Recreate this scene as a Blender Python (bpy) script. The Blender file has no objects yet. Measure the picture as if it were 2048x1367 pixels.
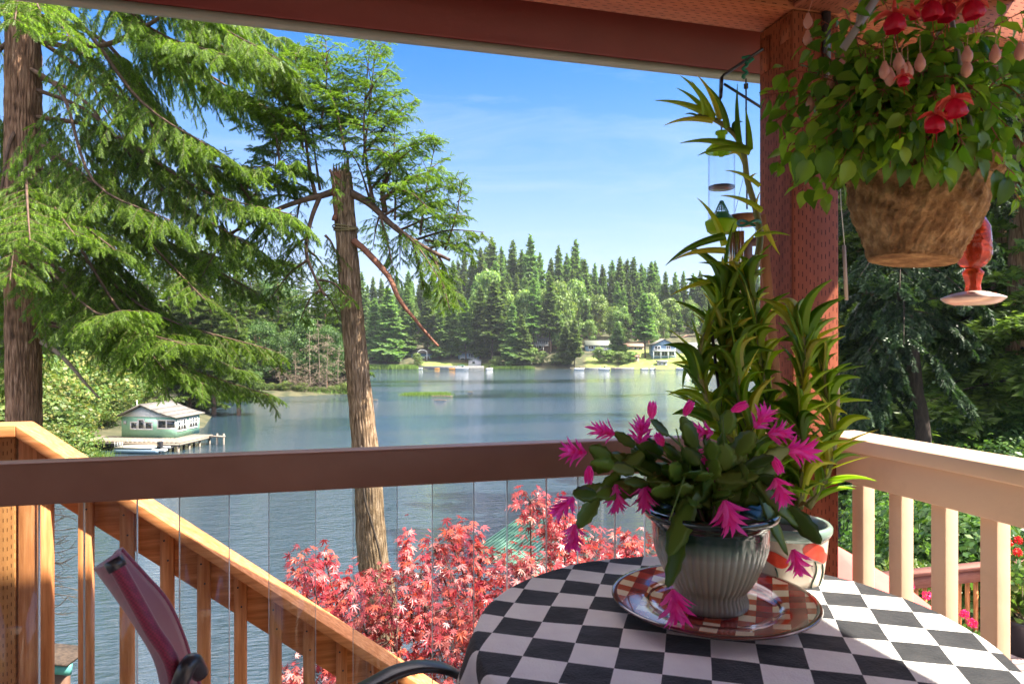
import bpy, math, random
import numpy as np
from mathutils import Vector, Matrix
rad = math.radians
rng = np.random.default_rng(11)
random.seed(5)
sc = bpy.context.scene
C = sc.collection
# ------------------------------------------------------------------ camera
CZ = 12.0                       # eye height above the lake
YAW = rad(14.8)
FX = 1365.0
Rv = np.array([math.cos(YAW), -math.sin(YAW), 0.0])
Fv = np.array([math.sin(YAW), math.cos(YAW), 0.0])
Zv = np.array([0, 0, 1.0])
O0 = np.array([0, 0, CZ])
def P(px, py, d):
    """world point at depth d seen at pixel (px,py) of the 2048 px photograph"""
    return O0 + Fv * d + Rv * ((px - 1024) / FX * d) + Zv * ((690 - py) / FX * d)
def G(px, d, z=0.0):
    p = O0 + Fv * d + Rv * ((px - 1024) / FX * d); p[2] = z
    return p
cam = bpy.data.cameras.new('camera'); camo = bpy.data.objects.new('camera', cam); C.objects.link(camo)
camo.location = (0, 0, CZ); camo.rotation_euler = (math.pi / 2, 0, -YAW)
cam.sensor_width = 36; cam.lens = 36 * FX / 2048; cam.shift_y = 6.5 / 2048
cam.clip_start = 0.05; cam.clip_end = 6000
cam.dof.use_dof = True; cam.dof.focus_distance = 9.0; cam.dof.aperture_fstop = 13
sc.camera = camo
# ------------------------------------------------------------------ world, sun, exposure
SUN = Vector((1.0, -0.45, 1.38)).normalized()
el = math.asin(SUN.z); az = math.atan2(SUN.x, SUN.y)       # az clockwise from +Y
w = bpy.data.worlds.new('World'); sc.world = w; w.use_nodes = True
nt = w.node_tree; nt.nodes.clear()
sky = nt.nodes.new('ShaderNodeTexSky'); sky.sky_type = 'NISHITA'; sky.sun_disc = False
sky.sun_elevation = el; sky.sun_rotation = az; sky.air_density = 1.0; sky.dust_density = 0.35; sky.ozone_density = 2.2
hs = nt.nodes.new('ShaderNodeHueSaturation'); hs.inputs['Saturation'].default_value = 1.42
tc = nt.nodes.new('ShaderNodeTexCoord'); mp = nt.nodes.new('ShaderNodeMapping')
mp.inputs['Scale'].default_value = (1.2, 1.2, 7.0); mp.inputs['Rotation'].default_value = (0.25, 0.1, 0.3)
nz = nt.nodes.new('ShaderNodeTexNoise'); nz.inputs['Scale'].default_value = 2.2; nz.inputs['Detail'].default_value = 7; nz.inputs['Roughness'].default_value = 0.62
nz.inputs['Distortion'].default_value = 0.6
rp = nt.nodes.new('ShaderNodeValToRGB'); rp.color_ramp.elements[0].position = 0.5; rp.color_ramp.elements[1].position = 0.85
rp.color_ramp.elements[0].color = (0, 0, 0, 1); rp.color_ramp.elements[1].color = (0.3, 0.3, 0.3, 1)
mx = nt.nodes.new('ShaderNodeMixRGB'); mx.inputs[2].default_value = (4.2, 5.0, 6.0, 1)
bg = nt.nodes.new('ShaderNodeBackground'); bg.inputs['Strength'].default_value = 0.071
ow = nt.nodes.new('ShaderNodeOutputWorld')
L = nt.links.new
L(tc.outputs['Generated'], mp.inputs[0]); L(mp.outputs[0], nz.inputs['Vector']); L(nz.outputs['Fac'], rp.inputs[0])
L(sky.outputs[0], hs.inputs['Color']); L(hs.outputs[0], mx.inputs[1]); L(rp.outputs[0], mx.inputs[0])
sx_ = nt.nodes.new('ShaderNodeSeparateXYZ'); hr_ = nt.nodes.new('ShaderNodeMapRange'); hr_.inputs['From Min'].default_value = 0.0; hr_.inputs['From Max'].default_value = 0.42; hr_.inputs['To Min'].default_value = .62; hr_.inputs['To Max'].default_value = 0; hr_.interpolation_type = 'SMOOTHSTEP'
m2_ = nt.nodes.new('ShaderNodeMixRGB'); m2_.inputs[2].default_value = (2.75, 3.15, 4.2, 1); L(tc.outputs['Generated'], sx_.inputs[0]); L(sx_.outputs[2], hr_.inputs[0]); L(hr_.outputs[0], m2_.inputs[0]); L(mx.outputs[0], m2_.inputs[1]); # unseen bright cloud added overhead and behind, to lift the porch shade
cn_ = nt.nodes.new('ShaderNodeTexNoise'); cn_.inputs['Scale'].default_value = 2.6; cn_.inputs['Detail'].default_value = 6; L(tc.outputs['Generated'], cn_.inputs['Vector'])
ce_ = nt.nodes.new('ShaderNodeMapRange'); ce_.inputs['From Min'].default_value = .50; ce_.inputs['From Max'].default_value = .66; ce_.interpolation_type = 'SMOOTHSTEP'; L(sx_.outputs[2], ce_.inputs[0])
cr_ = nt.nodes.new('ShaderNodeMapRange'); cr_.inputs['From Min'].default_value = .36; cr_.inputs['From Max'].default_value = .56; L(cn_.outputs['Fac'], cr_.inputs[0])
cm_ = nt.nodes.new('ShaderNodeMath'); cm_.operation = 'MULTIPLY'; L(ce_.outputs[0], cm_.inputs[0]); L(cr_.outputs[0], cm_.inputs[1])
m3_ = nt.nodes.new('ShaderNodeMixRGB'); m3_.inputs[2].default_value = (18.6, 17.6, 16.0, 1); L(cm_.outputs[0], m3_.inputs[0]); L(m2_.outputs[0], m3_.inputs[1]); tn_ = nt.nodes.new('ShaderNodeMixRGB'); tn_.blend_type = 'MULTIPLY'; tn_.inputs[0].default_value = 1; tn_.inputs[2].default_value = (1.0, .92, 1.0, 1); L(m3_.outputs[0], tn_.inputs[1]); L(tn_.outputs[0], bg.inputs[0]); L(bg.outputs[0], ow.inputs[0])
sl = bpy.data.lights.new('sun', 'SUN'); sl.energy = 4.6; sl.angle = rad(0.5); sl.color = (1, 0.93, 0.80)
so = bpy.data.objects.new('sun', sl); C.objects.link(so); so.location = (20, -5, 60)
so.rotation_euler = SUN.to_track_quat('Z', 'Y').to_euler()
sc.view_settings.view_transform = 'Standard'; sc.view_settings.look = 'None'; sc.view_settings.gamma = 1
sc.view_settings.exposure = 1.95
sc.render.engine = 'CYCLES'
cy = sc.cycles
cy.use_denoising = True; cy.max_bounces = 10; cy.diffuse_bounces = 5; cy.glossy_bounces = 4; cy.transmission_bounces = 8
cy.transparent_max_bounces = 12; cy.sample_clamp_indirect = 6; cy.caustics_reflective = False; cy.caustics_refractive = False
cy.blur_glossy = 0.5
# ------------------------------------------------------------------ materials
MATS = {}
def newmat(name):
    m = bpy.data.materials.new(name); m.use_nodes = True
    n = m.node_tree; b = n.nodes['Principled BSDF']
    return m, n, b
def pm(name, c1, c2=None, scale=4, stretch=(1, 1, 1), rough=.6, bump=0, bscale=None, bstretch=None, spec=.4, metal=0,
       c3=None, detail=6, island=0, coat=0, bdist=.01, uvw='Object', contrast=(.3, .7)):
    """two or three tone noise material with optional bump"""
    m, n, b = newmat(name); N = n.nodes; K = n.links.new
    b.inputs['Roughness'].default_value = rough; b.inputs['Metallic'].default_value = metal
    b.inputs['Specular IOR Level'].default_value = spec; b.inputs['Coat Weight'].default_value = coat
    t = N.new('ShaderNodeTexCoord')
    if c2 is None: b.inputs['Base Color'].default_value = (*c1, 1)
    else:
        mpn = N.new('ShaderNodeMapping'); mpn.inputs['Scale'].default_value = stretch; K(t.outputs[uvw], mpn.inputs[0])
        z = N.new('ShaderNodeTexNoise'); z.inputs['Scale'].default_value = scale; z.inputs['Detail'].default_value = detail
        z.inputs['Roughness'].default_value = .6
        K(mpn.outputs[0], z.inputs['Vector'])
        r = N.new('ShaderNodeValToRGB'); e = r.color_ramp.elements
        e[0].position, e[1].position = contrast; e[0].color = (*c1, 1); e[1].color = (*c2, 1)
        if c3: x = e.new((contrast[0] + contrast[1]) / 2); x.color = (*c3, 1)
        K(z.outputs['Fac'], r.inputs[0])
        out = r.outputs[0]
        if island:
            g = N.new('ShaderNodeNewGeometry'); h = N.new('ShaderNodeHueSaturation')
            mr = N.new('ShaderNodeMapRange'); mr.inputs['To Min'].default_value = 1 - island; mr.inputs['To Max'].default_value = 1 + island
            K(g.outputs['Random Per Island'], mr.inputs[0]); K(mr.outputs[0], h.inputs['Value']); K(out, h.inputs['Color']); out = h.outputs[0]
        K(out, b.inputs['Base Color'])
    if bump:
        mpn = N.new('ShaderNodeMapping'); mpn.inputs['Scale'].default_value = bstretch or stretch; K(t.outputs[uvw], mpn.inputs[0])
        z = N.new('ShaderNodeTexNoise'); z.inputs['Scale'].default_value = bscale or scale * 3; z.inputs['Detail'].default_value = 8
        z.inputs['Roughness'].default_value = .65
        K(mpn.outputs[0], z.inputs['Vector'])
        bp = N.new('ShaderNodeBump'); bp.inputs['Strength'].default_value = bump; bp.inputs['Distance'].default_value = bdist
        K(z.outputs['Fac'], bp.inputs['Height']); K(bp.outputs[0], b.inputs['Normal'])
    return m
def leafmat(name, cols, transl=.35, rough=.45, tcol=None, objrand=.0, vscale=.15, spec=.35, patch=0):
    """leaf: island-random colour between cols, part of the light passes through"""
    m, n, b = newmat(name); N = n.nodes; K = n.links.new
    g = N.new('ShaderNodeNewGeometry'); r = N.new('ShaderNodeValToRGB'); e = r.color_ramp.elements
    e[0].color = (*cols[0], 1); e[1].color = (*cols[-1], 1)
    for i, c in enumerate(cols[1:-1], 1): x = e.new(i / (len(cols) - 1)); x.color = (*c, 1)
    K(g.outputs['Random Per Island'], r.inputs[0]); out = r.outputs[0]
    if patch:
        tcn = N.new('ShaderNodeTexCoord'); z = N.new('ShaderNodeTexNoise'); z.inputs['Scale'].default_value = patch; K(tcn.outputs['Object'], z.inputs['Vector'])
        mr = N.new('ShaderNodeMapRange'); mr.inputs['From Min'].default_value = .3; mr.inputs['From Max'].default_value = .7
        mr.inputs['To Min'].default_value = .7; mr.inputs['To Max'].default_value = 1.3
        h = N.new('ShaderNodeHueSaturation'); K(z.outputs['Fac'], mr.inputs[0]); K(mr.outputs[0], h.inputs['Value']); K(out, h.inputs['Color']); out = h.outputs[0]
    if objrand:
        oi = N.new('ShaderNodeObjectInfo'); h = N.new('ShaderNodeHueSaturation')
        for (sock, a, bb) in (('Value', 1 - objrand, 1 + objrand), ('Hue', .5 - objrand * .05, .5 + objrand * .04)):
            mr = N.new('ShaderNodeMapRange'); mr.inputs['To Min'].default_value = a; mr.inputs['To Max'].default_value = bb
            K(oi.outputs['Random'], mr.inputs[0]); K(mr.outputs[0], h.inputs[sock])
        K(out, h.inputs['Color']); out = h.outputs[0]
    K(out, b.inputs['Base Color']); b.inputs['Roughness'].default_value = rough; b.inputs['Specular IOR Level'].default_value = spec
    tr = N.new('ShaderNodeBsdfTranslucent'); mix = N.new('ShaderNodeMixShader'); mix.inputs[0].default_value = transl
    h2 = N.new('ShaderNodeMixRGB'); h2.blend_type = 'MULTIPLY'; h2.inputs[0].default_value = 1; h2.inputs[2].default_value = (*(tcol or (1.5, 1.6, .7)), 1)
    K(out, h2.inputs[1]); K(h2.outputs[0], tr.inputs[0])
    K(b.outputs[0], mix.inputs[1]); K(tr.outputs[0], mix.inputs[2]); K(mix.outputs[0], n.nodes['Material Output'].inputs[0])
    return m
def incised(name, c1, c2, axis, rough=.5):
    """painted pressure-treated timber: rows of small dashes cut along one axis"""
    m, n, b = newmat(name); N = n.nodes; K = n.links.new
    b.inputs['Roughness'].default_value = rough; b.inputs['Specular IOR Level'].default_value = .12
    t = N.new('ShaderNodeTexCoord'); s = N.new('ShaderNodeSeparateXYZ'); K(t.outputs['Object'], s.inputs[0])
    def ma(op, a, bb=None, c=None):
        x = N.new('ShaderNodeMath'); x.operation = op
        for i, v in enumerate((a, bb, c)):
            if v is None: continue
            if isinstance(v, (int, float)): x.inputs[i].default_value = v
            else: K(v, x.inputs[i])
        return x.outputs[0]
    ax = {'X': 0, 'Y': 1, 'Z': 2}[axis]; oth = [i for i in range(3) if i != ax]
    ln = s.outputs[ax]; cr = ma('ADD', s.outputs[oth[0]], s.outputs[oth[1]])
    row = ma('DIVIDE', cr, .0125); rf = ma('FLOOR', row)
    jit = ma('FRACT', ma('MULTIPLY', ma('SINE', ma('MULTIPLY', rf, 12.9898)), 43758.5))
    a = ma('FRACT', ma('ADD', ma('DIVIDE', ln, .034), jit))
    bfr = ma('FRACT', row)
    dash = ma('MULTIPLY', ma('LESS_THAN', a, .42), ma('LESS_THAN', ma('ABSOLUTE', ma('SUBTRACT', bfr, .5)), .1))
    z = N.new('ShaderNodeTexNoise'); mpn = N.new('ShaderNodeMapping'); K(t.outputs['Object'], mpn.inputs[0])
    st = [14, 14, 14]; st[ax] = 1.2; mpn.inputs['Scale'].default_value = st; K(mpn.outputs[0], z.inputs['Vector']); z.inputs['Scale'].default_value = 3; z.inputs['Detail'].default_value = 8
    r = N.new('ShaderNodeValToRGB'); e = r.color_ramp.elements; e[0].position = .3; e[1].position = .72; e[0].color = (*c1, 1); e[1].color = (*c2, 1)
    K(z.outputs['Fac'], r.inputs[0])
    mxx = N.new('ShaderNodeMixRGB'); mxx.inputs[2].default_value = (c1[0] * .25, c1[1] * .2, c1[2] * .2, 1)
    K(dash, mxx.inputs[0]); K(r.outputs[0], mxx.inputs[1]); K(mxx.outputs[0], b.inputs['Base Color'])
    hgt = ma('SUBTRACT', ma('MULTIPLY', z.outputs['Fac'], .35), dash)
    bp = N.new('ShaderNodeBump'); bp.inputs['Strength'].default_value = .7; bp.inputs['Distance'].default_value = .0025
    K(hgt, bp.inputs['Height']); K(bp.outputs[0], b.inputs['Normal'])
    return m
# ------------------------------------------------------------------ mesh helper
class MB:
    def __init__(s): s.v = []; s.f = []; s.n = 0; s.uv = None
    def add(s, v, f, mat=0):
        v = np.asarray(v, float).reshape(-1, 3); f = np.asarray(f, int)
        if f.ndim == 1: f = f.reshape(1, -1)
        s.v.append(v); s.f.append((f + s.n, mat)); s.n += len(v); return s
    def build(s, name, mats, parent=None, smooth=False, bevel=0, offset=None):
        v = np.concatenate(s.v) if s.v else np.zeros((0, 3))
        off = np.zeros(3); p = parent
        while p is not None: off = off + np.array(p.location); p = p.parent
        v = v - off
        me = bpy.data.meshes.new(name); me.vertices.add(len(v)); me.vertices.foreach_set('co', v.astype(np.float32).ravel())
        li = np.concatenate([f.ravel() for f, _ in s.f]); tot = np.concatenate([np.full(len(f), f.shape[1]) for f, _ in s.f])
        mi = np.concatenate([np.full(len(f), m) for f, m in s.f])
        me.loops.add(len(li)); me.loops.foreach_set('vertex_index', li.astype(np.int32))
        me.polygons.add(len(tot)); st = np.concatenate([[0], np.cumsum(tot)[:-1]])
        me.polygons.foreach_set('loop_start', st.astype(np.int32)); me.polygons.foreach_set('loop_total', tot.astype(np.int32))
        me.polygons.foreach_set('material_index', mi.astype(np.int32))
        if smooth: me.polygons.foreach_set('use_smooth', np.ones(len(tot), bool))
        if s.uv is not None:
            ul = me.uv_layers.new(name='UVMap'); ul.data.foreach_set('uv', np.asarray(s.uv)[li].astype(np.float32).ravel())
        me.update(calc_edges=True); me.validate()
        for m in (mats if isinstance(mats, (list, tuple)) else [mats]): me.materials.append(m)
        o = bpy.data.objects.new(name, me); C.objects.link(o); o.parent = parent
        if bevel:
            b = o.modifiers.new('bevel', 'BEVEL'); b.width = bevel; b.segments = 2; b.limit_method = 'ANGLE'
        return o
    # ---- shapes
    def hexa(s, p, mat=0):
        """eight corners: bottom ring 0-3 counter-clockwise, top ring 4-7"""
        return s.add(p, [[3, 2, 1, 0], [4, 5, 6, 7], [0, 1, 5, 4], [1, 2, 6, 5], [2, 3, 7, 6], [3, 0, 4, 7]], mat)
    def box(s, x0, x1, y0, y1, z0, z1, mat=0, M=None):
        p = np.array([[x0, y0, z0], [x1, y0, z0], [x1, y1, z0], [x0, y1, z0], [x0, y0, z1], [x1, y0, z1], [x1, y1, z1], [x0, y1, z1]], float)
        if M is not None: p = xf(M, p)
        return s.hexa(p, mat)
    def prism(s, poly, y0, y1, mat=0, M=None):
        """polygon in XZ (ccw seen from -Y) extruded y0..y1"""
        n = len(poly); a = np.array([[x, y0, z] for x, z in poly] + [[x, y1, z] for x, z in poly], float)
        if M is not None: a = xf(M, a)
        b = s.n; s.v.append(a); s.n += 2 * n
        s.f.append((np.array([list(range(n))]) + b, mat)); s.f.append((np.array([list(range(2 * n - 1, n - 1, -1))]) + b, mat))
        s.f.append((np.array([[(i + 1) % n, i, n + i, n + (i + 1) % n] for i in range(n)]) + b, mat)); return s
    def bar(s, a, b, w, h, up=(0, 0, 1), mat=0):
        a = np.array(a, float); b = np.array(b, float); t = b - a; t /= np.linalg.norm(t); up = np.array(up, float)
        x = np.cross(t, up); x /= np.linalg.norm(x); y = np.cross(x, t)
        c = [(-w / 2, -h / 2), (w / 2, -h / 2), (w / 2, h / 2), (-w / 2, h / 2)]
        p = np.array([a + x * i + y * j for i, j in c] + [b + x * i + y * j for i, j in c]); return s.hexa(p, mat)
    def tube(s, pts, r, n=8, mat=0, caps=True, disp=None):
        pts = np.asarray(pts, float); k = len(pts); r = np.broadcast_to(np.asarray(r, float), (k,))
        t = np.gradient(pts, axis=0); t /= np.linalg.norm(t, axis=1)[:, None] + 1e-12
        u = np.zeros((k, 3)); a = np.array([0, 0, 1.0]) if abs(t[0][2]) < .9 else np.array([1.0, 0, 0])
        u0 = np.cross(t[0], a); u0 /= np.linalg.norm(u0); u[0] = u0
        for i in range(1, k):
            q = u[i - 1] - t[i] * np.dot(u[i - 1], t[i]); u[i] = q / (np.linalg.norm(q) + 1e-12)
        w_ = np.cross(t, u); th = np.arange(n) * 2 * np.pi / n
        rr = r[:, None] * np.ones((1, n))
        if disp is not None: rr = rr + disp(th[None, :], np.arange(k)[:, None])
        v = pts[:, None, :] + rr[..., None] * (np.cos(th)[None, :, None] * u[:, None, :] + np.sin(th)[None, :, None] * w_[:, None, :])
        i, j = np.meshgrid(np.arange(k - 1), np.arange(n), indexing='ij'); j2 = (j + 1) % n
        f = np.stack([i * n + j, i * n + j2, (i + 1) * n + j2, (i + 1) * n + j], -1).reshape(-1, 4)
        b = s.n; s.add(v.reshape(-1, 3), f, mat)
        if caps:
            s.f.append((np.array([list(range(n))[::-1]]) + b, mat)); s.f.append((np.array([list(range(n))]) + b + (k - 1) * n, mat))
        return s
    def lathe(s, prof, c=(0, 0, 0), n=48, mat=0, mod=None, M=None):
        """profile [(r,z)...] turned about the vertical axis through c; mod(theta, i) scales r"""
        prof = np.array(prof, float); k = len(prof); th = np.arange(n) * 2 * np.pi / n
        rr = prof[:, 0][:, None] * np.ones((1, n))
        if mod is not None: rr = rr * mod(th[None, :], np.arange(k)[:, None])
        v = np.stack([rr * np.cos(th), rr * np.sin(th), prof[:, 1][:, None] * np.ones((1, n))], -1).reshape(-1, 3)
        if M is not None: v = xf(M, v)
        v = v + np.array(c)
        i, j = np.meshgrid(np.arange(k - 1), np.arange(n), indexing='ij'); j2 = (j + 1) % n
        f = np.stack([i * n + j, i * n + j2, (i + 1) * n + j2, (i + 1) * n + j], -1).reshape(-1, 4)
        return s.add(v, f, mat)
    def sticks(s, A, B, ra, rb, mat=0):
        """many 3-sided tapering sticks at once"""
        A = np.asarray(A, float); B = np.asarray(B, float); t = B - A; t /= np.linalg.norm(t, axis=1)[:, None] + 1e-9
        ref = np.where(np.abs(t[:, 2:3]) < .9, np.array([[0, 0, 1.0]]), np.array([[1.0, 0, 0]]))
        u = np.cross(t, ref); u /= np.linalg.norm(u, axis=1)[:, None]; w_ = np.cross(t, u); m = len(A)
        ra = np.broadcast_to(ra, (m,)); rb = np.broadcast_to(rb, (m,)); V = np.zeros((m, 6, 3))
        for i in range(3):
            a = i * 2 * np.pi / 3; q = u * math.cos(a) + w_ * math.sin(a); V[:, i] = A + q * ra[:, None]; V[:, 3 + i] = B + q * rb[:, None]
        f = np.array([[0, 1, 4, 3], [1, 2, 5, 4], [2, 0, 3, 5]]); ff = (np.arange(m)[:, None, None] * 6 + f[None]).reshape(-1, 4)
        return s.add(V.reshape(-1, 3), ff, mat)
    def scatter(s, tv, tf, O, D, N_, S, mat=0, roll=None):
        """copies of a template (+Y forward, +Z normal) at O, along D, normal near N_, scaled S"""
        O = np.asarray(O, float); D = np.asarray(D, float); D = D / (np.linalg.norm(D, axis=1)[:, None] + 1e-9)
        N_ = np.broadcast_to(np.asarray(N_, float), D.shape); N_ = N_ - D * np.sum(N_ * D, 1)[:, None]
        ln = np.linalg.norm(N_, axis=1)[:, None]; bad = (ln < 1e-3)[:, 0]
        if bad.any(): N_ = N_.copy(); N_[bad] = np.cross(D[bad], np.array([.3, .8, .1])); ln = np.linalg.norm(N_, axis=1)[:, None]
        N_ = N_ / ln; X = np.cross(D, N_)
        S = np.asarray(S, float); S = S[:, None] * np.ones((1, 3)) if S.ndim == 1 else S
        if not len(O): return s
        V = (O[:, None, :] + tv[None, :, 0:1] * S[:, None, 0:1] * X[:, None] + tv[None, :, 1:2] * S[:, None, 1:2] * D[:, None] + tv[None, :, 2:3] * S[:, None, 2:3] * N_[:, None])
        m = len(O); ff = (np.arange(m)[:, None, None] * len(tv) + np.asarray(tf)[None]).reshape(-1, np.asarray(tf).shape[1])
        return s.add(V.reshape(-1, 3), ff, mat)
def xf(M, p):
    p = np.asarray(p, float); M = np.asarray(M, float)
    if M.shape == (3, 3): return p @ M.T
    return p @ M[:3, :3].T + M[:3, 3]
def rz(a, t=(0, 0, 0)):
    M = np.eye(4); M[0, 0] = M[1, 1] = math.cos(a); M[0, 1] = -math.sin(a); M[1, 0] = math.sin(a); M[:3, 3] = t; return M
def tag(o, label=None, cat=None, group=None, kind=None):
    for k, v in (('label', label), ('category', cat), ('group', group), ('kind', kind)):
        if v: o[k] = v
    return o
def thing(name, label, cat, loc=(0, 0, 0), group=None):
    o = bpy.data.objects.new(name, None); C.objects.link(o); o.location = [float(x) for x in loc]; o.empty_display_size = .2
    return tag(o, label, cat, group)
def copytree(o, parent=None):
    c = o.copy(); C.objects.link(c); c.parent = parent
    for ch in [x for x in o.children]: copytree(ch, c)
    return c
def bez(pts, n=12):
    """smooth Catmull-Rom line through pts"""
    p = np.asarray(pts, float); p = np.vstack([2 * p[0] - p[1], p, 2 * p[-1] - p[-2]]); out = []
    m = len(p) - 3
    for i in range(m):
        t = np.linspace(0, 1, n, endpoint=(i == m - 1))[:, None]; a, b, c, d = p[i:i + 4]
        out.append(.5 * ((2 * b) + (-a + c) * t + (2 * a - 5 * b + 4 * c - d) * t ** 2 + (-a + 3 * b - 3 * c + d) * t ** 3))
    return np.vstack(out)
def nrm(v): v = np.asarray(v, float); return v / (np.linalg.norm(v, axis=-1, keepdims=True) + 1e-9)
def rn(n, k=3, s=1.0): return rng.normal(0, s, (n, k))
# ------------------------------------------------------------------ palette
M = dict(
 bark=pm('bark_red_brown', (.06, .033, .022), (.62, .40, .27), 5, (5, 5, .45), .9, 1, 9, (5, 5, .6), bdist=.06, c3=(.36, .20, .12)),
 bark2=pm('bark_mossy', (.055, .03, .018), (.62, .45, .31), 6, (5, 5, .4), .9, 1, 10, (5, 5, .5), bdist=.06, c3=(.31, .20, .11)),
 barkd=pm('bark_dark', (.03, .022, .018), (.10, .07, .05), 6, (3, 3, .6), .9, .6, 10, bdist=.03),
 twig=pm('dead_twig', (.16, .12, .08), (.34, .27, .19), 10, rough=.85),
 branch=pm('branch_wood', (.07, .042, .03), (.19, .115, .075), 7, rough=.85, bump=.5, bscale=30),
 redlimb=pm('bare_limb_wood', (.09, .03, .02), (.30, .13, .075), 9, rough=.8, bump=.8, bscale=20, bdist=.02),
 needle=leafmat('fir_needles', [(.045, .085, .015), (.085, .155, .022), (.15, .26, .034), (.25, .37, .05)], .45, objrand=.08, patch=.35),
 needle2=leafmat('spruce_needles', [(.05, .085, .025), (.085, .14, .035), (.14, .21, .048), (.20, .28, .06)], .38, objrand=.2, patch=.5),
 fneedle=leafmat('far_conifer_needles', [(.055, .11, .038), (.095, .17, .05), (.15, .245, .068), (.22, .32, .085)], .38, objrand=.32, patch=.12),
 fleaf=leafmat('far_broad_leaves', [(.09, .16, .045), (.14, .23, .06), (.20, .30, .08), (.27, .36, .10)], .35, objrand=.22, patch=.15),
 dneedle=leafmat('shaded_conifer_needles', [(.012, .034, .016), (.022, .052, .022), (.038, .078, .03), (.062, .11, .038)], .25, objrand=.18, patch=.3),  # darker needle copy, shade of the right-hand wood put into its colour
 bleaf=leafmat('broad_leaves', [(.03, .075, .02), (.05, .115, .028), (.085, .165, .04), (.14, .23, .05)], .35, objrand=.15, patch=.5),
 bush=leafmat('bush_leaves', [(.06, .13, .025), (.10, .18, .04), (.16, .22, .05), (.26, .24, .07)], .35, objrand=.2, patch=.6),
 reed=leafmat('reeds', [(.10, .18, .03), (.15, .25, .05), (.22, .30, .08)], .3),
 deadleaf=leafmat('dead_foliage', [(.16, .13, .08), (.24, .18, .11), (.30, .22, .13)], .2),
 grass=pm('lawn_grass', (.09, .17, .035), (.20, .27, .06), .25, rough=.9, bump=.5, bscale=3, bdist=.3),
)
# ------------------------------------------------------------------ terrain and lake
def W2(px, d): p = G(px, d); return (p[0], p[1])
lake = [W2(*q) for q in [(-700, 20), (-300, 17.5), (0, 17), (400, 17), (800, 18), (1200, 20), (1500, 25), (1640, 31), (1730, 37), (1790, 45), (1812, 62),
        (1822, 84), (1800, 104), (1740, 130), (1720, 170), (1700, 240), (1620, 300), (1500, 328), (1380, 338), (1250, 342), (1100, 345), (960, 350), (880, 348), (740, 342), (640, 346), (560, 320),
        (600, 260), (690, 215), (712, 185), (700, 168), (620, 163), (540, 158), (450, 150), (405, 138), (425, 118), (408, 100), (330, 90), (255, 84), (205, 79), (150, 76), (60, 73),
        (-60, 66), (-300, 58), (-700, 45), (-1500, 30), (-1500, 22)]]
LK = np.array(lake)
def lakedist(xy):
    """signed distance to the shore: positive on land"""
    xy = np.asarray(xy, float); out = np.full(len(xy), 1e9); ins = np.zeros(len(xy), bool)
    for a, b in zip(LK, np.roll(LK, -1, 0)):
        ab = b - a; t = np.clip(((xy - a) @ ab) / (ab @ ab), 0, 1); dd = np.hypot(*(xy - (a + t[:, None] * ab)).T); out = np.minimum(out, dd)
        c = (a[1] > xy[:, 1]) != (b[1] > xy[:, 1]); xx = (b[0] - a[0]) * (xy[:, 1] - a[1]) / (b[1] - a[1] + 1e-12) + a[0]; ins ^= c & (xy[:, 0] < xx)
    return np.where(ins, -out, out)
def vnoise(x, y, s, seed=0):
    r = np.random.default_rng(seed); o = 0
    for i in range(5):
        a, b, c = r.uniform(-1, 1), r.uniform(-1, 1), r.uniform(0, 6.28); o = o + np.sin((x * a + y * b) / s * (1.4 + .5 * i) + c) / (1 + .4 * i)
    return o / 2.6
def height(xy):
    xy = np.asarray(xy, float); xy = xy.reshape(-1, 2); dist = lakedist(xy)
    fwd = xy @ Fv[:2]; rt = xy @ Rv[:2]; px = rt / np.maximum(fwd, 1) * FX + 1024
    near = np.clip((fwd < 46) & (np.hypot(xy[:, 0], xy[:, 1]) < 60), 0, 1)
    far = fwd > 230
    h_near = np.minimum(dist * .45, 7.6)
    h_far = 46 * (1 - np.exp(-dist / 46 * .34)) * 1.0 + np.clip(dist - 120, 0, 400) * .02
    h_mid = np.minimum(dist * .10 + .25 * np.minimum(dist, 2), 9)
    h_mid = np.where(px > 1500, np.minimum(dist * .16 + .3 * np.minimum(dist, 2), 12), h_mid)
    h = np.where(near, h_near, np.where(far, h_far, h_mid))
    # blend zone between near slope and mid shore
    r_ = np.hypot(xy[:, 0], xy[:, 1]); kk = np.clip((r_ - 35) / 25, 0, 1); h = np.where(dist > 0, np.where(r_ < 60, h_near * (1 - kk) + h_mid * kk, h), 0)
    kf = np.clip((fwd - 200) / 60, 0, 1); h = np.where((dist > 0) & (r_ >= 60), h_mid * (1 - kf) + h_far * kf, h)
    h = h + np.where(dist > 3, vnoise(xy[:, 0], xy[:, 1], 11, 3) * np.clip((dist - 3) / 30, 0, 1) * .8, 0)
    return np.where(dist > 0, h, np.maximum(dist * .25, -2.5))
def gz(px, d): return float(height([W2(px, d)])[0])
def gzw(x, y): return float(height([(x, y)])[0])
lawns = [  # (px0, px1, d0, d1)
 (740, 835, 338, 350), (1170, 1236, 340, 362), (1236, 1420, 338, 372), (840, 980, 348, 358), (985, 1060, 343, 350)]
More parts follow.
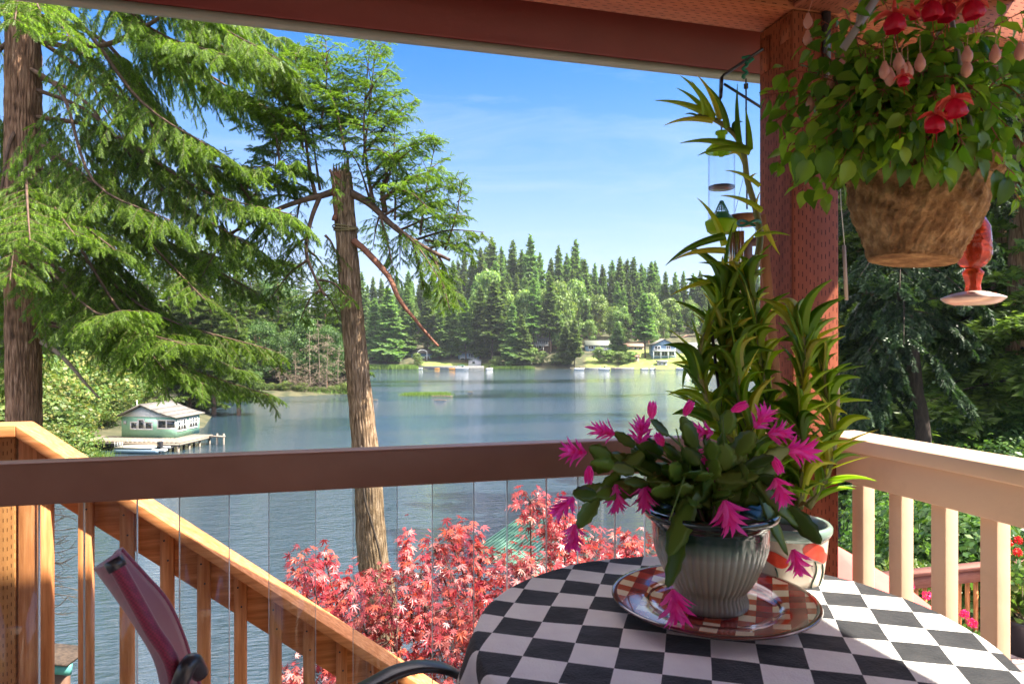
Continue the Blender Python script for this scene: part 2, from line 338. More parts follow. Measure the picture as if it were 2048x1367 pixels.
def build_ground():
    front = np.linspace(-50, 50, 560); back = np.linspace(50, 310, 130)[1:-1]
    ang = np.radians(np.concatenate([front, back])); r = np.concatenate([[.5], np.geomspace(1, 2600, 330)])
    # finer rings across the far shore
    r = np.sort(np.concatenate([r, np.linspace(325, 400, 70), np.linspace(60, 110, 40)]))
    A, Rr = np.meshgrid(ang, r); a = A - 0
    X = Rr * (np.cos(a) * Fv[0] + np.sin(a) * Rv[0]); Y = Rr * (np.cos(a) * Fv[1] + np.sin(a) * Rv[1])
    xy = np.stack([X.ravel(), Y.ravel()], 1); h = height(xy); n, k = len(r), len(ang)
    m = MB(); i, j = np.meshgrid(np.arange(n - 1), np.arange(k), indexing='ij'); j2 = (j + 1) % k
    m.add(np.column_stack([xy, h]), np.stack([i * k + j, i * k + j2, (i + 1) * k + j2, (i + 1) * k + j], -1).reshape(-1, 4)[:, ::-1])
    mat, nn, b = newmat('ground_soil_and_grass'); N = nn.nodes; K = nn.links.new
    b.inputs['Roughness'].default_value = .95
    at = N.new('ShaderNodeAttribute'); at.attribute_name = 'lawn'
    t = N.new('ShaderNodeTexCoord'); z = N.new('ShaderNodeTexNoise'); z.inputs['Scale'].default_value = .35; z.inputs['Detail'].default_value = 8; K(t.outputs['Object'], z.inputs['Vector'])
    r1 = N.new('ShaderNodeValToRGB'); e = r1.color_ramp.elements; e[0].position = .35; e[1].position = .65; e[0].color = (.035, .045, .018, 1); e[1].color = (.11, .10, .05, 1); K(z.outputs['Fac'], r1.inputs[0])
    r2 = N.new('ShaderNodeValToRGB'); e = r2.color_ramp.elements; e[0].position = .35; e[1].position = .65; e[0].color = (.14, .22, .04, 1); e[1].color = (.27, .30, .08, 1); K(z.outputs['Fac'], r2.inputs[0])
    mxx = N.new('ShaderNodeMixRGB'); K(at.outputs['Fac'], mxx.inputs[0]); K(r1.outputs[0], mxx.inputs[1]); K(r2.outputs[0], mxx.inputs[2]); K(mxx.outputs[0], b.inputs['Base Color'])
    bp = N.new('ShaderNodeBump'); bp.inputs['Strength'].default_value = .5; bp.inputs['Distance'].default_value = .1; K(z.outputs['Fac'], bp.inputs['Height']); K(bp.outputs[0], b.inputs['Normal'])
    o = m.build('ground', mat, smooth=True); tag(o, kind='structure')
    fwd = xy @ Fv[:2]; rt = xy @ Rv[:2]; px = rt / np.maximum(fwd, 1) * FX + 1024; lw = np.zeros(len(xy))
    for (a0, a1, d0, d1) in lawns:
        f = np.clip(np.minimum(px - a0, a1 - px) / 6, 0, 1) * np.clip(np.minimum(fwd - d0, d1 - fwd) / 2, 0, 1); lw = np.maximum(lw, f)
    lw = np.where((h > .1), lw, 0)
    at = o.data.attributes.new('lawn', 'FLOAT', 'POINT'); at.data.foreach_set('value', lw.astype(np.float32))
build_ground()
def build_water():
    mat, nn, b = newmat('lake_water'); N = nn.nodes; K = nn.links.new
    b.inputs['Base Color'].default_value = (.022, .044, .062, 1); b.inputs['IOR'].default_value = 1.8; b.inputs['Specular IOR Level'].default_value = .5
    t = N.new('ShaderNodeTexCoord')
    def noise(scale, stretch, det=3, rot=0):
        mm = N.new('ShaderNodeMapping'); mm.inputs['Scale'].default_value = stretch; mm.inputs['Rotation'].default_value = (0, 0, rot); K(t.outputs['Object'], mm.inputs[0])
        z = N.new('ShaderNodeTexNoise'); z.inputs['Scale'].default_value = scale; z.inputs['Detail'].default_value = det; z.inputs['Roughness'].default_value = .55; K(mm.outputs[0], z.inputs['Vector']); return z.outputs['Fac']
    def ma(op, a, bb=None):
        x = N.new('ShaderNodeMath'); x.operation = op
        for i, v in enumerate((a, bb)):
            if v is None: continue
            if isinstance(v, (int, float)): x.inputs[i].default_value = v
            else: K(v, x.inputs[i])
        return x.outputs[0]
    rot = -YAW * 0 + .26
    big = noise(.011, (.55, 1.9, 1), 3, rot)       # wind lanes: long patches of calm and of ripples
    mr = N.new('ShaderNodeMapRange'); mr.inputs['From Min'].default_value = .40; mr.inputs['From Max'].default_value = .52; mr.inputs['To Min'].default_value = .10; mr.inputs['To Max'].default_value = 1.0; K(big, mr.inputs[0])
    ln_w = N.new('ShaderNodeVectorMath'); ln_w.operation = 'LENGTH'; K(t.outputs['Object'], ln_w.inputs[0]); nr_ = N.new('ShaderNodeMapRange'); nr_.inputs['From Min'].default_value = 60; nr_.inputs['From Max'].default_value = 130; nr_.inputs['To Min'].default_value = .9; nr_.inputs['To Max'].default_value = 0; K(ln_w.outputs['Value'], nr_.inputs[0]); stg = ma('MAXIMUM', mr.outputs[0], nr_.outputs[0])
    rip = ma('ADD', ma('MULTIPLY', noise(2.6, (.55, 1.5, 1), 4, rot + .15), .75), ma('MULTIPLY', noise(.7, (.6, 1.5, 1), 3, rot - .2), .9))
    bp = N.new('ShaderNodeBump'); bp.inputs['Distance'].default_value = .28; K(stg, bp.inputs['Strength']); K(rip, bp.inputs['Height']); K(bp.outputs[0], b.inputs['Normal'])
    b.inputs['Roughness'].default_value = .06
    ro = ma('ADD', ma('MULTIPLY', mr.outputs[0], .03), .03); K(ro, b.inputs['Roughness'])
    m = MB(); th = np.linspace(0, 2 * np.pi, 65)[:-1]; m.add(np.column_stack([900 * np.cos(th), 900 * np.sin(th), 0 * th]), [list(range(64))])
    o = m.build('lake_water', mat); tag(o, kind='structure')
build_water()
# ------------------------------------------------------------------ vegetation tools
def sprig(n, wid, ln, ang=.9, up=True, lift=.25):
    """feather of needle triangles along +Y"""
    V = []; F_ = []
    for i in range(n):
        y = (i + .3) / n * .92; s = 1 - .35 * abs(y - .4)
        for sg in ((-1, 1, 0) if up else (-1, 1)):
            l = ln * s
            if sg: d = np.array([sg * math.sin(ang), math.cos(ang), lift * (1 if i % 2 else -.6)])
            else: d = np.array([0, .75, .65])
            p = np.array([0, y, 0]); q = np.array([0, wid * .5, 0]) if sg else np.array([wid * .5, 0, 0])
            b = len(V); V += [p - q, p + q, p + d * l]; F_.append([b, b + 1, b + 2])
    b = len(V); V += [[-wid * .25, .85, 0], [wid * .25, .85, 0], [0, 1.05, .02]]; F_.append([b, b + 1, b + 2])
    return np.array(V, float), np.array(F_)
SP_NEAR = sprig(9, .10, .25); SP_MID = sprig(4, .34, .5); SP_FAR = sprig(2, .85, .85, up=False, lift=.4)
LEAF2 = (np.array([[0, 0, 0], [.32, .45, .1], [0, 1, 0], [-.32, .45, .1]], float), np.array([[0, 1, 2, 3]]))
class Fol:
    def __init__(s): s.A = []; s.B = []; s.ra = []; s.rb = []; s.o = []; s.d = []; s.l = []; s.wood = MB()
    def stick(s, A, B, ra, rb): s.A.append(A); s.B.append(B); s.ra.append(np.broadcast_to(ra, (len(A),))); s.rb.append(np.broadcast_to(rb, (len(A),)))
    def limb(s, pts, r0, r1, lat, t0=.3, step=.16, sag=.25, hang=.5, sl=.22, sstep=.09, bare=0, smooth=6, taper=.75, updir=0., draw=True):
        pts = bez(pts, smooth); seg = np.linalg.norm(np.diff(pts, axis=0), axis=1); cum = np.concatenate([[0], np.cumsum(seg)]); Lh = cum[-1]
        if draw: s.wood.tube(pts, np.linspace(r0, r1, len(pts)), 6)
        ts = np.arange(t0 * Lh, Lh, step); m = len(ts)
        if m < 1: return
        ts = ts + rng.uniform(-.4, .4, m) * step; ts = np.clip(ts, 0, Lh * .999)
        p = np.stack([np.interp(ts, cum, pts[:, i]) for i in range(3)], 1); q = np.stack([np.interp(np.minimum(ts + .02, Lh), cum, pts[:, i]) for i in range(3)], 1)
        T = nrm(q - p + 1e-6); rel = np.clip((ts / Lh - t0) / (1 - t0), 0, 1)
        S = nrm(np.cross(T, Zv + .15 * rn(m))); S = S * np.where(np.arange(m) % 2, 1, -1)[:, None]
        l = lat * (1 - taper * rel ** 1.5) * rng.uniform(.65, 1.2, m)
        D = nrm(S * .8 + T * .6 + Zv * (rng.uniform(-.2, .12, m) + updir)[:, None]); K_ = max(3, int(lat / sstep)); ss = (np.arange(K_) + .5) / K_
        pos = p[:, None] + D[:, None] * (l[:, None] * ss[None])[..., None] - Zv * (sag * l[:, None] ** 2 * ss[None] ** 2)[..., None]
        fr = np.concatenate([p[:, None], pos[:, :-1]], 1); rr = r1 * .5 * (1 - ss * .7)
        s.stick(fr.reshape(-1, 3), pos.reshape(-1, 3), np.tile(rr, m) + .0012, np.tile(rr * .8, m) + .001)
        Dt = nrm(D[:, None] - Zv * (2 * sag * l[:, None] * ss[None])[..., None]); Bn = nrm(np.cross(Dt, Zv))
        sel = ss > bare
        for sg in (-1, 1, 0):
            dd = nrm(Dt * (.55 if sg else 1) + sg * Bn * .55 - Zv * (hang * rng.uniform(.3, 1.5, (m, K_)))[..., None] + .18 * rng.normal(0, 1, (m, K_, 3)))
            kk = sel if sg else (sel & (np.arange(K_) % 2 == 0))
            s.o.append(pos[:, kk].reshape(-1, 3)); s.d.append(dd[:, kk].reshape(-1, 3)); s.l.append((sl * rng.uniform(.6, 1.25, (m, K_)))[:, kk].ravel())
    def build(s, parent, needle, wood, tmpl, woodname='limbs', crown='crown', xs=1.0):
        mb = s.wood
        if s.A: mb.sticks(np.concatenate(s.A), np.concatenate(s.B), np.concatenate(s.ra), np.concatenate(s.rb))
        if mb.n: mb.build(woodname, wood, parent, smooth=True)
        O = np.concatenate(s.o); D = np.concatenate(s.d); l = np.concatenate(s.l); f = MB()
        f.scatter(tmpl[0], tmpl[1], O, D, Zv + .5 * rn(len(O)), np.stack([l * xs, l, l * xs], 1)); return f.build(crown, needle, parent)
def bark_disp(amp, k=13, dz=.06, seed=0):
    r = np.random.default_rng(seed); ph = r.uniform(0, 6.28, 12)
    def f(th, i):
        z = i * dz
        a = np.abs(np.sin(k * .5 * th + 1.5 * np.sin(z * 1.7 + ph[0]) + ph[1])) ** .6
        b = np.abs(np.sin(k * th * 1. + 2.2 * np.sin(z * 2.9 + ph[2] + th) + ph[3])) ** .7
        c = np.sin(z * 9 + 3 * np.sin(3 * th + ph[4])) * np.sin(7 * th + z * 2 + ph[5])
        return amp * (a * .9 + b * .9 - .9 + .35 * c) + amp * .6 * np.sin(th * 2 + z * .5 + ph[6])
    return f
def trunk(mb, pts, r0, r1, n=72, amp=.02, k=26, dz=.06, seed=0, power=1.0):
    pts = bez(pts, 8); Lh = np.linalg.norm(np.diff(pts, axis=0), axis=1).sum(); m = max(6, int(Lh / dz))
    cum = np.concatenate([[0], np.cumsum(np.linalg.norm(np.diff(pts, axis=0), axis=1))]); t = np.linspace(0, Lh, m)
    q = np.stack([np.interp(t, cum, pts[:, i]) for i in range(3)], 1)
    return mb.tube(q, r0 + (r1 - r0) * (t / Lh) ** power, n, disp=bark_disp(amp, k, dz, seed))
# ------------------------------------------------------------------ the big fir at the left
D0 = 14.0
t = thing('fir_tree', 'huge brown-trunked fir with long drooping green boughs, nearest tree beside the stair railing', 'tree', G(52, D0, gz(52, D0)))
mb = MB(); trunk(mb, [G(60, D0, gz(52, D0) - .3), P(53, 1310, D0), P(50, 1000, D0), P(47, 650, D0), P(47, 300, D0), P(46, 0, D0), P(46, -500, D0)], .325, .27, 130, .030, 34, .04, 3)
mb.build('trunk', M['bark'], t, smooth=True)
fo = Fol()
limbs = [(-330, 470, 40, 13, .05), (-280, 560, 120, 12.5, .05), (-220, 600, 175, 13.5, .05), (-180, 540, 215, 15, .04), (-130, 450, 110, 11.8, .045), (-90, 600, 250, 14.5, .05),
         (-20, 430, 300, 12, .06), (20, 590, 330, 13.3, .05), (-250, 380, -20, 12, .05), (60, 520, 395, 15.5, .05), (130, 340, 440, 11.6, .05), (170, 500, 490, 13, .045), (230, 590, 430, 12.7, .05),
         (270, 410, 600, 12, .045), (320, 520, 590, 14, .045), (350, 575, 520, 15.3, .045), (390, 370, 690, 11.2, .045), (420, 480, 690, 13.5, .045), (455, 545, 700, 13.2, .045),
         (500, 410, 770, 12.6, .04), (520, 260, 620, 10.8, .04), (540, 480, 740, 15.5, .04), (560, 330, 740, 12, .04), (600, 230, 700, 14.8, .04),
         (640, 540, 790, 15.2, .035), (250, -80, 520, 12.5, .05), (60, -160, 330, 14, .05), (420, -120, 640, 15, .04), (-200, -160, 80, 13, .05), (200, 250, 520, 17.5, .045), (-60, 300, 330, 18, .045), (400, 330, 640, 17.5, .04), (100, 120, 430, 18.5, .05),
         (300, 20, 640, 17.5, .05), (150, -30, 400, 18, .05), (480, 150, 620, 18, .04), (-350, 640, 110, 15.5, .045), (560, 430, 700, 17, .04), (480, 30, 780, 17.5, .04)]
for k, (sy, ex, ey, ed, r0) in enumerate(limbs):
    a = P(47, sy, D0); e = P(ex, ey, ed); mid = a * .5 + e * .5; dn = e - a; ln = np.linalg.norm(dn)
    m1 = a + dn * .3 + Zv * (ln * .03) + rn(1)[0] * .12; m2 = a + dn * .68 - Zv * ln * .045 + rn(1)[0] * .15
    up = sy < 260
    fo.limb([a, m1, m2, e], r0 * 1.1, .008, 1.3 if up else 1.1, t0=.30 if up else .22, step=.095, sag=.38, hang=1.3 if up else .8, sl=.22 if up else .19, sstep=.075, bare=.10, taper=.5)
# boughs reaching towards the deck, across the trunk
for (sy, ex, ey, ed) in [(330, 150, 470, 10.5), (300, 60, 480, 9.8), (350, 230, 500, 10.8), (300, 20, 560, 9.6), (-60, 80, 20, 10.5), (-80, 30, 40, 10), (-60, 140, 75, 11)]:
    a = P(47, sy, D0); e = P(ex, ey, ed); dn = e - a; fo.limb([a, a + dn * .35 + Zv * .15, a + dn * .7, e], .04, .008, .75, t0=.45, step=.13, sag=.4, hang=.8, sl=.19, sstep=.08, taper=.5)
fo.build(t, M['needle'], M['branch'], SP_NEAR, 'boughs', 'foliage', .8)
# bare limbs and dead twigs of the big fir
mb = MB()
for pts, r in [([P(70, 60, 13.9), P(110, 70, 13.6), P(190, 92, 13), P(260, 70, 12.6), P(345, 20, 12.3)], .07), ([P(75, 80, 14), P(170, 110, 13.6), P(250, 190, 13.2), P(330, 280, 13)], .06),
               ([P(78, 155, 14), P(140, 180, 13.8), P(200, 240, 13.6), P(215, 330, 13.6)], .045), ([P(80, 270, 14), P(110, 330, 13.8), P(122, 420, 13.7)], .075)]:
    q = bez(pts, 8); mb.tube(q, np.linspace(r, r * .45, len(q)), 8)
mb.build('bare_limb', M['branch'], t, smooth=True)
mb = MB(); q = bez([P(84, 684, 13.9), P(115, 705, 13.6), P(145, 735, 13.4), P(170, 765, 13.2), P(198, 795, 13)], 8); mb.tube(q, np.linspace(.055, .018, len(q)), 8)
tag(mb.build('broken_limb', M['twig'], t, smooth=True), 'bare tan limb sloping down above the bushes')
mb = MB(); A = []; B = []
for y in np.linspace(1015, 1215, 15):
    p = P(82, y, 14.0); x1 = rng.uniform(45, 80); q = bez([p, P(82 + x1 * .5, y + rng.uniform(-6, 14), 13.9), P(82 + x1, y + rng.uniform(-15, 12), 13.7)], 5); mb.tube(q, np.linspace(.014, .005, len(q)), 4)
    for _ in range(5):
        k = rng.integers(2, len(q) - 1); A.append(q[k]); B.append(q[k] + Rv * rng.uniform(.05, .28) + Zv * rng.uniform(-.2, .2))
mb.sticks(A, B, .007, .003); mb.build('dead_twigs', M['twig'], t)
# ------------------------------------------------------------------ the snapped fir in the middle
t = thing('snapped_fir_tree', 'fir with snapped-off top and rope-tied trunk, standing between deck and lake in the middle', 'tree', G(775, D0, gz(775, D0)))
mb = MB(); trunk(mb, [G(778, D0, gz(775, D0) - .3), P(768, 1270, D0), P(745, 1110, D0), P(735, 950, D0), P(717, 760, D0), P(702, 600, D0), P(691, 450, D0), P(682, 345, D0)], .355, .18, 130, .028, 30, .04, 8)
# splintered top
top = P(682, 345, D0)
for i in range(16):
    a = i / 16 * 6.28; rr = .15; b = top + (Rv * math.cos(a) + Fv * math.sin(a)) * rr; hh = rng.uniform(.06, .34) * (1.3 if math.cos(a) > .2 else .6)
    mb.sticks([b - Zv * .25], [b + Zv * hh], .055, .008)
mb.build('trunk', M['bark2'], t, smooth=True)
mb = MB(); q = np.array([P(672 + 3 * math.sin(y * .11), y, D0 - .19) for y in range(345, 445, 6)]); mb.tube(q, .045 + .02 * np.sin(np.arange(len(q)) * 1.3), 10, disp=bark_disp(.016, 8, .1, 4))
tag(mb.build('rotten_wood', M['redlimb'], t, smooth=True), 'red rotten wood inside the snapped top')
mb = MB(); fo = Fol()
big = [([P(668, 383, 14), P(640, 392, 13.9), P(600, 402, 13.8), P(540, 425, 13.6), P(470, 462, 13.4), P(430, 480, 13.3)], .075, .02), ([P(700, 385, 14), P(740, 408, 13.9), P(790, 455, 13.7), P(850, 495, 13.5), P(900, 520, 13.4)], .085, .03),
       ([P(640, 392, 13.9), P(622, 440, 13.8), P(612, 500, 13.7), P(628, 550, 13.6), P(650, 592, 13.5)], .05, .02), ([P(632, 395, 13.9), P(618, 330, 13.9), P(606, 230, 13.9), P(598, 130, 13.9)], .045, .01),
       ([P(640, 380, 13.9), P(630, 310, 14), P(622, 240, 14.1)], .03, .01), ([P(748, 412, 13.9), P(735, 340, 13.9), P(728, 240, 13.9), P(740, 90, 13.9)], .045, .008), ([P(770, 425, 13.9), P(765, 380, 13.9), P(775, 350, 13.9)], .06, .04), ([P(775, 350, 13.9), P(760, 300, 13.9)], .03, .02)]
for pts, a, b in big: q = bez(pts, 8); mb.tube(q, np.linspace(a, b, len(q)), 8)
mb.build('branches', M['branch'], t, smooth=True)
mb = MB(); q = bez([P(708, 482, 13.9), P(735, 505, 13.7), P(775, 550, 13.4), P(800, 600, 13.2), P(835, 645, 13.1), P(876, 692, 13.0)], 10); mb.tube(q, np.linspace(.07, .022, len(q)), 10, disp=bark_disp(.013, 8, .05, 2))
tag(mb.build('broken_limb', M['redlimb'], t, smooth=True), 'bare red-brown limb hanging down to the right')
def leader(base, tip, rlen, n=16, up=.38, az0=0, sl=.15, dens=.16, hang=.35):
    base = np.array(base); tip = np.array(tip); q = bez([base, base * .5 + tip * .5 + rn(1)[0] * .06, tip], 6); fo.wood.tube(q, np.linspace(.028, .006, len(q)), 6)
    for i in range(n):
        f = (i + .5) / n; p = base + (tip - base) * f; a = az0 + i * 2.4 + rng.uniform(-.4, .4); l = rlen * (1 - f) ** .6 * rng.uniform(.7, 1.2) + .18
        d = nrm(Rv * math.cos(a) + Fv * math.sin(a) * .8 + Zv * (up + .5 * f)); e = p + d * l - Zv * .1 * l
        fo.limb([p, p + d * l * .5, e], .012, .003, .42 * min(1, l) + .12, t0=.1, step=.085, sag=.25, hang=hang, sl=sl, sstep=.085, smooth=4, taper=.6)
leader(P(606, 300, 13.9), P(590, 108, 13.9), .95, 20); leader(P(640, 260, 14), P(652, 78, 13.9), .75, 16); leader(P(725, 330, 13.9), P(752, 74, 13.9), .95, 24)
leader(P(700, 250, 14.2), P(690, 150, 14.2), .7, 10); leader(P(560, 330, 13.6), P(545, 140, 13.6), .8, 16)
for (bx_, by_, tx_, ty_, rl_, nn_) in [(500, 400, 480, 330, .7, 9), (790, 440, 800, 320, .6, 10), (840, 470, 872, 280, .6, 12), (770, 380, 790, 240, .45, 9), (560, 400, 555, 290, .6, 8), (890, 500, 925, 360, .4, 8)]:
    leader(P(bx_, by_, 13.9 + rng.uniform(-.6, .6)), P(tx_, ty_, 13.9 + rng.uniform(-.6, .6)), rl_, nn_)
for a, e, lt in [((790, 450), (880, 560), .5), ((820, 470), (850, 590), .5), ((760, 430), (790, 560), .45), ((860, 500), (900, 620), .5), ((850, 480), (950, 520), .5), ((800, 440), (900, 400), .6), ((770, 400), (850, 360), .6), ((735, 300), (830, 200), .4), ((735, 250), (795, 190), .35), ((740, 350), (850, 280), .6), ((740, 380), (868, 272), .6), ((760, 400), (890, 335), .7), ((770, 430), (922, 366), .65), ((800, 460), (930, 430), .65),
                 ((830, 480), (968, 464), .5), ((850, 500), (935, 500), .55), ((870, 500), (912, 600), .5), ((720, 250), (650, 220), .6), ((730, 300), (800, 330), .7), ((610, 220), (540, 230), .6), ((606, 260), (520, 300), .7),
                 ((640, 400), (560, 360), .7), ((600, 402), (520, 400), .7), ((560, 418), (480, 500), .8), ((620, 470), (560, 540), .7), ((615, 500), (660, 560), .6), ((640, 580), (600, 640), .6), ((640, 580), (680, 640), .5), ((470, 462), (400, 560), .7),
                 ((560, 418), (520, 520), .8), ((600, 402), (590, 480), .7), ((660, 340), (675, 400), .25), ((760, 430), (745, 500), .45), ((800, 460), (800, 530), .45), ((850, 500), (885, 575), .5), ((740, 400), (700, 300), .5), ((615, 520), (540, 600), .7), ((870, 510), (890, 610), .4), ((690, 300), (660, 180), .5),
                 ((730, 200), (780, 140), .35), ((790, 380), (860, 420), .6), ((650, 470), (680, 530), .5), ((640, 560), (700, 600), .4)]:
    d0 = 13.9 + rng.uniform(-.5, .5); d1 = d0 + rng.uniform(-.9, .9); p0 = P(*a, d0); p1 = P(*e, d1); dn = p1 - p0
    fo.limb([p0, p0 + dn * .5 + Zv * .12, p1], .03, .006, lt * .95, t0=.1, step=.095, sag=.3, hang=.6, sl=.16, sstep=.085, taper=.5, updir=rng.uniform(-.45, .35))
fo.build(t, M['needle'], M['branch'], SP_NEAR, 'twigs', 'foliage', .85)
mb = MB()
for j in range(3):
    c = P(690 + j, 454 + j * 4, D0); th = np.linspace(0, 6.28, 30); rr = .245; mb.tube(np.array([c + (Rv * math.cos(a) + Fv * math.sin(a)) * rr + Zv * .02 * math.sin(a * 2 + j) for a in th]), .014, 6)
tag(mb.build('rope', pm('old_rope', (.16, .12, .05), (.28, .22, .1), 30), None, smooth=True), 'old rope wound round the snapped fir trunk near its top', 'rope')
mb = MB(); q = bez([P(722, 890, 13.68), P(728, 985, 13.62), P(742, 1040, 13.62), P(757, 1095, 13.62), P(764, 1135, 13.62)], 8); mb.tube(q, .022, 8)
tag(mb.build('climbing_vine', M['barkd'], None, smooth=True), 'thin dark climbing stem slanting across the snapped fir trunk below the rail', 'vine')
# ------------------------------------------------------------------ tree templates for the forests
def conifer_proto(h, rad_, n_limbs, lat, step, sl, sstep, tmpl, needle, crownbase=.12, drop=.25, r=.35, hang=.4, xs=1.0, name='conifer_tree', one=False, narrow=1.0, rag=.3):
    fo = Fol(); fo.wood = MB(); ph = rng.uniform(0, 6)
    for i in range(n_limbs):
        f = (i + rng.uniform(0, 1)) / n_limbs; f = f ** .9; z = h * (crownbase + (1 - crownbase) * f); a = i * 2.4 + ph + rng.uniform(-.3, .3)
        l = rad_ * narrow * ((1 - f) ** .75 * .92 + .06) * rng.uniform(.5, 1.2) * (min(1, f / .1) * .4 + .6) * (1 + rag * math.sin(2 * a + ph + z * 3.1 / h * 4) * .6 + rag * math.sin(z / h * 23 + ph * 2) * .5)
        d = np.array([math.cos(a), math.sin(a), 0]); p = np.array([0, 0, z]); ds = drop * (1 - f) - .35 * f
        fo.limb([p, p + d * l * .5 - Zv * ds * l * .35, p + d * l - Zv * ds * l], .012 * h / 6 * (1 - f) + .01, .01, lat * l / rad_ + .12 * sl, t0=.08, step=step, sag=.12, hang=hang, sl=sl * (.55 + .45 * (1 - f)), sstep=sstep, smooth=3, taper=.45, draw=not one)
    # tip
    fo.o.append(np.array([[0, 0, h * (1 - .012 * k)] for k in range(5)])); fo.d.append(np.array([[.15 * math.cos(k * 2), .15 * math.sin(k * 2), 1] for k in range(5)], float)); fo.l.append(np.full(5, sl * .9))
    T = MB()
    pts = np.array([[.12 * math.sin(z * .2 + ph), .12 * math.cos(z * .17 + ph), z] for z in np.linspace(-1.5, h * .97, 14)]); T.tube(pts, np.linspace(r, .03, 14), 9)
    if one:
        O = np.concatenate(fo.o); D = np.concatenate(fo.d); l = np.concatenate(fo.l)
        T.f = [(f, 1) for f, _ in T.f]; T.scatter(tmpl[0], tmpl[1], O, D, Zv + .4 * rn(len(O)), np.stack([l * xs, l, l * xs], 1)); o = T.build(name, [needle, M['barkd']], None); return o
    root = thing(name, None, None); T.build('trunk', M['bark'], root, smooth=True); fo.build(root, needle, M['barkd'], tmpl, 'limbs', 'crown', xs); return root
def broad_proto(h, rx, n, leaf, mat, crownbase=.2, lobes=22, name='broadleaf_tree', one=False, r=.25, bark='bark'):
    T = MB(); Pp = []
    for i in range(lobes):
        a = rng.uniform(0, 6.28); u = rng.uniform(0, 1) ** .5; zc = rng.uniform(0, 1); w_ = math.sin(math.pi * (zc * .86 + .12)) ** .6
        Pp.append([rx * .68 * u * w_ * math.cos(a), rx * .68 * u * w_ * math.sin(a), h * (crownbase + (1 - crownbase) * (zc * .86 + .05))])
    Pp = np.array(Pp); R_ = rx * rng.uniform(.28, .46, lobes); k = rng.integers(0, lobes, n)
    d = nrm(rn(n)); d[:, 2] = np.where(rng.uniform(size=n) < .6, np.abs(d[:, 2]), d[:, 2]); pos = Pp[k] + d * (R_[k] * rng.uniform(.62, 1.06, n))[:, None] * np.array([1, 1, .8])
    T.tube(np.array([[.1 * math.sin(z), .1 * math.cos(z), z] for z in np.linspace(-1, h * (crownbase + .35), 8)]), np.linspace(r, r * .4, 8), 8, mat=1)
    A = np.repeat(np.array([[0, 0, h * crownbase]]), lobes, 0) + np.array([0, 0, 1]) * (Pp[:, 2:3] - h * crownbase) * .3
    T.sticks(A, Pp, r * .35, r * .08, mat=1)
    f = T if one else MB()
    dirs = nrm(np.cross(d, rn(n)) + .25 * rn(n) - Zv * .25); f.scatter(LEAF2[0], LEAF2[1], pos, dirs, d + .55 * rn(n), leaf * rng.uniform(.6, 1.3, n), mat=0)
    if one: return T.build(name, [mat, M[bark]], None)
    T.f = [(q, 0) for q, _ in T.f]; root = thing(name, None, None); T.build('trunk', M[bark], root); f.build('crown', mat, root); return root
def place(proto, used, x, y, z, s, rot, label, cat, group, sx=1.0):
    o = proto if proto not in used else copytree(proto)
    used.add(proto); o.location = (x, y, z); o.scale = (s * sx, s * sx, s); o.rotation_euler = (rng.normal(0, .012), rng.normal(0, .012), rot)
    tag(o, label, cat, group); return o
# ---- far shore
FC = [conifer_proto(34, 5.6, 130, 1.7, .8, 1.55, .75, SP_FAR, M['fneedle'], .05, .3, one=True, name='far_conifer', hang=.35),
      conifer_proto(34, 5.0, 130, 1.5, .75, 1.4, .7, SP_FAR, M['fneedle'], .10, .45, one=True, name='far_conifer', hang=.5),
      conifer_proto(34, 5.4, 105, 1.9, .85, 1.6, .8, SP_FAR, M['fneedle'], .22, .1, one=True, name='far_conifer', hang=.25),
      conifer_proto(34, 4.4, 120, 1.2, .7, 1.3, .7, SP_FAR, M['fneedle'], .30, .2, one=True, name='far_conifer', hang=.3)]
FB = [broad_proto(17, 8.0, 3400, .95, M['fleaf'], .08, 30, 'far_broadleaf_tree', one=True), broad_proto(15, 6, 2600, .9, M['fleaf'], .1, 22, 'far_broadleaf_tree', one=True)]
used = set()
GF = 'conifers of the far shore forest'
def landmark(px):
    for b_, n_ in ((735, 'behind the snapped trunk'), (775, 'just right of the snapped trunk'), (815, 'above the yellow-green far reeds'), (862, 'above the pavilion house'), (905, 'left of the long blue house'), (962, 'above the long blue house'), (1005, 'right of the long blue house'), (1055, 'left of the brown hillside house'), (1105, 'above the brown hillside house'),
                   (1150, 'above the pontoon dock'), (1190, 'left of the moss-green roof'), (1232, 'above the moss-green roof'), (1285, 'above the orange-roofed cabin'), (1325, 'left of the utility pole'), (1360, 'above the blue gabled house'), (1405, 'above the pale grey house'), (1450, 'behind the leftmost aloe leaves'), (1520, 'behind the aloe stems')):
        if px < b_: return n_
    return 'behind the post'
def farc(px, d, ytop, k, label='tall green conifer in the dense forest across the lake', group=GF, sx=1.0):
    g = gz(px, d); top = CZ + (690 - ytop) / FX * d; h = top - g
    if h < 4: return
    p = G(px, d); return place(FC[k], used, p[0], p[1], g, h / 34, rng.uniform(0, 6.28), label, 'conifer', group, sx)
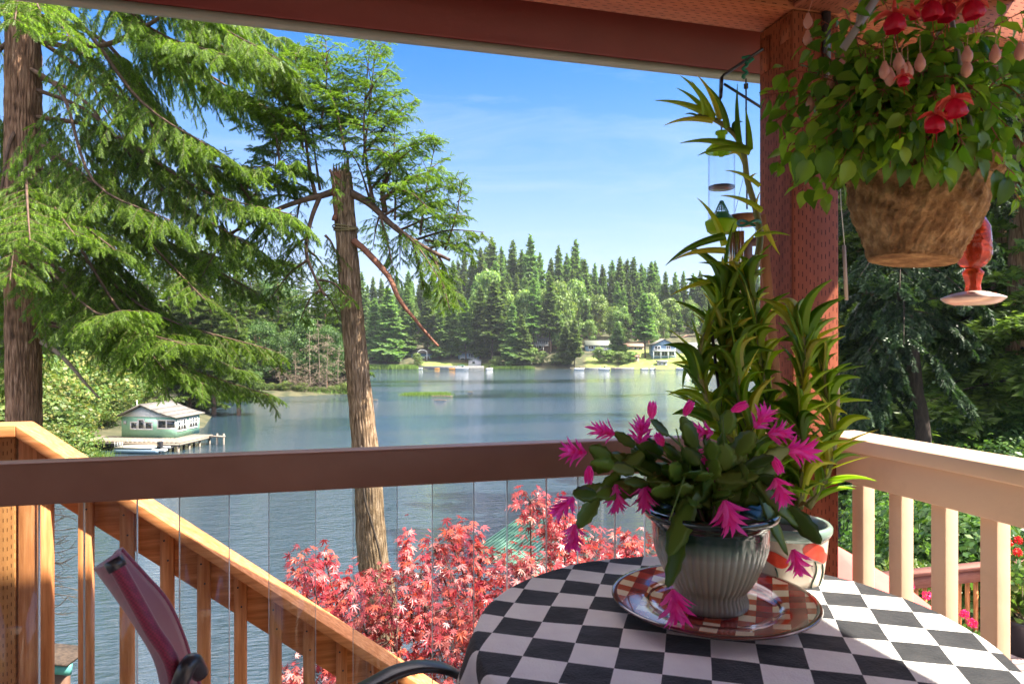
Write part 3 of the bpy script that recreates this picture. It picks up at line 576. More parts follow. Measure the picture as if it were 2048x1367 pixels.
# the ridge line read off the photograph: (px, ytop)
ridge = [(722, 548), (745, 556), (765, 560), (790, 552), (815, 545), (842, 556), (865, 548), (888, 532), (905, 525), (928, 510), (945, 522), (962, 500), (984, 480), (1003, 498), (1027, 486), (1042, 505), (1061, 476), (1080, 510), (1100, 520), (1117, 496),
         (1136, 512), (1151, 484), (1172, 522), (1190, 530), (1207, 533), (1225, 525), (1238, 518), (1252, 522), (1267, 518), (1285, 530), (1302, 528), (1311, 526), (1330, 546), (1350, 548), (1368, 546), (1385, 550), (1400, 545), (1418, 552), (1440, 545), (1460, 556), (1490, 560), (1515, 548), (1545, 560)]
for i, (px, yt) in enumerate(ridge):
    farc(px, rng.uniform(430, 470), yt, i % 2 if i % 5 else 2, 'tall skyline conifer ' + landmark(px), sx=rng.uniform(.85, 1.1))
rx = np.array([r_[0] for r_ in ridge]); ry = np.array([r_[1] for r_ in ridge])
for row, (d, off, n, jit) in enumerate([(485, 12, 40, 8), (455, 26, 42, 10), (425, 44, 40, 14), (400, 68, 34, 18), (380, 95, 24, 20)]):
    for px in np.linspace(705, 1560, n):
        x = px + rng.uniform(-9, 9); yt = np.interp(x, rx, ry) + off + rng.uniform(-.6, 1) * jit
        if row >= 3 and (1150 < x < 1400): 
            if row == 4 or rng.uniform() < .45: continue
        if row >= 3 and 1050 < x < 1110: continue
        farc(x, d + rng.uniform(-8, 8), yt, int(rng.integers(0, 4)), ['conifer just below the skyline ', 'conifer high on the far slope ', 'conifer halfway down the far slope ', 'conifer low on the far slope ', 'conifer at the foot of the far slope '][row] + landmark(x), sx=rng.uniform(.85, 1.2))
# single trees that read on their own along the far bank
for (px, d, yt, k, lab, sx) in [(775, 352, 580, 0, 'broad dark conifer at the left end of the far bank beside the reeds', 1.5), (748, 356, 600, 1, 'conifer half hidden by the snapped trunk on the far bank', 1.4), (880, 362, 612, 1, 'pale green conifer standing between the two blue lakeside houses', 1.3), (932, 360, 600, 3, 'thin-topped conifer with bare trunk before the blue balconied house', 1.3),
     (902, 366, 590, 1, 'conifer behind the pavilion roof of the pale blue house', 1.3), (985, 358, 565, 3, 'tall bare-trunked conifer right of the long blue house', 1.5), (1045, 352, 632, 0, 'conifer reaching down to the water left of the brown hillside house', 1.5), (1022, 352, 610, 1, 'conifer leaning over the water beside the reeds', 1.4),
     (1066, 368, 560, 3, 'bare-trunked conifer in front of the brown hillside house', 1.1), (1100, 368, 556, 3, 'bare-trunked conifer right of the brown hillside house', 1.1), (1149, 346, 640, 2, 'wide dark conifer at the water beside the pontoon dock', 1.3), (1130, 350, 652, 0, 'low dark conifer left of the pontoon dock', 1.6), (1236, 365, 645, 0, 'dark rounded conifer beside the green-roofed house', 1.9),
     (1290, 358, 590, 3, 'tall conifer with bare trunk between orange-roofed cabin and blue gabled house', 1.5), (1003, 370, 560, 1, 'dense conifer above the reeds on the far bank', 1.2), (960, 366, 575, 0, 'dense dark conifer behind the long blue house', 1.2), (855, 366, 585, 2, 'dense conifer rising behind the pavilion house', 1.2), (812, 366, 575, 0, 'dense conifer just right of the pale far reeds', 1.2)]:
    farc(px, d, yt, k, lab, 'single conifers on the far bank', sx)
for i_ in range(30):
    px = rng.uniform(720, 1520); d = rng.uniform(372, 440); zt = np.interp(px, rx, ry) + rng.uniform(55, 110); g = gz(px, d); h = CZ + (690 - zt) / FX * d - g
    if h > 9: p = G(px, d); k = int(rng.integers(0, 2)); place(FB[k], used, p[0], p[1], g, h / (17, 15)[k], rng.uniform(0, 6), 'rounded leafy tree among the far conifers ' + landmark(px), 'tree', 'leafy trees among the far conifers', .75)
for (px, d, zt, k, lab, sx) in [(1230, 400, 613, 0, 'big rounded pale maple above the houses across the lake', 1.0), (1196, 412, 590, 0, 'dark rounded maple behind the big pale maple', .95), (1337, 405, 598, 1, 'yellow-green rounded tree behind the blue gabled house', 1.1), (1380, 420, 600, 0, 'bright bushy tree above the tan houses', .9),
     (1085, 392, 640, 1, 'yellow-green shrubby tree above the brown hillside house', 1.2), (1180, 390, 640, 1, 'yellowish small tree on the slope above the green-roofed house', 1), (1310, 378, 660, 1, 'small bright green tree left of the utility pole', 1.), (1255, 385, 660, 1, 'green tree behind the orange-roofed cabin', 1.), (1135, 372, 640, 1, 'olive green tree on the slope right of the brown hillside house', 1.1),
     (1065, 352, 695, 1, 'round bush below the brown hillside house', 1.3), (1085, 351, 702, 1, 'low leafy bush by the water below the brown house', 1.3), (1198, 352, 694, 1, 'low hedge-like bush before the green-roofed house', 1.4), (1218, 352, 700, 1, 'small round bush right of the green-roofed house', 1.4), (1262, 352, 702, 1, 'bush on the bank below the orange-roofed cabin', 1.6), (1240, 350, 703, 1, 'spreading dark bush on the lawn slope', 1.8),
     (835, 350, 706, 1, 'bush beside the pavilion house', 1.2), (1375, 356, 690, 1, 'small shrub between the blue gabled house and the grey house', .6), (992, 350, 712, 1, 'low bush along the far waterline', 1.6), (1020, 350, 716, 1, 'low bush beside the far reeds', 1.6), (1110, 350, 708, 1, 'dark bush at the water left of the wide conifer', 1.5)]:
    g = gz(px, d); h = max(CZ + (690 - zt) / FX * d - g, 1.5); p = G(px, d); place(FB[k], used, p[0], p[1], g, h / (17, 15)[k], rng.uniform(0, 6), lab, 'tree' if h > 7 else 'bush', 'broadleaf trees and bushes of the far shore', sx * (1 if h > 7 else 1.2))
# ---- mid shore forest on the left and the dark forest on the right
MC = [conifer_proto(28, 4.6, 105, 1.7, .34, .62, .26, SP_MID, M['needle2'], .05, .3, name='fir_tree', xs=1.0), conifer_proto(28, 3.9, 95, 1.5, .34, .6, .27, SP_MID, M['needle2'], .16, .45, name='fir_tree', hang=.7)]
BR = [broad_proto(12, 5, 9000, .42, M['bleaf'], .1, 34, 'broadleaf_tree'), broad_proto(4, 2.8, 5200, .2, M['bush'], .0, 22, 'leafy_bush', r=.05), broad_proto(12, 5.2, 16000, .27, M['bleaf'], .12, 40, 'maple_tree')]
used2 = set()
def midc(px, d, yt, k, lab, group, sx=1.0, cat='conifer'):
    g = gz(px, d); top = CZ + (690 - yt) / FX * d; p = G(px, d); return place(MC[k], used2, p[0], p[1], g - .1, (top - g) / 28, rng.uniform(0, 6.28), lab, cat, group, sx)
def midb(px, d, yt, k, lab, group, sx=1.0, cat='tree'):
    g = gz(px, d); top = CZ + (690 - yt) / FX * d; p = G(px, d); h = max(top - g, .5); return place(BR[k], used2, p[0], p[1], g - .1, h / (12, 4, 12)[k], rng.uniform(0, 6.28), lab, cat, group, sx)
gl = 'forest trees on the near left shore'
for i, px in enumerate(np.linspace(420, 716, 24)):
    midc(px + rng.uniform(-8, 8), rng.uniform(176, 196), 535 + rng.uniform(-25, 35), i % 2, 'dense green fir behind ' + ['the overhanging shore trees', 'the round shore tree', 'the pale shore tree', 'the reedy shore', 'the pile of fallen branches', 'the bare dead trees', 'the snapped trunk'][int(np.clip((px - 420) // 43, 0, 6))], gl, 1.1)
for i, px in enumerate(np.linspace(-40, 470, 30)):
    midc(px + rng.uniform(-10, 10), rng.uniform(112, 160), 500 + rng.uniform(-50, 60), i % 2, 'shadowy fir on the left bank ' + ['left of the big fir trunk', 'just right of the big fir trunk', 'above the left bushes', 'left of the boathouse gable', 'above the boathouse roof', 'right of the boathouse'][int(np.clip((px + 40) // 85, 0, 5))], 'firs behind the big fir', 1.1)
for (px, d, yt, k, lab, sx) in [(470, 166, 655, 0, 'round green tree on the shore left of the dead branches', 1.1), (520, 172, 640, 2, 'pale green tree above the reeds left of centre', 1.), (575, 173, 660, 2, 'yellowish green tree above the reedy shore', .9), (610, 176, 635, 0, 'leafy tree behind the bare grey branches', .9), (655, 176, 650, 2, 'green tree close left of the snapped trunk', .8),
      (455, 160, 715, 0, 'low dark green tree overhanging the water beyond the boathouse', 1.3), (500, 163, 720, 0, 'low leafy tree at the water edge beyond the boathouse', 1.2), (440, 152, 690, 2, 'leafy tree on the bank right of the boathouse roof', 1.2), (545, 185, 560, 2, 'bright maple high in the left forest', 1.)]:
    midb(px, d, yt, k, lab, 'leafy trees on the near left shore', sx)
gb = 'bushes on the left bank'
for i, (px, d, yt, lab) in enumerate([(75, 70, 780, 'yellow-green bush beside the big fir trunk'), (95, 76, 770, 'tall yellowish bush behind the left bank'), (110, 80, 740, 'tall leafy thicket left of the boathouse'), (215, 90, 790, 'bush with reddish leaves beside the boathouse wall'),
      (60, 78, 720, 'high leafy bush right of the big fir trunk'), (120, 68, 848, 'low bright bush on the left bank by the water'), (240, 98, 770, 'green bush behind the boathouse gable'), (10, 70, 740, 'bush seen left of the big fir trunk'), (-30, 66, 800, 'bush at the left edge of the view'), (400, 124, 770, 'bush behind the boathouse roof'), (60, 64, 860, 'low bush hidden behind the stair landing'), (95, 66, 845, 'low bright bush touching the fir trunk'), (205, 90, 810, 'dense bush against the boathouse corner'), (160, 90, 700, 'tree-high bush above the left bank'), (270, 110, 750, 'bush above the boathouse roof')]):
    midb(px, d, yt, 1, lab, gb, 1.25, 'bush')
for i, px in enumerate(np.linspace(500, 690, 14)):
    midb(px, 164 + i * .35, 768 + rng.uniform(-8, 6), 1, 'bright waterside bush ' + ['at the left end of the reedy shore', 'left of the fallen branches', 'beside the fallen branches', 'below the bare dead trees', 'at the tip of the point by the snapped trunk'][min(4, i // 3)], 'waterside bushes on the point', 1.7, 'bush')
# dead grey trees on the point
def dead_tree(px, d, yt, lab, n=34, spread=.4):
    g = gz(px, d); top = CZ + (690 - yt) / FX * d; h = top - g; p = G(px, d, g); mb = MB(); q = bez([p - Zv * .3, p + Zv * h * .5 + rn(1)[0] * .4, p + Zv * h + rn(1)[0] * .5], 8); mb.tube(q, np.linspace(.16, .03, len(q)), 6)
    A = []; B = []
    for i in range(n):
        f = rng.uniform(.12, .98); a = q[int(f * (len(q) - 1))]; an = rng.uniform(0, 6.28); l = h * spread * (1 - f * .7) * rng.uniform(.4, 1); e = a + np.array([math.cos(an), math.sin(an), rng.uniform(-.5, .4)]) * l; m_ = (a + e) / 2 + Zv * l * .12
        A += [a, m_]; B += [m_, e]
        for _ in range(5): s_ = a + (e - a) * rng.uniform(.3, .95); A.append(s_); B.append(s_ + rn(1)[0] * l * .22)
    mb.sticks(A, B, .045, .02); o = mb.build('dead_tree', M['twig'], None, smooth=True); tag(o, lab, 'dead tree', 'dead trees on the point')
for a in [(560, 167, 690, 'bare dead tree left of the fallen branches on the point'), (622, 168, 660, 'bare grey tree on the point, second left of the snapped trunk'), (640, 168, 640, 'tall bare tree on the point'), (652, 169, 665, 'dead tree near the snapped trunk'), (592, 167, 700, 'leaning dead tree over the reeds'), (676, 169, 690, 'rust-tinged dead tree touching the snapped trunk')]: dead_tree(*a)
mb = MB(); A = []; B = []
for i in range(260):
    a = P(rng.uniform(585, 615), rng.uniform(750, 785), 166); A.append(a); B.append(a + rn(1)[0] * np.array([1.3, 1.3, .9]))
mb.sticks(A, B, .03, .012); tag(mb.build('brush_pile', M['twig'], None), 'tangle of pale fallen branches in the reeds on the point', 'brush pile')
# reeds
def reeds(pts, n, h, wid, name, lab, spread=1.2, mat='reed'):
    pts = np.array(pts); k = rng.integers(0, len(pts) - 1, n); f = rng.uniform(size=n)[:, None]; b = pts[k] * (1 - f) + pts[k + 1] * f + rn(n) * np.array([spread, spread, 0])
    V = MB(); V.scatter(np.array([[-.5, 0, 0], [.5, 0, 0], [.1, 1, .12]]), np.array([[0, 1, 2]]), b, Zv + .18 * rn(n), rn(n), np.column_stack([np.full(n, wid), h * rng.uniform(.5, 1.2, n), np.ones(n)])); return tag(V.build(name, M[mat], None), lab, None, None, 'stuff')
reeds([G(x, 166.5 + (x - 490) / 60, .1) for x in (495, 540, 600, 650, 700)], 9000, 1.5, .14, 'reeds', 'bright green reeds along the shore of the point', 1.3)
reeds([G(x, 343.5, .1) for x in (738, 760, 790, 828)], 5000, 2.2, .4, 'reeds', 'yellow-green reeds on the far bank', 1.6)
reeds([G(x, 346, .1) for x in (985, 1010, 1040, 1062)], 3000, 1.5, .35, 'reeds', 'thin reeds on the far bank', 1)
reeds([G(x, d, .02) for x, d in ((815, 163), (840, 164), (862, 164), (892, 165))], 5200, .75, .12, 'islet_grass', 'grass of the small islet in the lake', .9)
reeds([G(x, 71, .15) for x in (100, 130, 160, 180)], 5000, .9, .05, 'shore_grass', 'tall grass on the muddy left bank', 1.0)
mb = MB(); mb.lathe([(0, .12), (2.6, .1), (4.6, .02), (5, -.3)], G(850, 164, 0), 30, M=np.diag([1.25, .28, 1.0])); tag(mb.build('islet', pm('islet_mud', (.06, .07, .03), (.13, .13, .06), 2), None, smooth=True), kind='structure')
mb = MB()
for a, b in [((862, 792), (905, 787)), ((868, 800), (893, 797)), ((744, 800), (756, 797)), ((936, 784), (946, 783))]:
    d = 12 / ((a[1] - 690) / FX); tag(MB().tube(bez([G(a[0], d, .03), G((a[0] + b[0]) / 2, d, .12), G(b[0], d, .02)], 6), .1, 6).build('driftwood_log', M['twig'], None, smooth=True),
        {862: 'grey driftwood log lying along the right end of the islet', 868: 'pale log floating just in front of the islet', 744: 'short log close right of the snapped trunk in the water', 936: 'small far log right of the islet'}[a[0]], 'log', 'logs floating in the lake')
# ---- right hand forest
gr = 'dark trees behind the right railing'
R0 = [(1712, 60, -60, 1, 1.1), (1745, 48, -120, 0, 1.0), (1690, 75, 120, 0, 1.1), (1850, 46, -300, 1, 1.1), (1915, 38, -400, 0, 1.1), (1985, 30, -500, 1, 1.1), (2040, 26, -600, 0, 1.1), (1790, 95, 60, 0, 1.2), (1880, 60, -150, 0, 1.2), (1960, 48, -250, 1, 1.2), (2060, 40, -400, 0, 1.2), (2140, 34, -600, 1, 1.2), (1700, 110, 200, 1, 1.2), (1760, 120, 180, 0, 1.2), (1830, 100, 80, 1, 1.2), (2110, 60, -200, 0, 1.3), (1990, 70, -100, 1, 1.3)]
for mset, dm in ((MC, M['dneedle']),):
    pass
for i, (px, d, yt, k, sx) in enumerate(R0):
    o = midc(px, d, yt, k, 'dark conifer in the right-hand wood ' + ('directly right of the post' if px < 1750 else 'behind the slanting trunk' if px < 1870 else 'below the hanging basket' if px < 1950 else 'behind the hummingbird feeder' if px < 2020 else 'at the right edge') + (' in front' if d < 50 else ' further back'), gr, sx)
    for ch in o.children:
        if ch.name.startswith('crown'): ch.data = ch.data  # shares the mesh
for (px, d, yt, k, lab, sx) in [(1850, 38, 800, 2, 'broad-leaved tree filling the gap behind the right railing', 1.2), (1930, 30, 760, 2, 'shaded maple behind the right railing', 1.1), (2020, 25, 780, 2, 'leafy maple at the right edge above the railing', 1.1), (1860, 52, 760, 0, 'sunlit leafy tree beside the slanting trunk', 1.), (1985, 40, 640, 2, 'tall maple in the wood at right', 1.2), (2080, 30, 600, 2, 'maple beyond the right edge', 1.1)]:
    midb(px, d, yt, k, lab, 'leafy trees behind the right railing', sx)
for (px, d, yt, lab) in [(1822, 13, 1010, 'leafy bush seen through the railing just behind the terrace'), (1880, 12, 1000, 'dense shrub behind the terrace rail between balusters'), (1930, 11.5, 990, 'shrub behind the terrace rail near the red flowers'), (2000, 11, 980, 'leafy shrub behind the terrace rail at right'), (1850, 18, 960, 'ivy-green shrub down the slope beyond the terrace'), (1960, 16, 940, 'tall shrub down the slope at right'), (2060, 14, 950, 'shrub beyond the right edge'), (1800, 24, 1000, 'bush on the slope left of the terrace shrubs'), (1900, 22, 900, 'large bush on the slope beyond the terrace'), (2000, 20, 880, 'large bush behind the potted plant')]:
    midb(px, d, yt, 2, lab, 'shrubs behind the terrace', 1.25, 'shrub')
# slanting trunk with mossy boughs at the right
t = thing('slanting_fir_tree', 'fir with slanting dark trunk and mossy hanging boughs right of the post', 'tree', G(1850, 22, gz(1850, 22)))
mb = MB(); trunk(mb, [G(1866, 22, gz(1850, 22) - .4), P(1848, 890, 22), P(1832, 780, 22), P(1822, 680, 22), P(1800, 540, 22), P(1775, 300, 22), P(1765, 0, 22)], .23, .15, 40, .012, 18, .08, 5); mb.build('trunk', M['barkd'], t, smooth=True)  # dark bark colour stands in for the shade on this trunk
fo = Fol()
for i in range(34):
    y = 640 - i * 22; a = P(1812 - i * 1.6, y, 22); an = rng.uniform(-3.3, .5) if i % 3 else rng.uniform(0, 6.28); l = rng.uniform(2.0, 3.6); d = Rv * math.cos(an) + Fv * math.sin(an) * .9; e = a + d * l - Zv * l * .45
    fo.limb([a, a + d * l * .5 - Zv * .1 * l, e], .03, .008, 1.0, t0=.2, step=.2, sag=.4, hang=1.1, sl=.26, sstep=.13, taper=.6)
for (x, y, ex, ey) in [(1815, 600, 1700, 760), (1818, 640, 1690, 850), (1820, 660, 1720, 860), (1812, 560, 1650, 700), (1825, 700, 1760, 860), (1822, 680, 1930, 800), (1815, 620, 1940, 700)]:
    a = P(x, y, 22); e = P(ex, ey, rng.uniform(20.5, 23.5)); fo.limb([a, a * .5 + e * .5 + Zv * .15, e], .03, .008, 1.1, t0=.15, step=.18, sag=.4, hang=1.1, sl=.24, sstep=.12, taper=.5)
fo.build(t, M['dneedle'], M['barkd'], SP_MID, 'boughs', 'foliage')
# ------------------------------------------------------------------ far and middle buildings
def colm(name, c, rough=.7, c2=None, sc_=3, bump=.15): return pm(name, c, c2 or tuple(min(1, x * 1.18) for x in c), sc_, rough=rough, bump=bump, bscale=20)
M.update(glass=pm('window_glass', (.02, .03, .035), rough=.08, spec=.9), white=colm('white_paint', (.72, .72, .68)), wood=pm('weathered_wood', (.17, .14, .11), (.34, .29, .23), 6, (1, 5, 5), .8, .4),
         greenwall=pm('green_shingle_wall', (.2, .46, .30), (.25, .52, .34), 3, rough=.7), blue=colm('blue_siding', (.16, .26, .34)), brown=colm('brown_siding', (.16, .085, .055)), tan=colm('tan_siding', (.42, .30, .22)), greyh=colm('grey_siding', (.45, .44, .43)),
         olive=colm('olive_siding', (.17, .19, .15)), shingle=pm('roof_shingles', (.14, .13, .115), (.25, .23, .20), 4, (1, 1, 1), .9, .4, 25), darkroof=colm('dark_roof', (.14, .15, .14)), redroof=colm('reddish_roof', (.36, .2, .14)), dark=pm('dark_metal', (.02, .02, .025), rough=.35, spec=.6),
         concrete=pm('concrete', (.14, .14, .14), (.24, .24, .23), 1.2, rough=.9, bump=.3), teal=colm('teal_canvas', (.05, .3, .32)), orange=pm('orange_plastic', (.75, .33, .04), rough=.35), boatwhite=pm('boat_white', (.75, .76, .78), rough=.3))
def house(name, x0, x1, ybase, yeave, ytop, d, depth, wall, roof, lab, front='side', wins=(), label_cat='house', rot=0, balc=None, foot=3.0, gable_dx=.5, over=.5):
    """house whose camera side spans pixels x0..x1; wins: (u0,u1,v0,v1) as fractions of that side, frames and panes"""
    a = P(x0, ybase, d); b = P(x1, ybase, d); wd = np.linalg.norm((b - a)[:2]); h = (ybase - yeave) / FX * d; hr = (yeave - ytop) / FX * d
    T = rz(-YAW + rot, a); root = thing(name, lab, label_cat, a); m = MB(); m.box(0, wd, 0, depth, -foot, h, M=T)
    if front == 'gable': m.prism([(0, h), (wd, h), (wd * gable_dx, h + hr)], .002, depth - .002, M=T)
    else:
        for xx in (0.01, wd - .16): m.add(xf(T, [[xx, 0, h], [xx, depth, h], [xx, depth / 2, h + hr - .1], [xx + .15, 0, h], [xx + .15, depth, h], [xx + .15, depth / 2, h + hr - .1]]), [[0, 1, 2], [5, 4, 3]])
    m.build('wall', M[wall], root); r = MB(); o = over; th = .22
    if front == 'gable':
        g = wd * gable_dx; s1 = hr / g; s2 = hr / (wd - g)
        r.prism([(-o, h - o * s1), (g, h + hr), (g, h + hr + th), (-o, h - o * s1 + th)], -o, depth + o, M=T); r.prism([(g, h + hr), (wd + o, h - o * s2), (wd + o, h - o * s2 + th), (g, h + hr + th)], -o - .003, depth + o + .003, M=T)
    else:
        s_ = hr / (depth / 2); Q = lambda y, z: [y, z]
        for sgn in (0, 1):
            ys = (-o, depth / 2) if not sgn else (depth + o, depth / 2); zs = (h - o * s_, h + hr)
            p = [[-o, ys[0], zs[0]], [wd + o, ys[0], zs[0]], [wd + o, ys[1], zs[1]], [-o, ys[1], zs[1]]]; p = np.array(p + [[q[0], q[1], q[2] + th] for q in p])
            if sgn: p = p[[1, 0, 3, 2, 5, 4, 7, 6]]
            r.hexa(xf(T, p))
    r.build('roof', M[roof], root)
    for (u0, u1, v0, v1) in wins:
        xa, xb, za, zb = u0 * wd, u1 * wd, v0 * h, v1 * h; f = MB(); q = .14 * d / 350 + .06
        f.box(xa - q, xb + q, -.08, 0, zb, zb + q, M=T); f.box(xa - q, xb + q, -.08, 0, za - q, za, M=T); f.box(xa - q, xa, -.08, 0, za, zb, M=T); f.box(xb, xb + q, -.08, 0, za, zb, M=T)
        if (xb - xa) > (zb - za) * .9: c = (xa + xb) / 2; f.box(c - q / 3, c + q / 3, -.07, -.03, za, zb, M=T)
        fo_ = f.build('window', M['white'], root); MB().box(xa, xb, -.03, -.005, za, zb, M=T).build('pane', M['glass'], fo_)
    if balc:
        u0, u1, v = balc; xa, xb, z = u0 * wd, u1 * wd, v * h; dk = MB(); dk.box(xa, xb, -2.2, -.01, z - .25, z, M=T)
        for x in np.linspace(xa + .1, xb - .1, 4): dk.box(x - .1, x + .1, -2.15, -1.95, -foot, z - .25, M=T)
        db = dk.build('balcony', M['white'], root); rl = MB(); rl.box(xa, xb, -2.2, -2.1, z + .95, z + 1.05, M=T)
        for x in np.arange(xa, xb, .45): rl.box(x, x + .07, -2.18, -2.12, z, z + .95, M=T)
        rl.build('railing', M['white'], db)
    return root, T, wd, h, hr
house('lakeside_house', 1305, 1352, 712, 690, 678, 356, 9, 'blue', 'shingle', 'blue gabled house with white two-storey balcony on the far lawn', 'gable', [(.08, .3, .05, .4), (.4, .62, .05, .4), (.72, .92, .05, .4), (.1, .32, .55, .9), (.6, .75, .58, .92)], balc=(0, .95, .5))
house('lakeside_house', 1358, 1402, 712, 697, 685, 362, 9, 'greyh', 'darkroof', 'low pale grey house with wide roof right of the blue gabled house', 'side', [(.12, .3, .45, .9), (.5, .62, .55, .85), (.75, .9, .5, .9)])
house('lakeside_house', 1172, 1222, 708, 690, 681, 372, 9, 'blue', 'olive', 'two-storey house with long moss-green roof across the lake', 'side', [(.1, .3, .6, .9), (.4, .55, .6, .9), (.7, .82, .6, .9), (.15, .35, .1, .4), (.6, .85, .1, .4)], balc=(.5, 1, .5))
house('lakeside_cabin', 1250, 1287, 703, 692, 687, 372, 7, 'tan', 'redroof', 'low cabin with orange-brown roof between the green-roofed and blue gabled houses', 'side', [(.1, .3, .3, .8), (.5, .62, .1, .8), (.75, .9, .4, .8)])
house('lakeside_house', 1268, 1302, 700, 686, 674, 392, 8, 'olive', 'redroof', 'olive gabled house uphill behind the orange-roofed cabin', 'gable', [(.3, .45, .3, .8), (.6, .75, .3, .8)])
house('lakeside_house', 1356, 1398, 690, 678, 670, 398, 8, 'tan', 'redroof', 'tan house with low gable uphill behind the grey house', 'gable', [(.2, .4, .3, .7)])
house('garage', 1338, 1352, 690, 679, 676, 398, 6, 'white', 'redroof', 'small white and brown garage uphill between the blue and tan houses', 'side', [(.3, .7, .1, .7)], 'garage')
house('hillside_house', 1060, 1104, 700, 680, 668, 372, 9, 'brown', 'shingle', 'dark brown hillside house behind bare conifer trunks', 'side', [(.08, .25, .6, .95), (.35, .5, .6, .95), (.6, .8, .6, .95), (.4, .52, .15, .5)], balc=(0, .9, .5))
house('hillside_house', 1096, 1112, 668, 654, 646, 400, 7, 'greyh', 'shingle', 'small grey house highest on the yellow-green slope', 'gable', [(.3, .6, .3, .8)])
house('pavilion_house', 822, 862, 722, 706, 697, 362, 8, 'blue', 'shingle', 'pale blue lakeside house with arched pavilion porch at left of the far bank', 'side', [(.1, .25, .2, .6), (.7, .9, .2, .6)])
house('lakeside_house', 916, 958, 724, 706, 699, 364, 8, 'blue', 'darkroof', 'blue two-level house with balcony in the shade of tall far conifers', 'side', [(.15, .3, .1, .5), (.5, .7, .55, .9), (.8, .92, .55, .9)], balc=(.1, .9, .5))
house('boat_shed', 937, 962, 728, 720, 716, 352, 4, 'greyh', 'darkroof', 'low grey shed with dark door at the water before the blue house', 'gable', [(.3, .5, .1, .8)], 'shed')
house('lake_shed', 1316, 1334, 731, 723, 721, 345, 3, 'greyh', 'concrete', 'small pale dock shed on the shore below the blue gabled house', 'side', [(.15, .3, .2, .8), (.6, .75, .2, .8)], 'shed')
house('garden_shed', 1268, 1278, 719, 712, 709, 352, 2.5, 'tan', 'redroof', 'tiny tan hut on the lawn slope left of the blue gabled house', 'side', [(.3, .6, .1, .8)], 'shed')
house('neighbour_house', 1690, 1790, 850, 790, 760, 92, 8, 'tan', 'shingle', 'pale house wall glimpsed through boughs right of the post', 'side', [(.2, .35, .4, .8), (.6, .75, .4, .8)])
# pavilion arch
a = P(833, 722, 359); t = thing('porch_arch', 'arched white porch roof on posts before the pale blue pavilion house', 'porch', a); T = rz(-YAW, a); m = MB()
arc = [(3.0 + 2.6 * math.cos(x), 4.6 + 1.5 * math.sin(x)) for x in np.linspace(math.pi, 0, 12)]; m.prism([(p[0], p[1]) for p in arc[::-1]] + [(p[0] * .93 + .2, p[1] - .35) for p in arc], 0, 2, M=T); m.build('arch', M['white'], t)
m = MB(); [m.box(x, x + .3, .1, .4, -1, 4.5, M=T) for x in (.45, 5.3)]; m.build('posts', M['white'], t)
# shoreline walls, docks, boats
for (x0, x1, d, h, nm, lab) in [(838, 968, 347.2, 1.7, 'retaining_wall', 'long grey retaining wall along the far shore below the blue houses'), (1168, 1205, 342, 1.0, 'retaining_wall', 'dark low retaining wall right of the pontoon dock'), (1222, 1268, 341.6, 1.1, 'retaining_wall', 'concrete bulkhead along the lawn left of the dock shed')]:
    a = G(x0, d, -.5); b = G(x1, d, -.5); tag(MB().bar(a + Zv * h / 2, b + Zv * h / 2, .5, h + .6).build(nm, M['concrete'], None), lab, 'wall', 'retaining walls on the far shore')
def dock(x0, x1, d, w_, lab, z=.5):
    t = thing('dock', lab, 'dock', G(x0, d, 0), 'docks across the lake'); a = G(x0, d, z); b = G(x1, d, z); MB().bar(a, b, w_, .15).build('planks', M['wood'], t); m = MB()
    for f in np.linspace(.05, .95, 4):
        for s_ in (-1, 1): p = a + (b - a) * f + Fv * s_ * w_ * .42; MB().tube([p - Zv * 2, p + Zv * .5], .12, 6).build('piling', M['wood'], t)
dock(1140, 1170, 338, 3, 'wooden dock with white float below the wide conifer'); dock(1205, 1245, 339, 2, 'grey dock beside the moored motorboat'); dock(1280, 1312, 339, 2, 'narrow dock in front of the pale dock shed'); dock(1352, 1400, 339, 2.5, 'dock with boats at the right end of the far lawn'); dock(905, 935, 343, 2, 'dock with teal-canopied boat below the blue house')
def boat(px, d, L_, lab, canopy=None, yaw=0, hull='boatwhite', small=False, cat='boat'):
    p = G(px, d, 0); t = thing('small_boat', lab, cat, p, 'boats moored across the lake'); T = rz(-YAW + yaw, p); m = MB(); W_ = L_ * .3; H = L_ * .13; n = 9; V = []
    for i in range(n):
        f = i / (n - 1); x = (f - .5) * L_; ww = W_ / 2 * (1 - max(0, (f - .45) / .55) ** 2) + .02; V += [[x, -ww, H * (1 + .25 * f)], [x, -ww * .55, -.15], [x, ww * .55, -.15], [x, ww, H * (1 + .25 * f)]]
    F_ = [[i * 4 + j, i * 4 + 4 + j, i * 4 + 5 + j, i * 4 + 1 + j] for i in range(n - 1) for j in range(3)] + [[i * 4 + 3, i * 4 + 7, i * 4 + 4, i * 4] for i in range(n - 1)]; F_.append([0, 1, 2, 3]); m.add(xf(T, V), F_); m.build('hull', M[hull], t)
    if not small: m = MB(); m.prism([(-.05 * L_, H), (.18 * L_, H), (.1 * L_, H * 2), (0, H * 2.1)], -W_ * .35, W_ * .35, M=T); m.build('windscreen', M['glass'], t)
    if canopy:
        m = MB(); m.box(-L_ * .35, L_ * .2, -W_ * .45, W_ * .45, 1.9, 2.0, M=T); m.build('canopy', M[canopy], t); m = MB(); [m.box(x, x + .06, y, y + .06, H, 1.9, M=T) for x in (-L_ * .33, L_ * .16) for y in (-W_ * .42, W_ * .38)]; m.build('poles', M['boatwhite'], t)
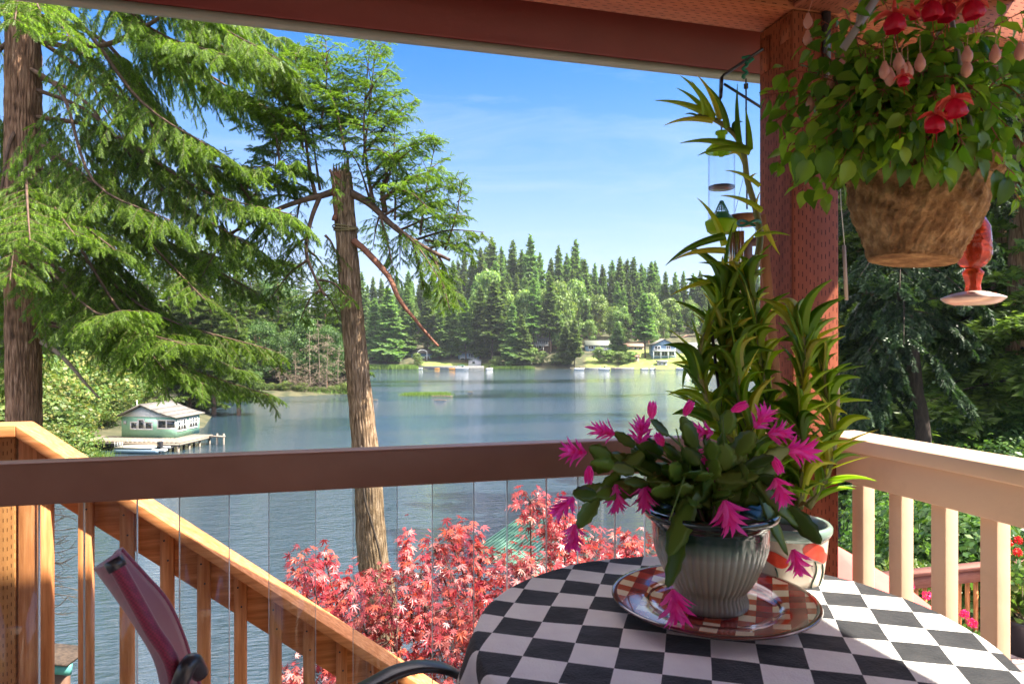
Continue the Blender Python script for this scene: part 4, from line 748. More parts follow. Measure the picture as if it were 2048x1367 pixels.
boat(924, 340, 6.5, 'white boat under a teal canopy at the dock below the blue house', 'teal'); boat(905, 341, 3.6, 'orange kayak moored left of the teal-canopied boat', None, hull='orange', small=True, cat='kayak'); boat(979, 341, 4, 'small white boat moored alone left of the far reeds', None, .6); boat(1208, 337, 5.5, 'dark-topped white motorboat below the green-roofed house', 'darkroof'); boat(1305, 338, 4.2, 'small blue-canopied boat before the dock shed', 'teal', .8); boat(1366, 337, 6.5, 'long white boat at the right-hand far dock', None); boat(1290, 338, 3.5, 'low white rowing boat left of the dock shed', None, small=True, cat='rowing boat')
boat(838, 345, 3.8, 'upturned white dinghy below the pavilion house', None, small=True, cat='dinghy'); boat(874, 344.5, 2.6, 'tiny yellow kayak against the retaining wall', None, hull='orange', small=True, cat='kayak'); boat(1158, 336, 5, 'white pontoon float moored at the wooden dock', None)
t = thing('utility_pole', 'wooden utility pole with crossarm behind the blue gabled house', 'utility pole', P(1328, 690, 385)); a = P(1328, 700, 385); b = P(1328, 651, 385); MB().tube([a, b], .22, 6).build('pole', M['wood'], t); MB().bar(b - Zv * .8 - Rv * 1.2, b - Zv * .8 + Rv * 1.2, .15, .15).build('crossarm', M['wood'], t)
m = MB(); a = b - Zv * .8
for s_ in (-1, 1): m.tube(bez([a + Rv * s_, a + Rv * 12 - Zv * 1.4, a + Rv * 26 - Zv * .3], 5), .03, 3)
tag(m.build('power_line', M['dark'], None), 'power lines running right from the utility pole', 'cable')
# ---- the green boathouse
DB = 80.4; zb = 12 - (875 - 690) / FX * DB
A0 = P(352, 875, DB); RB = rz(-YAW + rad(-6.6), A0) @ np.diag([1.055, 1.055, 1.10, 1.0])      # local x right along the front, y away; corner at origin
Wf, Ls, Hh = 6.55, 4.6, 2.05
t = thing('boathouse', 'mint-green boathouse with white windows and curved grey roof over the lake', 'boathouse', A0)
hl = [(-Wf, 2.35), (-Wf * .62, 3.45)]
roofp = [(-Wf - .25, 2.22), (-Wf * .62, 3.48), (-Wf * .4, 2.95), (-Wf * .25, 2.6), (-Wf * .1, 2.33), (.35, 2.12)]
wallp = [(-Wf, 0), (0, 0), (0, 2.05), (-Wf * .1, 2.18), (-Wf * .25, 2.44), (-Wf * .4, 2.78), (-Wf * .62, 3.32), (-Wf, 2.22)]
mw, nn, b = newmat('green_shingle_courses'); N = nn.nodes; K = nn.links.new
tcn = N.new('ShaderNodeTexCoord'); mpn = N.new('ShaderNodeMapping'); mpn.inputs['Rotation'].default_value = (rad(90), 0, 0); br = N.new('ShaderNodeTexBrick'); br.inputs['Scale'].default_value = 4; br.inputs['Color1'].default_value = (.30, .58, .42, 1); br.inputs['Color2'].default_value = (.36, .66, .48, 1); br.inputs['Mortar'].default_value = (.2, .44, .29, 1); br.inputs['Mortar Size'].default_value = .012; K(tcn.outputs['Object'], mpn.inputs[0]); K(mpn.outputs[0], br.inputs['Vector']); K(br.outputs[0], b.inputs['Base Color']); b.inputs['Roughness'].default_value = .7
m = MB(); m.prism(wallp, 0, Ls, M=RB); m.build('wall', mw, t)
m = MB(); m.prism([(-Wf - .02, 2.22), (-Wf * .1, 2.2), (-Wf * .25, 2.44), (-Wf * .4, 2.78), (-Wf * .62, 3.32)], -.04, 0, M=RB); m.build('gable_board', M['white'], t)
m = MB()
for (x0, z0), (x1, z1) in zip(roofp[:-1], roofp[1:]): m.prism([(x0, z0), (x1, z1), (x1, z1 + .12), (x0, z0 + .12)], -.5, Ls + .6, M=RB)
m.build('roof', M['shingle'], t)
def win(root, x0, x1, z0, z1, M_, n=1, sash=False, side=False):
    f = MB(); q = .15
    def bx(a0, a1, c0, c1, y0, y1):
        if side: f.box(-y1, -y0, a0, a1, c0, c1, M=M_)
        else: f.box(a0, a1, y0, y1, c0, c1, M=M_)
    bx(x0 - q, x1 + q, z1, z1 + q, -.07, 0); bx(x0 - q, x1 + q, z0 - q, z0, -.07, 0); bx(x0 - q, x0, z0, z1, -.07, 0); bx(x1, x1 + q, z0, z1, -.07, 0)
    for i in range(1, n): c = x0 + (x1 - x0) * i / n; bx(c - q / 2, c + q / 2, z0, z1, -.065, 0)
    if sash: c = (z0 + z1) / 2; bx(x0, x1, c - .03, c + .03, -.05, 0)
    w_ = f.build('window', M['white'], root); g = MB()
    if side: g.box(0.002, .03, x0, x1, z0, z1, M=M_)
    else: g.box(x0, x1, -.03, -.002, z0, z1, M=M_)
    g.build('pane', M['glass'], w_)
win(t, -5.35, -4.7, .95, 1.55, RB); win(t, -4.45, -3.85, .95, 1.85, RB); win(t, -3.6, -2.9, .95, 1.55, RB); win(t, -2.1, -.15, 1.05, 1.8, RB, 2)
win(t, .35, 1.75, .75, 1.8, RB, 3, True, True); win(t, 2.6, 4.0, .8, 1.8, RB, 3, True, True)
m = MB(); m.box(-6.25, -5.95, -.12, -.003, 1.4, 1.75, M=RB); m.build('meter_box', M['greyh'], t)
m = MB(); m.tube([xf(RB, [[-5.4, 1, 3]])[0], xf(RB, [[-5.4, 1, 3.9]])[0]], .05, 6); m.build('vent_pipe', M['white'], t)
t = thing('boathouse_dock', 'weathered plank dock on piles around the green boathouse', 'dock', A0)
m = MB()
for i in range(23): m.box(-9.6 + i * .525, -9.6 + i * .525 + .5, -3.2, 3.3 if i > 5 else .8, -.14, -.02, M=RB)
m.build('planks', M['wood'], t)
m = MB(); m.box(-9.7, 2.45, -3.25, -3.15, -.36, -.141, M=RB); m.box(2.45, 2.55, -3.25, 3.3, -.36, -.141, M=RB); m.box(2.56, 4.3, 2.3, 2.8, -.2, -.05, M=RB); m.build('beams', M['wood'], t)
m = MB()
for x in (-3.5, -1.6, .3, 2.2):
    for y in (-3.0, -1.0, 1.0, 3.0):
        p = xf(RB, [[x, y, -.15]])[0]; MB().tube([p - Zv * 3.2, p], .13, 8).build('piling', M['wood'], t)
for (x, y) in ((4.2, 2.55), (3.4, 2.55)): p = xf(RB, [[x, y, .2]])[0]; MB().tube([p - Zv * 3.5, p], .11, 8).build('piling', M['wood'], t)
for (x0, x1) in ((-1.6, .3), (.3, 2.2)): m.bar(xf(RB, [[x0, -3.05, -1.0]])[0], xf(RB, [[x1, -3.05, -.3]])[0], .08, .12)
m.build('braces', M['wood'], t)
PB = rz(-YAW + rad(-4), P(222, 904, 75.6)); t = thing('pontoon_boat', 'flat pontoon boat with pale rails and outboard motor moored at the boathouse dock', 'pontoon boat', P(270, 904, 75.6)); zz = .15
m = MB()
for y in (.25, 2.0):
    q = [xf(PB, [[x, y, zz]])[0] for x in (0, .25, .6, 5.0, 5.3)]; m.tube(q, [.05, .2, .28, .28, .22], 12)
for z in m.v: pass
m.build('pontoons', pm('blue_grey_aluminium', (.30, .42, .52), rough=.35, metal=.3), t, smooth=True)
m = MB(); m.box(.35, 4.7, 0, 2.3, zz + .3, zz + .42, M=PB); m.build('deck_plate', pm('boat_deck', (.5, .46, .36), (.6, .55, .45), 4), t)
m = MB()
for (xa, xb, y) in ((.4, 2.2, 2.25), (2.6, 4.6, 2.25), (.4, 1.3, .05)):
    for z in (.62, .78, .95): m.bar(xf(PB, [[xa, y, zz + z]])[0], xf(PB, [[xb, y, zz + z]])[0], .04, .04)
    for x in np.linspace(xa, xb, 4): m.bar(xf(PB, [[x, y, zz + .42]])[0], xf(PB, [[x, y, zz + .97]])[0], .05, .05, up=Rv)
m.build('rail', M['white'], t)
m = MB(); m.box(4.75, 5.2, .9, 1.35, zz + .3, zz + .95, M=PB); m.box(4.85, 5.05, 1.05, 1.2, zz - .6, zz + .3, M=PB); m.build('motor', M['dark'], t, bevel=.04)
m = MB(); m.box(4.7, 5.9, 1.6, 2.4, zz + .1, zz + .35, M=PB); m.box(5.3, 6.0, .3, .9, zz - .05, zz + .2, M=PB); m.build('float', M['white'], t, bevel=.05)
# ---- green ribbed roof and near shed
t = thing('green_roof_shed', 'shed roof of pale green ribbed metal just behind the red maple', 'shed', P(1050, 1090, 24)); mt = colm('green_metal_roof', (.20, .40, .30), .4)
q0, q1, q2, q3 = P(940, 1106, 23), P(1075, 1165, 20.5), P(1190, 1075, 23.5), P(1048, 1030, 26); m = MB(); m.hexa(np.array([q0, q1, q2, q3, q0 + Zv * .06, q1 + Zv * .06, q2 + Zv * .06, q3 + Zv * .06])); m.build('roof', mt, t); m = MB()
for f in np.linspace(0.02, .98, 22): m.bar(q0 + (q1 - q0) * f + Zv * .075, q3 + (q2 - q3) * f + Zv * .075, .04, .05)
m.build('ribs', pm('roof_rib_green', (.12, .28, .20), rough=.4), t)
m = MB(); c = (q0 + q1 + q2 + q3) / 4; [m.bar(p * .85 + c * .15 - Zv * .05, (p * .85 + c * .15) - Zv * 4, .14, .14, up=Rv) for p in (q0, q1, q2, q3)]; m.build('posts', M['wood'], t)
t = thing('lower_shed', 'small shed with teal fascia and mossy roof edge at the foot of the big fir', 'shed', P(60, 1340, 11)); m = MB(); a, b = P(-160, 1308, 11), P(142, 1338, 11); m.bar(a, b, .06, .17); m.build('fascia', pm('teal_paint', (.10, .36, .32), (.13, .42, .36), 5, rough=.5), t)
m = MB(); m.hexa(np.array([a + Zv * .09 - Fv * .1, b + Zv * .09 - Fv * .1, b + Zv * .10 + Fv * .5, a + Zv * .10 + Fv * .5, a + Zv * .13 - Fv * .1, b + Zv * .13 - Fv * .1, b + Zv * .15 + Fv * .5, a + Zv * .15 + Fv * .5])); m.build('roof', M['barkd'], t)
m = MB(); m.hexa(np.array([a - Zv * 2.2 + Fv * .3, b - Zv * 2.2 + Fv * .3 - Rv * .3, b - Zv * 2.2 + Fv * .45 - Rv * .3, a - Zv * 2.2 + Fv * .45, a + Zv * .05 + Fv * .3, b + Zv * .05 + Fv * .3 - Rv * .3, b + Zv * .06 + Fv * .45 - Rv * .3, a + Zv * .06 + Fv * .45])); m.build('wall', M['brown'], t)
# footbridge and lake dock on the right
for (x0, x1, y, d, nm, lab) in [(1768, 1822, 866, 86, 'footbridge', 'dark footbridge over the inlet seen right of the post'), (1722, 1776, 1028, 46, 'lake_dock', 'dark dock railing on the water seen between the first balusters')]:
    t = thing(nm, lab, 'bridge' if nm == 'footbridge' else 'dock', P(x0, y, d)); a = P(x0, y, d); b = P(x1, y, d); m = MB(); m.bar(a, b, 1.2, .2); [m.tube([a + (b - a) * f - Zv * 3, a + (b - a) * f], .1, 6) for f in (.1, .5, .9)]; m.build('walkway', M['barkd'], t); m = MB()
    for z in (.35, .65, .95): m.bar(a + Zv * z, b + Zv * z, .06, .08)
    for f in np.linspace(0, 1, 7): m.bar(a + (b - a) * f, a + (b - a) * f + Zv * 1.0, .09, .09, up=Rv)
    m.build('railing', M['barkd'], t)
# ------------------------------------------------------------------ the deck: roof, post, rails (heights relative to the eye)
E = CZ
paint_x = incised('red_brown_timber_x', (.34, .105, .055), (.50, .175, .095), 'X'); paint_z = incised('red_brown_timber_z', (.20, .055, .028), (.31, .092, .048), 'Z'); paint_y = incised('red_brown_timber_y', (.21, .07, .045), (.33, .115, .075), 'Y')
maroon = pm('maroon_fascia_paint', (.20, .034, .030), (.24, .045, .038), 3, rough=.5, bump=.1, bscale=60)
greymetal = pm('grey_drip_edge', (.24, .27, .24), (.32, .34, .31), 6, rough=.5)
brownrail = pm('brown_rail_paint', (.25, .125, .08), (.29, .15, .10), 8, rough=.4, spec=.22, bump=.05, bscale=40)
tanpaint = pm('tan_rail_paint', (.56, .37, .24), (.72, .50, .33), 5, (1, 1, 1), rough=.5, bump=.4, bscale=18, bdist=.003, contrast=(.22, .5), detail=12)
def cedar(name, st):
    return pm(name, (.42, .145, .045), (.78, .36, .15), 7, st, rough=.6, bump=.35, bscale=9, bdist=.003, c3=(.60, .24, .085), spec=.25)
ced_x = cedar('cedar_board_x', (.6, 9, 9)); ced_z = cedar('cedar_post_z', (9, 9, .6))
boards = pm('deck_boards_paint', (.34, .25, .23), (.44, .34, .32), 4, (1, 8, 1), rough=.7, bump=.3)
stucco = pm('house_wall_paint', (.66, .60, .54), (.72, .66, .60), 2, rough=.8)
# deck floor
m = MB(); 
for i in range(34): m.box(-4.4 + 0 * i, 1.50, -2.6 + i * .142 , -2.6 + i * .142 + .137, E - 1.29, E - 1.25)
o = m.build('deck_floor', boards, None); tag(o, kind='structure')
t = thing('house_wall', 'painted siding wall of the house behind the deck', 'wall', (0, -2.65, E - 1.3)); m = MB(); m.box(-4.4, 1.98, -2.85, -2.65, E - 4, E + 1.16); m.build('siding', stucco, t)
m = MB(); m.box(-1.2, .6, -2.647, -2.60, E - 1.25, E + .8); m.build('glass_door', M['glass'], t)
# post
X0, X1, Y0, Y1 = 1.231, 1.382, 1.625, 1.776
t = thing('deck_post', 'red-brown incised timber post carrying the porch roof at the deck corner', 'post', ((X0 + X1) / 2, (Y0 + Y1) / 2, E - 1.3))
m = MB(); m.box(X0, X1, Y0, Y1, E - 4.4, E + .927); m.build('timber', paint_z, t, bevel=.004)
m = MB(); m.box(1.325, 1.345, 1.612, 1.624, E + .74, E + 1.0); m.build('dark_strip', M['dark'], t)  # narrow dark strip down the top of the front face
m = MB(); m.box(X0 - .003, X0 - .0005, Y0 + .005, Y0 + .05, E + .85, E + .915); m.box(X0 - .003, X0 - .0005, Y0 + .1, Y0 + .145, E + .80, E + .90); m.build('metal_tab', paint_z, t)
# roof
t = thing('porch_roof', 'red-brown porch roof with incised beams and maroon fascia above the deck', 'porch roof', (0, 0, E + .93))
m = MB(); m.box(-4.4, 2.3, Y0, Y1, E + .93, E + 1.115); m.build('front_beam', paint_x, t, bevel=.004)
m = MB(); m.box(X0, X1, -2.6, Y0 - .002, E + .93, E + 1.11); m.build('side_beam', paint_y, t, bevel=.004)
YF = 2.05
for i in range(8):
    x = 1.10 - i * .61; m = MB(); m.prism([(0, 0), (.04, 0), (.04, .09), (0, .09)], 0, YF + 2.6 - .002, M=rz(0, (x, -2.6, E + 1.118))); m.build('rafter', paint_y, t)
m = MB(); m.box(-4.4, 1.976, -2.6, YF - .001, E + 1.21, E + 1.235); m.build('ceiling', pm('porch_ceiling_paint', (.30, .13, .09), (.36, .16, .11), 5, (8, 1, 1), rough=.6), t)
m = MB(); m.box(-4.4, 1.98, YF, YF + .04, E + .937, E + 1.26); m.build('fascia', maroon, t)
m = MB(); m.box(-4.4, 1.99, YF + .012, YF + .052, E + .920, E + .935); m.build('drip_edge', greymetal, t)
m = MB(); m.box(1.977, 2.015, -2.6, YF + .04, E + 1.05, E + 1.262); m.build('rake_board', maroon, t)
m = MB(); m.box(-4.4, 2.03, -2.6, YF + .06, E + 1.264, E + 1.29); m.build('roof_covering', M['shingle'], t)
# front rail with glass balusters
t = thing('glass_balustrade', 'brown metal rail with clear glass balusters between table and stairs', 'railing', (-1, 1.62, E - 1.2))
m = MB(); m.box(-4.4, X0 - .002, 1.60, 1.655, E - .328, E - .2405); m.build('top_rail', brownrail, t, bevel=.006)
m = MB(); m.box(-4.4, X0 - .002, 1.60, 1.655, E - 1.20, E - 1.15); m.build('bottom_rail', brownrail, t, bevel=.004)
gm, nn, b = newmat('clear_glass_baluster'); b.inputs['Base Color'].default_value = (.93, .97, .95, 1); b.inputs['Transmission Weight'].default_value = 1; b.inputs['Roughness'].default_value = 0; b.inputs['IOR'].default_value = 1.25
N = nn.nodes; K = nn.links.new
lt = N.new('ShaderNodeBsdfTransparent'); lt.inputs[0].default_value = (.93, .955, .95, 1); gl_ = N.new('ShaderNodeBsdfGlossy'); gl_.inputs['Roughness'].default_value = .02; lw_ = N.new('ShaderNodeLayerWeight'); lw_.inputs[0].default_value = .5; pw = N.new('ShaderNodeMath'); pw.operation = 'POWER'; pw.inputs[1].default_value = 5; K(lw_.outputs['Facing'], pw.inputs[0])
ma_ = N.new('ShaderNodeMath'); ma_.operation = 'MULTIPLY_ADD'; ma_.inputs[1].default_value = .9; ma_.inputs[2].default_value = .035; K(pw.outputs[0], ma_.inputs[0])
ms = N.new('ShaderNodeMixShader'); K(ma_.outputs[0], ms.inputs[0]); K(lt.outputs[0], ms.inputs[1]); K(gl_.outputs[0], ms.inputs[2]); K(ms.outputs[0], N['Material Output'].inputs[0])
egm = pm('glass_edge', (.62, .70, .66), rough=.15, spec=.8)
ks = [k for k in range(-12, 8) if -.505 + .1845 * k + .1 < X0 + .05]
gx = None
for k in ks:
    x = -.505 + .1845 * k; m = MB(); m.box(x, x + .1, 1.622, 1.630, E - 1.15, E - .3285)
    g = m.build('glass_baluster', gm, t)
    e = MB(); e.box(x - .0012, x - .0001, 1.6215, 1.6305, E - 1.15, E - .3285); e.box(x + .1001, x + .1012, 1.6215, 1.6305, E - 1.15, E - .3285); e.build('polished_edge', egm, g)
# right rail
t = thing('tan_railing', 'tan painted wooden railing with square balusters right of the table', 'railing', (1.42, 0, E - 1.2))
m = MB(); m.box(1.345, 1.487, -2.6, Y0 + .10 if False else Y0 - .002, E - .286, E - .250); m.build('cap_rail', tanpaint, t, bevel=.005)
m = MB(); m.box(1.370, 1.408, -2.6, Y0 - .002, E - .376, E - .287); m.build('face_board', tanpaint, t, bevel=.004)
m = MB(); m.box(1.409, 1.45, -2.6, Y0 - .002, E - 1.20, E - 1.11); m.build('bottom_board', tanpaint, t, bevel=.004)
for i in range(31):
    y = 1.605 - i * .130; m = MB(); m.box(1.4085, 1.449, y - .0405, y, E - 1.109, E - .289); m.build('baluster', tanpaint, t, bevel=.003)
m = MB(); m.box(1.383, 1.487, Y0 - .001, Y0 + .06, E - .286, E - .250); m.build('cap_end', tanpaint, t)
# stair railing of cedar
YS = 2.80
def SX(px): u = (px - 1024) / FX; d = YS / (math.cos(YAW) - math.sin(YAW) * u); return d * (math.sin(YAW) + math.cos(YAW) * u), d
def SZ(px, py): return (690 - py) / FX * SX(px)[1]
xa, za = SX(42)[0], SZ(42, 848); xb, zb_ = SX(500)[0], SZ(500, 1142)
slope = (zb_ - za) / (xb - xa)
XE = xb + 1.6
t = thing('stair_railing', 'new orange cedar stair railing running down to the right beyond the glass', 'stair railing', (xa, YS, E - 1.25))
def sloped(x0, x1, y0, y1, top, bot, name, mat, parent, x_shift=0):
    m = MB(); z0 = za + slope * (x0 - xa); z1 = za + slope * (x1 - xa)
    m.prism([(x0, E + z0 + bot), (x1, E + z1 + bot), (x1, E + z1 + top), (x0, E + z0 + top)], y0, y1); return m.build(name, mat, parent, bevel=.003)
sloped(xa, XE, YS - .044, YS + .104, 0, -.042, 'cap_rail', ced_x, t)
m = MB(); m.box(-3.4, xa - .001, YS - .044, YS + .104, E + za - .040, E + za + .0); m.build('landing_cap', ced_x, t, bevel=.003)
sloped(xa + .03, XE, YS + .036, YS + .072, -.045, -.215, 'sub_rail', ced_x, t)
m = MB(); m.box(-3.4, xa - .12, YS + .036, YS + .072, E + za - .18, E + za - .043); m.build('landing_board', ced_x, t, bevel=.003)
m = MB(); p1 = SX(30)[0]; m.box(p1 - .09, p1, YS - .002, YS + .088, E - 2.2, E + za - .042); m.build('newel_post', incised('cedar_incised', (.40, .17, .06), (.52, .25, .09), 'Z'), t, bevel=.004)
bx = [34, 73, 155, 238, 319, 393, 467, 538, 605, 671, 733, 793, 850, 905, 958]
for i, px in enumerate(bx):
    x = SX(px)[0] + .002; zt = za + slope * (x - xa) - (.046 if x > xa else 0); zt2 = za + slope * (x + .04 - xa) - .046
    m = MB(); 
    if px == 34: m.box(x, x + .06, YS + .003, YS + .035, E - 2.0, E + za - .05)
    else: m.prism([(x, E + zt - 1.3), (x + .043, E + zt - 1.3), (x + .043, E + zt2), (x, E + zt)], YS - .001, YS + .035)
    if px != 34:
        for zq in (.055, .13):
            q = [(x + .014 + .013 * (zq > .1), YS - .0035, E + zt - zq), (x + .014 + .013 * (zq > .1), YS + .001, E + zt - zq)]; m.tube(q, .0035, 8, mat=1)
    m.build('baluster', [ced_z, M['dark']], t, bevel=.002 if px == 34 else 0)
# the stairs and landing under it (mostly below the picture)
t = thing('stairs', 'cedar stairs below the stair railing', 'stairs', (0, 2.1, E - 2)); m = MB(); m.box(-3.4, xa + .1, 1.7, 2.85, E - 1.29, E - 1.25); m.build('landing', boards, t)
for i in range(7): x = xa + .1 + i * .25; z = E - 1.25 - .19 * (i + 1); m = MB(); m.box(x, x + .27, 1.7, 2.85, z - .04, z); m.build('tread', boards, t)
# ------------------------------------------------------------------ table
TC = O0 + Fv * 1.208 + Rv * .377; TZ = E - .508; TR = .443
t = thing('round_patio_table', 'round patio table under a checkered cloth', 'table', (TC[0], TC[1], E - 1.25))
m = MB(); m.lathe([(0, TZ - .03), (TR - .015, TZ - .03), (TR - .008, TZ - .02), (TR - .01, TZ - .006), (0, TZ - .006)], (TC[0], TC[1], 0), 72); m.build('tabletop', M['dark'], t, smooth=True)
for k in range(4):
    a = k * math.pi / 2 + .6; d = np.array([math.cos(a), math.sin(a), 0]); c0 = np.array([TC[0], TC[1], 0]); m = MB(); m.tube(bez([c0 + d * .34 + Zv * (TZ - .03), c0 + d * .30 + Zv * (E - .9), c0 + d * .36 + Zv * (E - 1.25)], 6), .014, 8); m.build('leg', M['dark'], t, smooth=True)
# cloth: a flat round sheet laid over, its overhang falls in folds
nr, na = 90, 360; RC = .66; V = []; UV = []
ca = rad(-YAW * 0); ang_c = math.atan(.275) # rows turned against the view
for i in range(nr + 1):
    s_ = RC * (i / nr) ** .8
    for j in range(na):
        a = j / na * 2 * math.pi; uvx, uvy = s_ * math.cos(a), s_ * math.sin(a)
        if s_ <= TR - .012: r, z = s_, TZ
        else:
            q = s_ - (TR - .012); bend = min(q / .03, 1); drop = max(q - .012, 0)
            fold = (math.sin(a * 11 + 1.3 * math.sin(a * 2 + .5)) * .5 + .5 * math.sin(a * 17 + 2)) * min(drop / .12, 1) * .028
            r = TR - .012 + min(q, .03) * (1 - .35 * bend) + drop * .10 + fold; z = TZ - max(0, q - .010) * .98 * bend
        z += .0011 * math.sin(uvx * 13 + 3 * math.sin(uvy * 7 + 1)) * (s_ < TR) + .0008 * math.sin(uvx * 31 + 2 * math.sin(uvy * 9)) * (s_ < TR) + .0006 * math.sin(uvy * 47 + 3 * uvx)
        V.append([TC[0] + r * math.cos(a), TC[1] + r * math.sin(a), z]); UV.append([uvx, uvy])
m = MB(); i, j = np.meshgrid(np.arange(1, nr), np.arange(na), indexing='ij'); j2 = (j + 1) % na
m.add(V, np.stack([i * na + j, (i + 1) * na + j, (i + 1) * na + j2, i * na + j2], -1).reshape(-1, 4)); m.f.append((np.array([[na + q for q in range(na)]]), 0)); m.uv = np.array(UV)
mc, nn, b = newmat('checkered_cloth'); N = nn.nodes; K = nn.links.new; b.inputs['Roughness'].default_value = .85; b.inputs['Specular IOR Level'].default_value = .15
b.inputs['Sheen Weight'].default_value = .15
tcn = N.new('ShaderNodeTexCoord'); mpn = N.new('ShaderNodeMapping'); K(tcn.outputs['UV'], mpn.inputs[0]); mpn.inputs['Rotation'].default_value = (0, 0, YAW + ang_c); mpn.inputs['Location'].default_value = (.022, .031, .5)
nzz = N.new('ShaderNodeTexNoise'); nzz.inputs['Scale'].default_value = 5; K(tcn.outputs['UV'], nzz.inputs['Vector']); vm = N.new('ShaderNodeVectorMath'); vm.operation = 'MULTIPLY_ADD'; vm.inputs[1].default_value = (.006, .006, 0); K(nzz.outputs['Color'], vm.inputs[0]); K(mpn.outputs[0], vm.inputs[2])
ch = N.new('ShaderNodeTexChecker'); ch.inputs['Scale'].default_value = 1 / .0745; K(vm.outputs[0], ch.inputs['Vector'])
n2 = N.new('ShaderNodeTexNoise'); n2.inputs['Scale'].default_value = 22; n2.inputs['Detail'].default_value = 8; K(tcn.outputs['UV'], n2.inputs['Vector'])
ra = N.new('ShaderNodeValToRGB'); e = ra.color_ramp.elements; e[0].position = .35; e[1].position = .7; e[0].color = (.80, .79, .75, 1); e[1].color = (.74, .72, .71, 1)
rb = N.new('ShaderNodeValToRGB'); e = rb.color_ramp.elements; e[0].position = .35; e[1].position = .7; e[0].color = (.018, .02, .024, 1); e[1].color = (.034, .035, .038, 1)
K(n2.outputs['Fac'], ra.inputs[0]); K(n2.outputs['Fac'], rb.inputs[0]); K(ra.outputs[0], ch.inputs['Color1']); K(rb.outputs[0], ch.inputs['Color2']); K(ch.outputs['Color'], b.inputs['Base Color'])
wv = N.new('ShaderNodeTexNoise'); wv.inputs['Scale'].default_value = 260; K(tcn.outputs['UV'], wv.inputs['Vector']); n3 = N.new('ShaderNodeTexNoise'); n3.inputs['Scale'].default_value = 9; n3.inputs['Detail'].default_value = 5; K(tcn.outputs['UV'], n3.inputs['Vector'])
ad = N.new('ShaderNodeMath'); ad.operation = 'MULTIPLY_ADD'; ad.inputs[1].default_value = .12; K(wv.outputs['Fac'], ad.inputs[0]); K(n3.outputs['Fac'], ad.inputs[2])
bp = N.new('ShaderNodeBump'); bp.inputs['Strength'].default_value = .5; bp.inputs['Distance'].default_value = .028; K(ad.outputs[0], bp.inputs['Height']); K(bp.outputs[0], b.inputs['Normal'])
o = m.build('tablecloth', mc, None, smooth=True); tag(o, 'black and white checkered cloth draped over the round table', 'tablecloth')
# plate
PC = O0 + Fv * 1.30 + Rv * .383; PC[2] = TZ + .0015
mp_, nn, b = newmat('checked_glazed_plate'); N = nn.nodes; K = nn.links.new; b.inputs['Roughness'].default_value = .09; b.inputs['Specular IOR Level'].default_value = .6; b.inputs['Coat Weight'].default_value = .6; b.inputs['Coat Roughness'].default_value = .03
tcn = N.new('ShaderNodeTexCoord'); mpn = N.new('ShaderNodeMapping'); K(tcn.outputs['Object'], mpn.inputs[0]); mpn.inputs['Rotation'].default_value = (0, 0, .62); mpn.inputs['Location'].default_value = (.01, 0, .5); s3 = N.new('ShaderNodeSeparateXYZ'); K(mpn.outputs[0], s3.inputs[0]); st_2 = []
for ax_ in (0, 1):
    a1 = N.new('ShaderNodeMath'); a1.operation = 'DIVIDE'; a1.inputs[1].default_value = .058; K(s3.outputs[ax_], a1.inputs[0]); a2 = N.new('ShaderNodeMath'); a2.operation = 'FRACT'; K(a1.outputs[0], a2.inputs[0]); a3 = N.new('ShaderNodeMath'); a3.operation = 'GREATER_THAN'; a3.inputs[1].default_value = .5; K(a2.outputs[0], a3.inputs[0]); st_2.append(a3.outputs[0])
g1 = N.new('ShaderNodeMixRGB'); g1.inputs[1].default_value = (.80, .68, .44, 1); g1.inputs[2].default_value = (.36, .035, .022, 1); K(st_2[0], g1.inputs[0]); g2 = N.new('ShaderNodeMixRGB'); g2.inputs[1].default_value = (.42, .07, .02, 1); g2.inputs[2].default_value = (.20, .012, .012, 1); K(st_2[0], g2.inputs[0]); ch = N.new('ShaderNodeMixRGB'); K(st_2[1], ch.inputs[0]); K(g1.outputs[0], ch.inputs[1]); K(g2.outputs[0], ch.inputs[2])
sp = N.new('ShaderNodeSeparateXYZ'); K(tcn.outputs['Object'], sp.inputs[0]); ln_ = N.new('ShaderNodeVectorMath'); ln_.operation = 'LENGTH'; cx = N.new('ShaderNodeCombineXYZ'); K(sp.outputs[0], cx.inputs[0]); K(sp.outputs[1], cx.inputs[1]); K(cx.outputs[0], ln_.inputs[0])
rr = N.new('ShaderNodeValToRGB'); rr.color_ramp.interpolation = 'CONSTANT'; e = rr.color_ramp.elements; e[0].position = 0; e[0].color = (0, 0, 0, 1); e[1].position = .180 / .2; e[1].color = (1, 1, 1, 1); x = e.new(.118 / .2); x.color = (1, 1, 1, 1); x = e.new(.122 / .2); x.color = (0, 0, 0, 1)
dv = N.new('ShaderNodeMath'); dv.operation = 'DIVIDE'; dv.inputs[1].default_value = .2; K(ln_.outputs['Value'], dv.inputs[0]); K(dv.outputs[0], rr.inputs[0]); mxx = N.new('ShaderNodeMixRGB'); mxx.inputs[2].default_value = (.10, .025, .02, 1); K(rr.outputs[0], mxx.inputs[0]); K(ch.outputs[0], mxx.inputs[1]); K(mxx.outputs[0], b.inputs['Base Color'])
m = MB(); m.lathe([(0, .012), (.10, .012), (.116, .014), (.124, .020), (.130, .0235), (.16, .028), (.183, .031), (.190, .0315), (.1915, .029), (.186, .025), (.15, .020), (.12, .010), (.10, .004), (.095, 0), (.085, .003), (0, .003)], (0, 0, 0), 128)
o = m.build('plate', mp_, None, smooth=True); o.location = PC; tag(o, 'large glazed plate with red and cream checks under the cactus pot', 'plate')
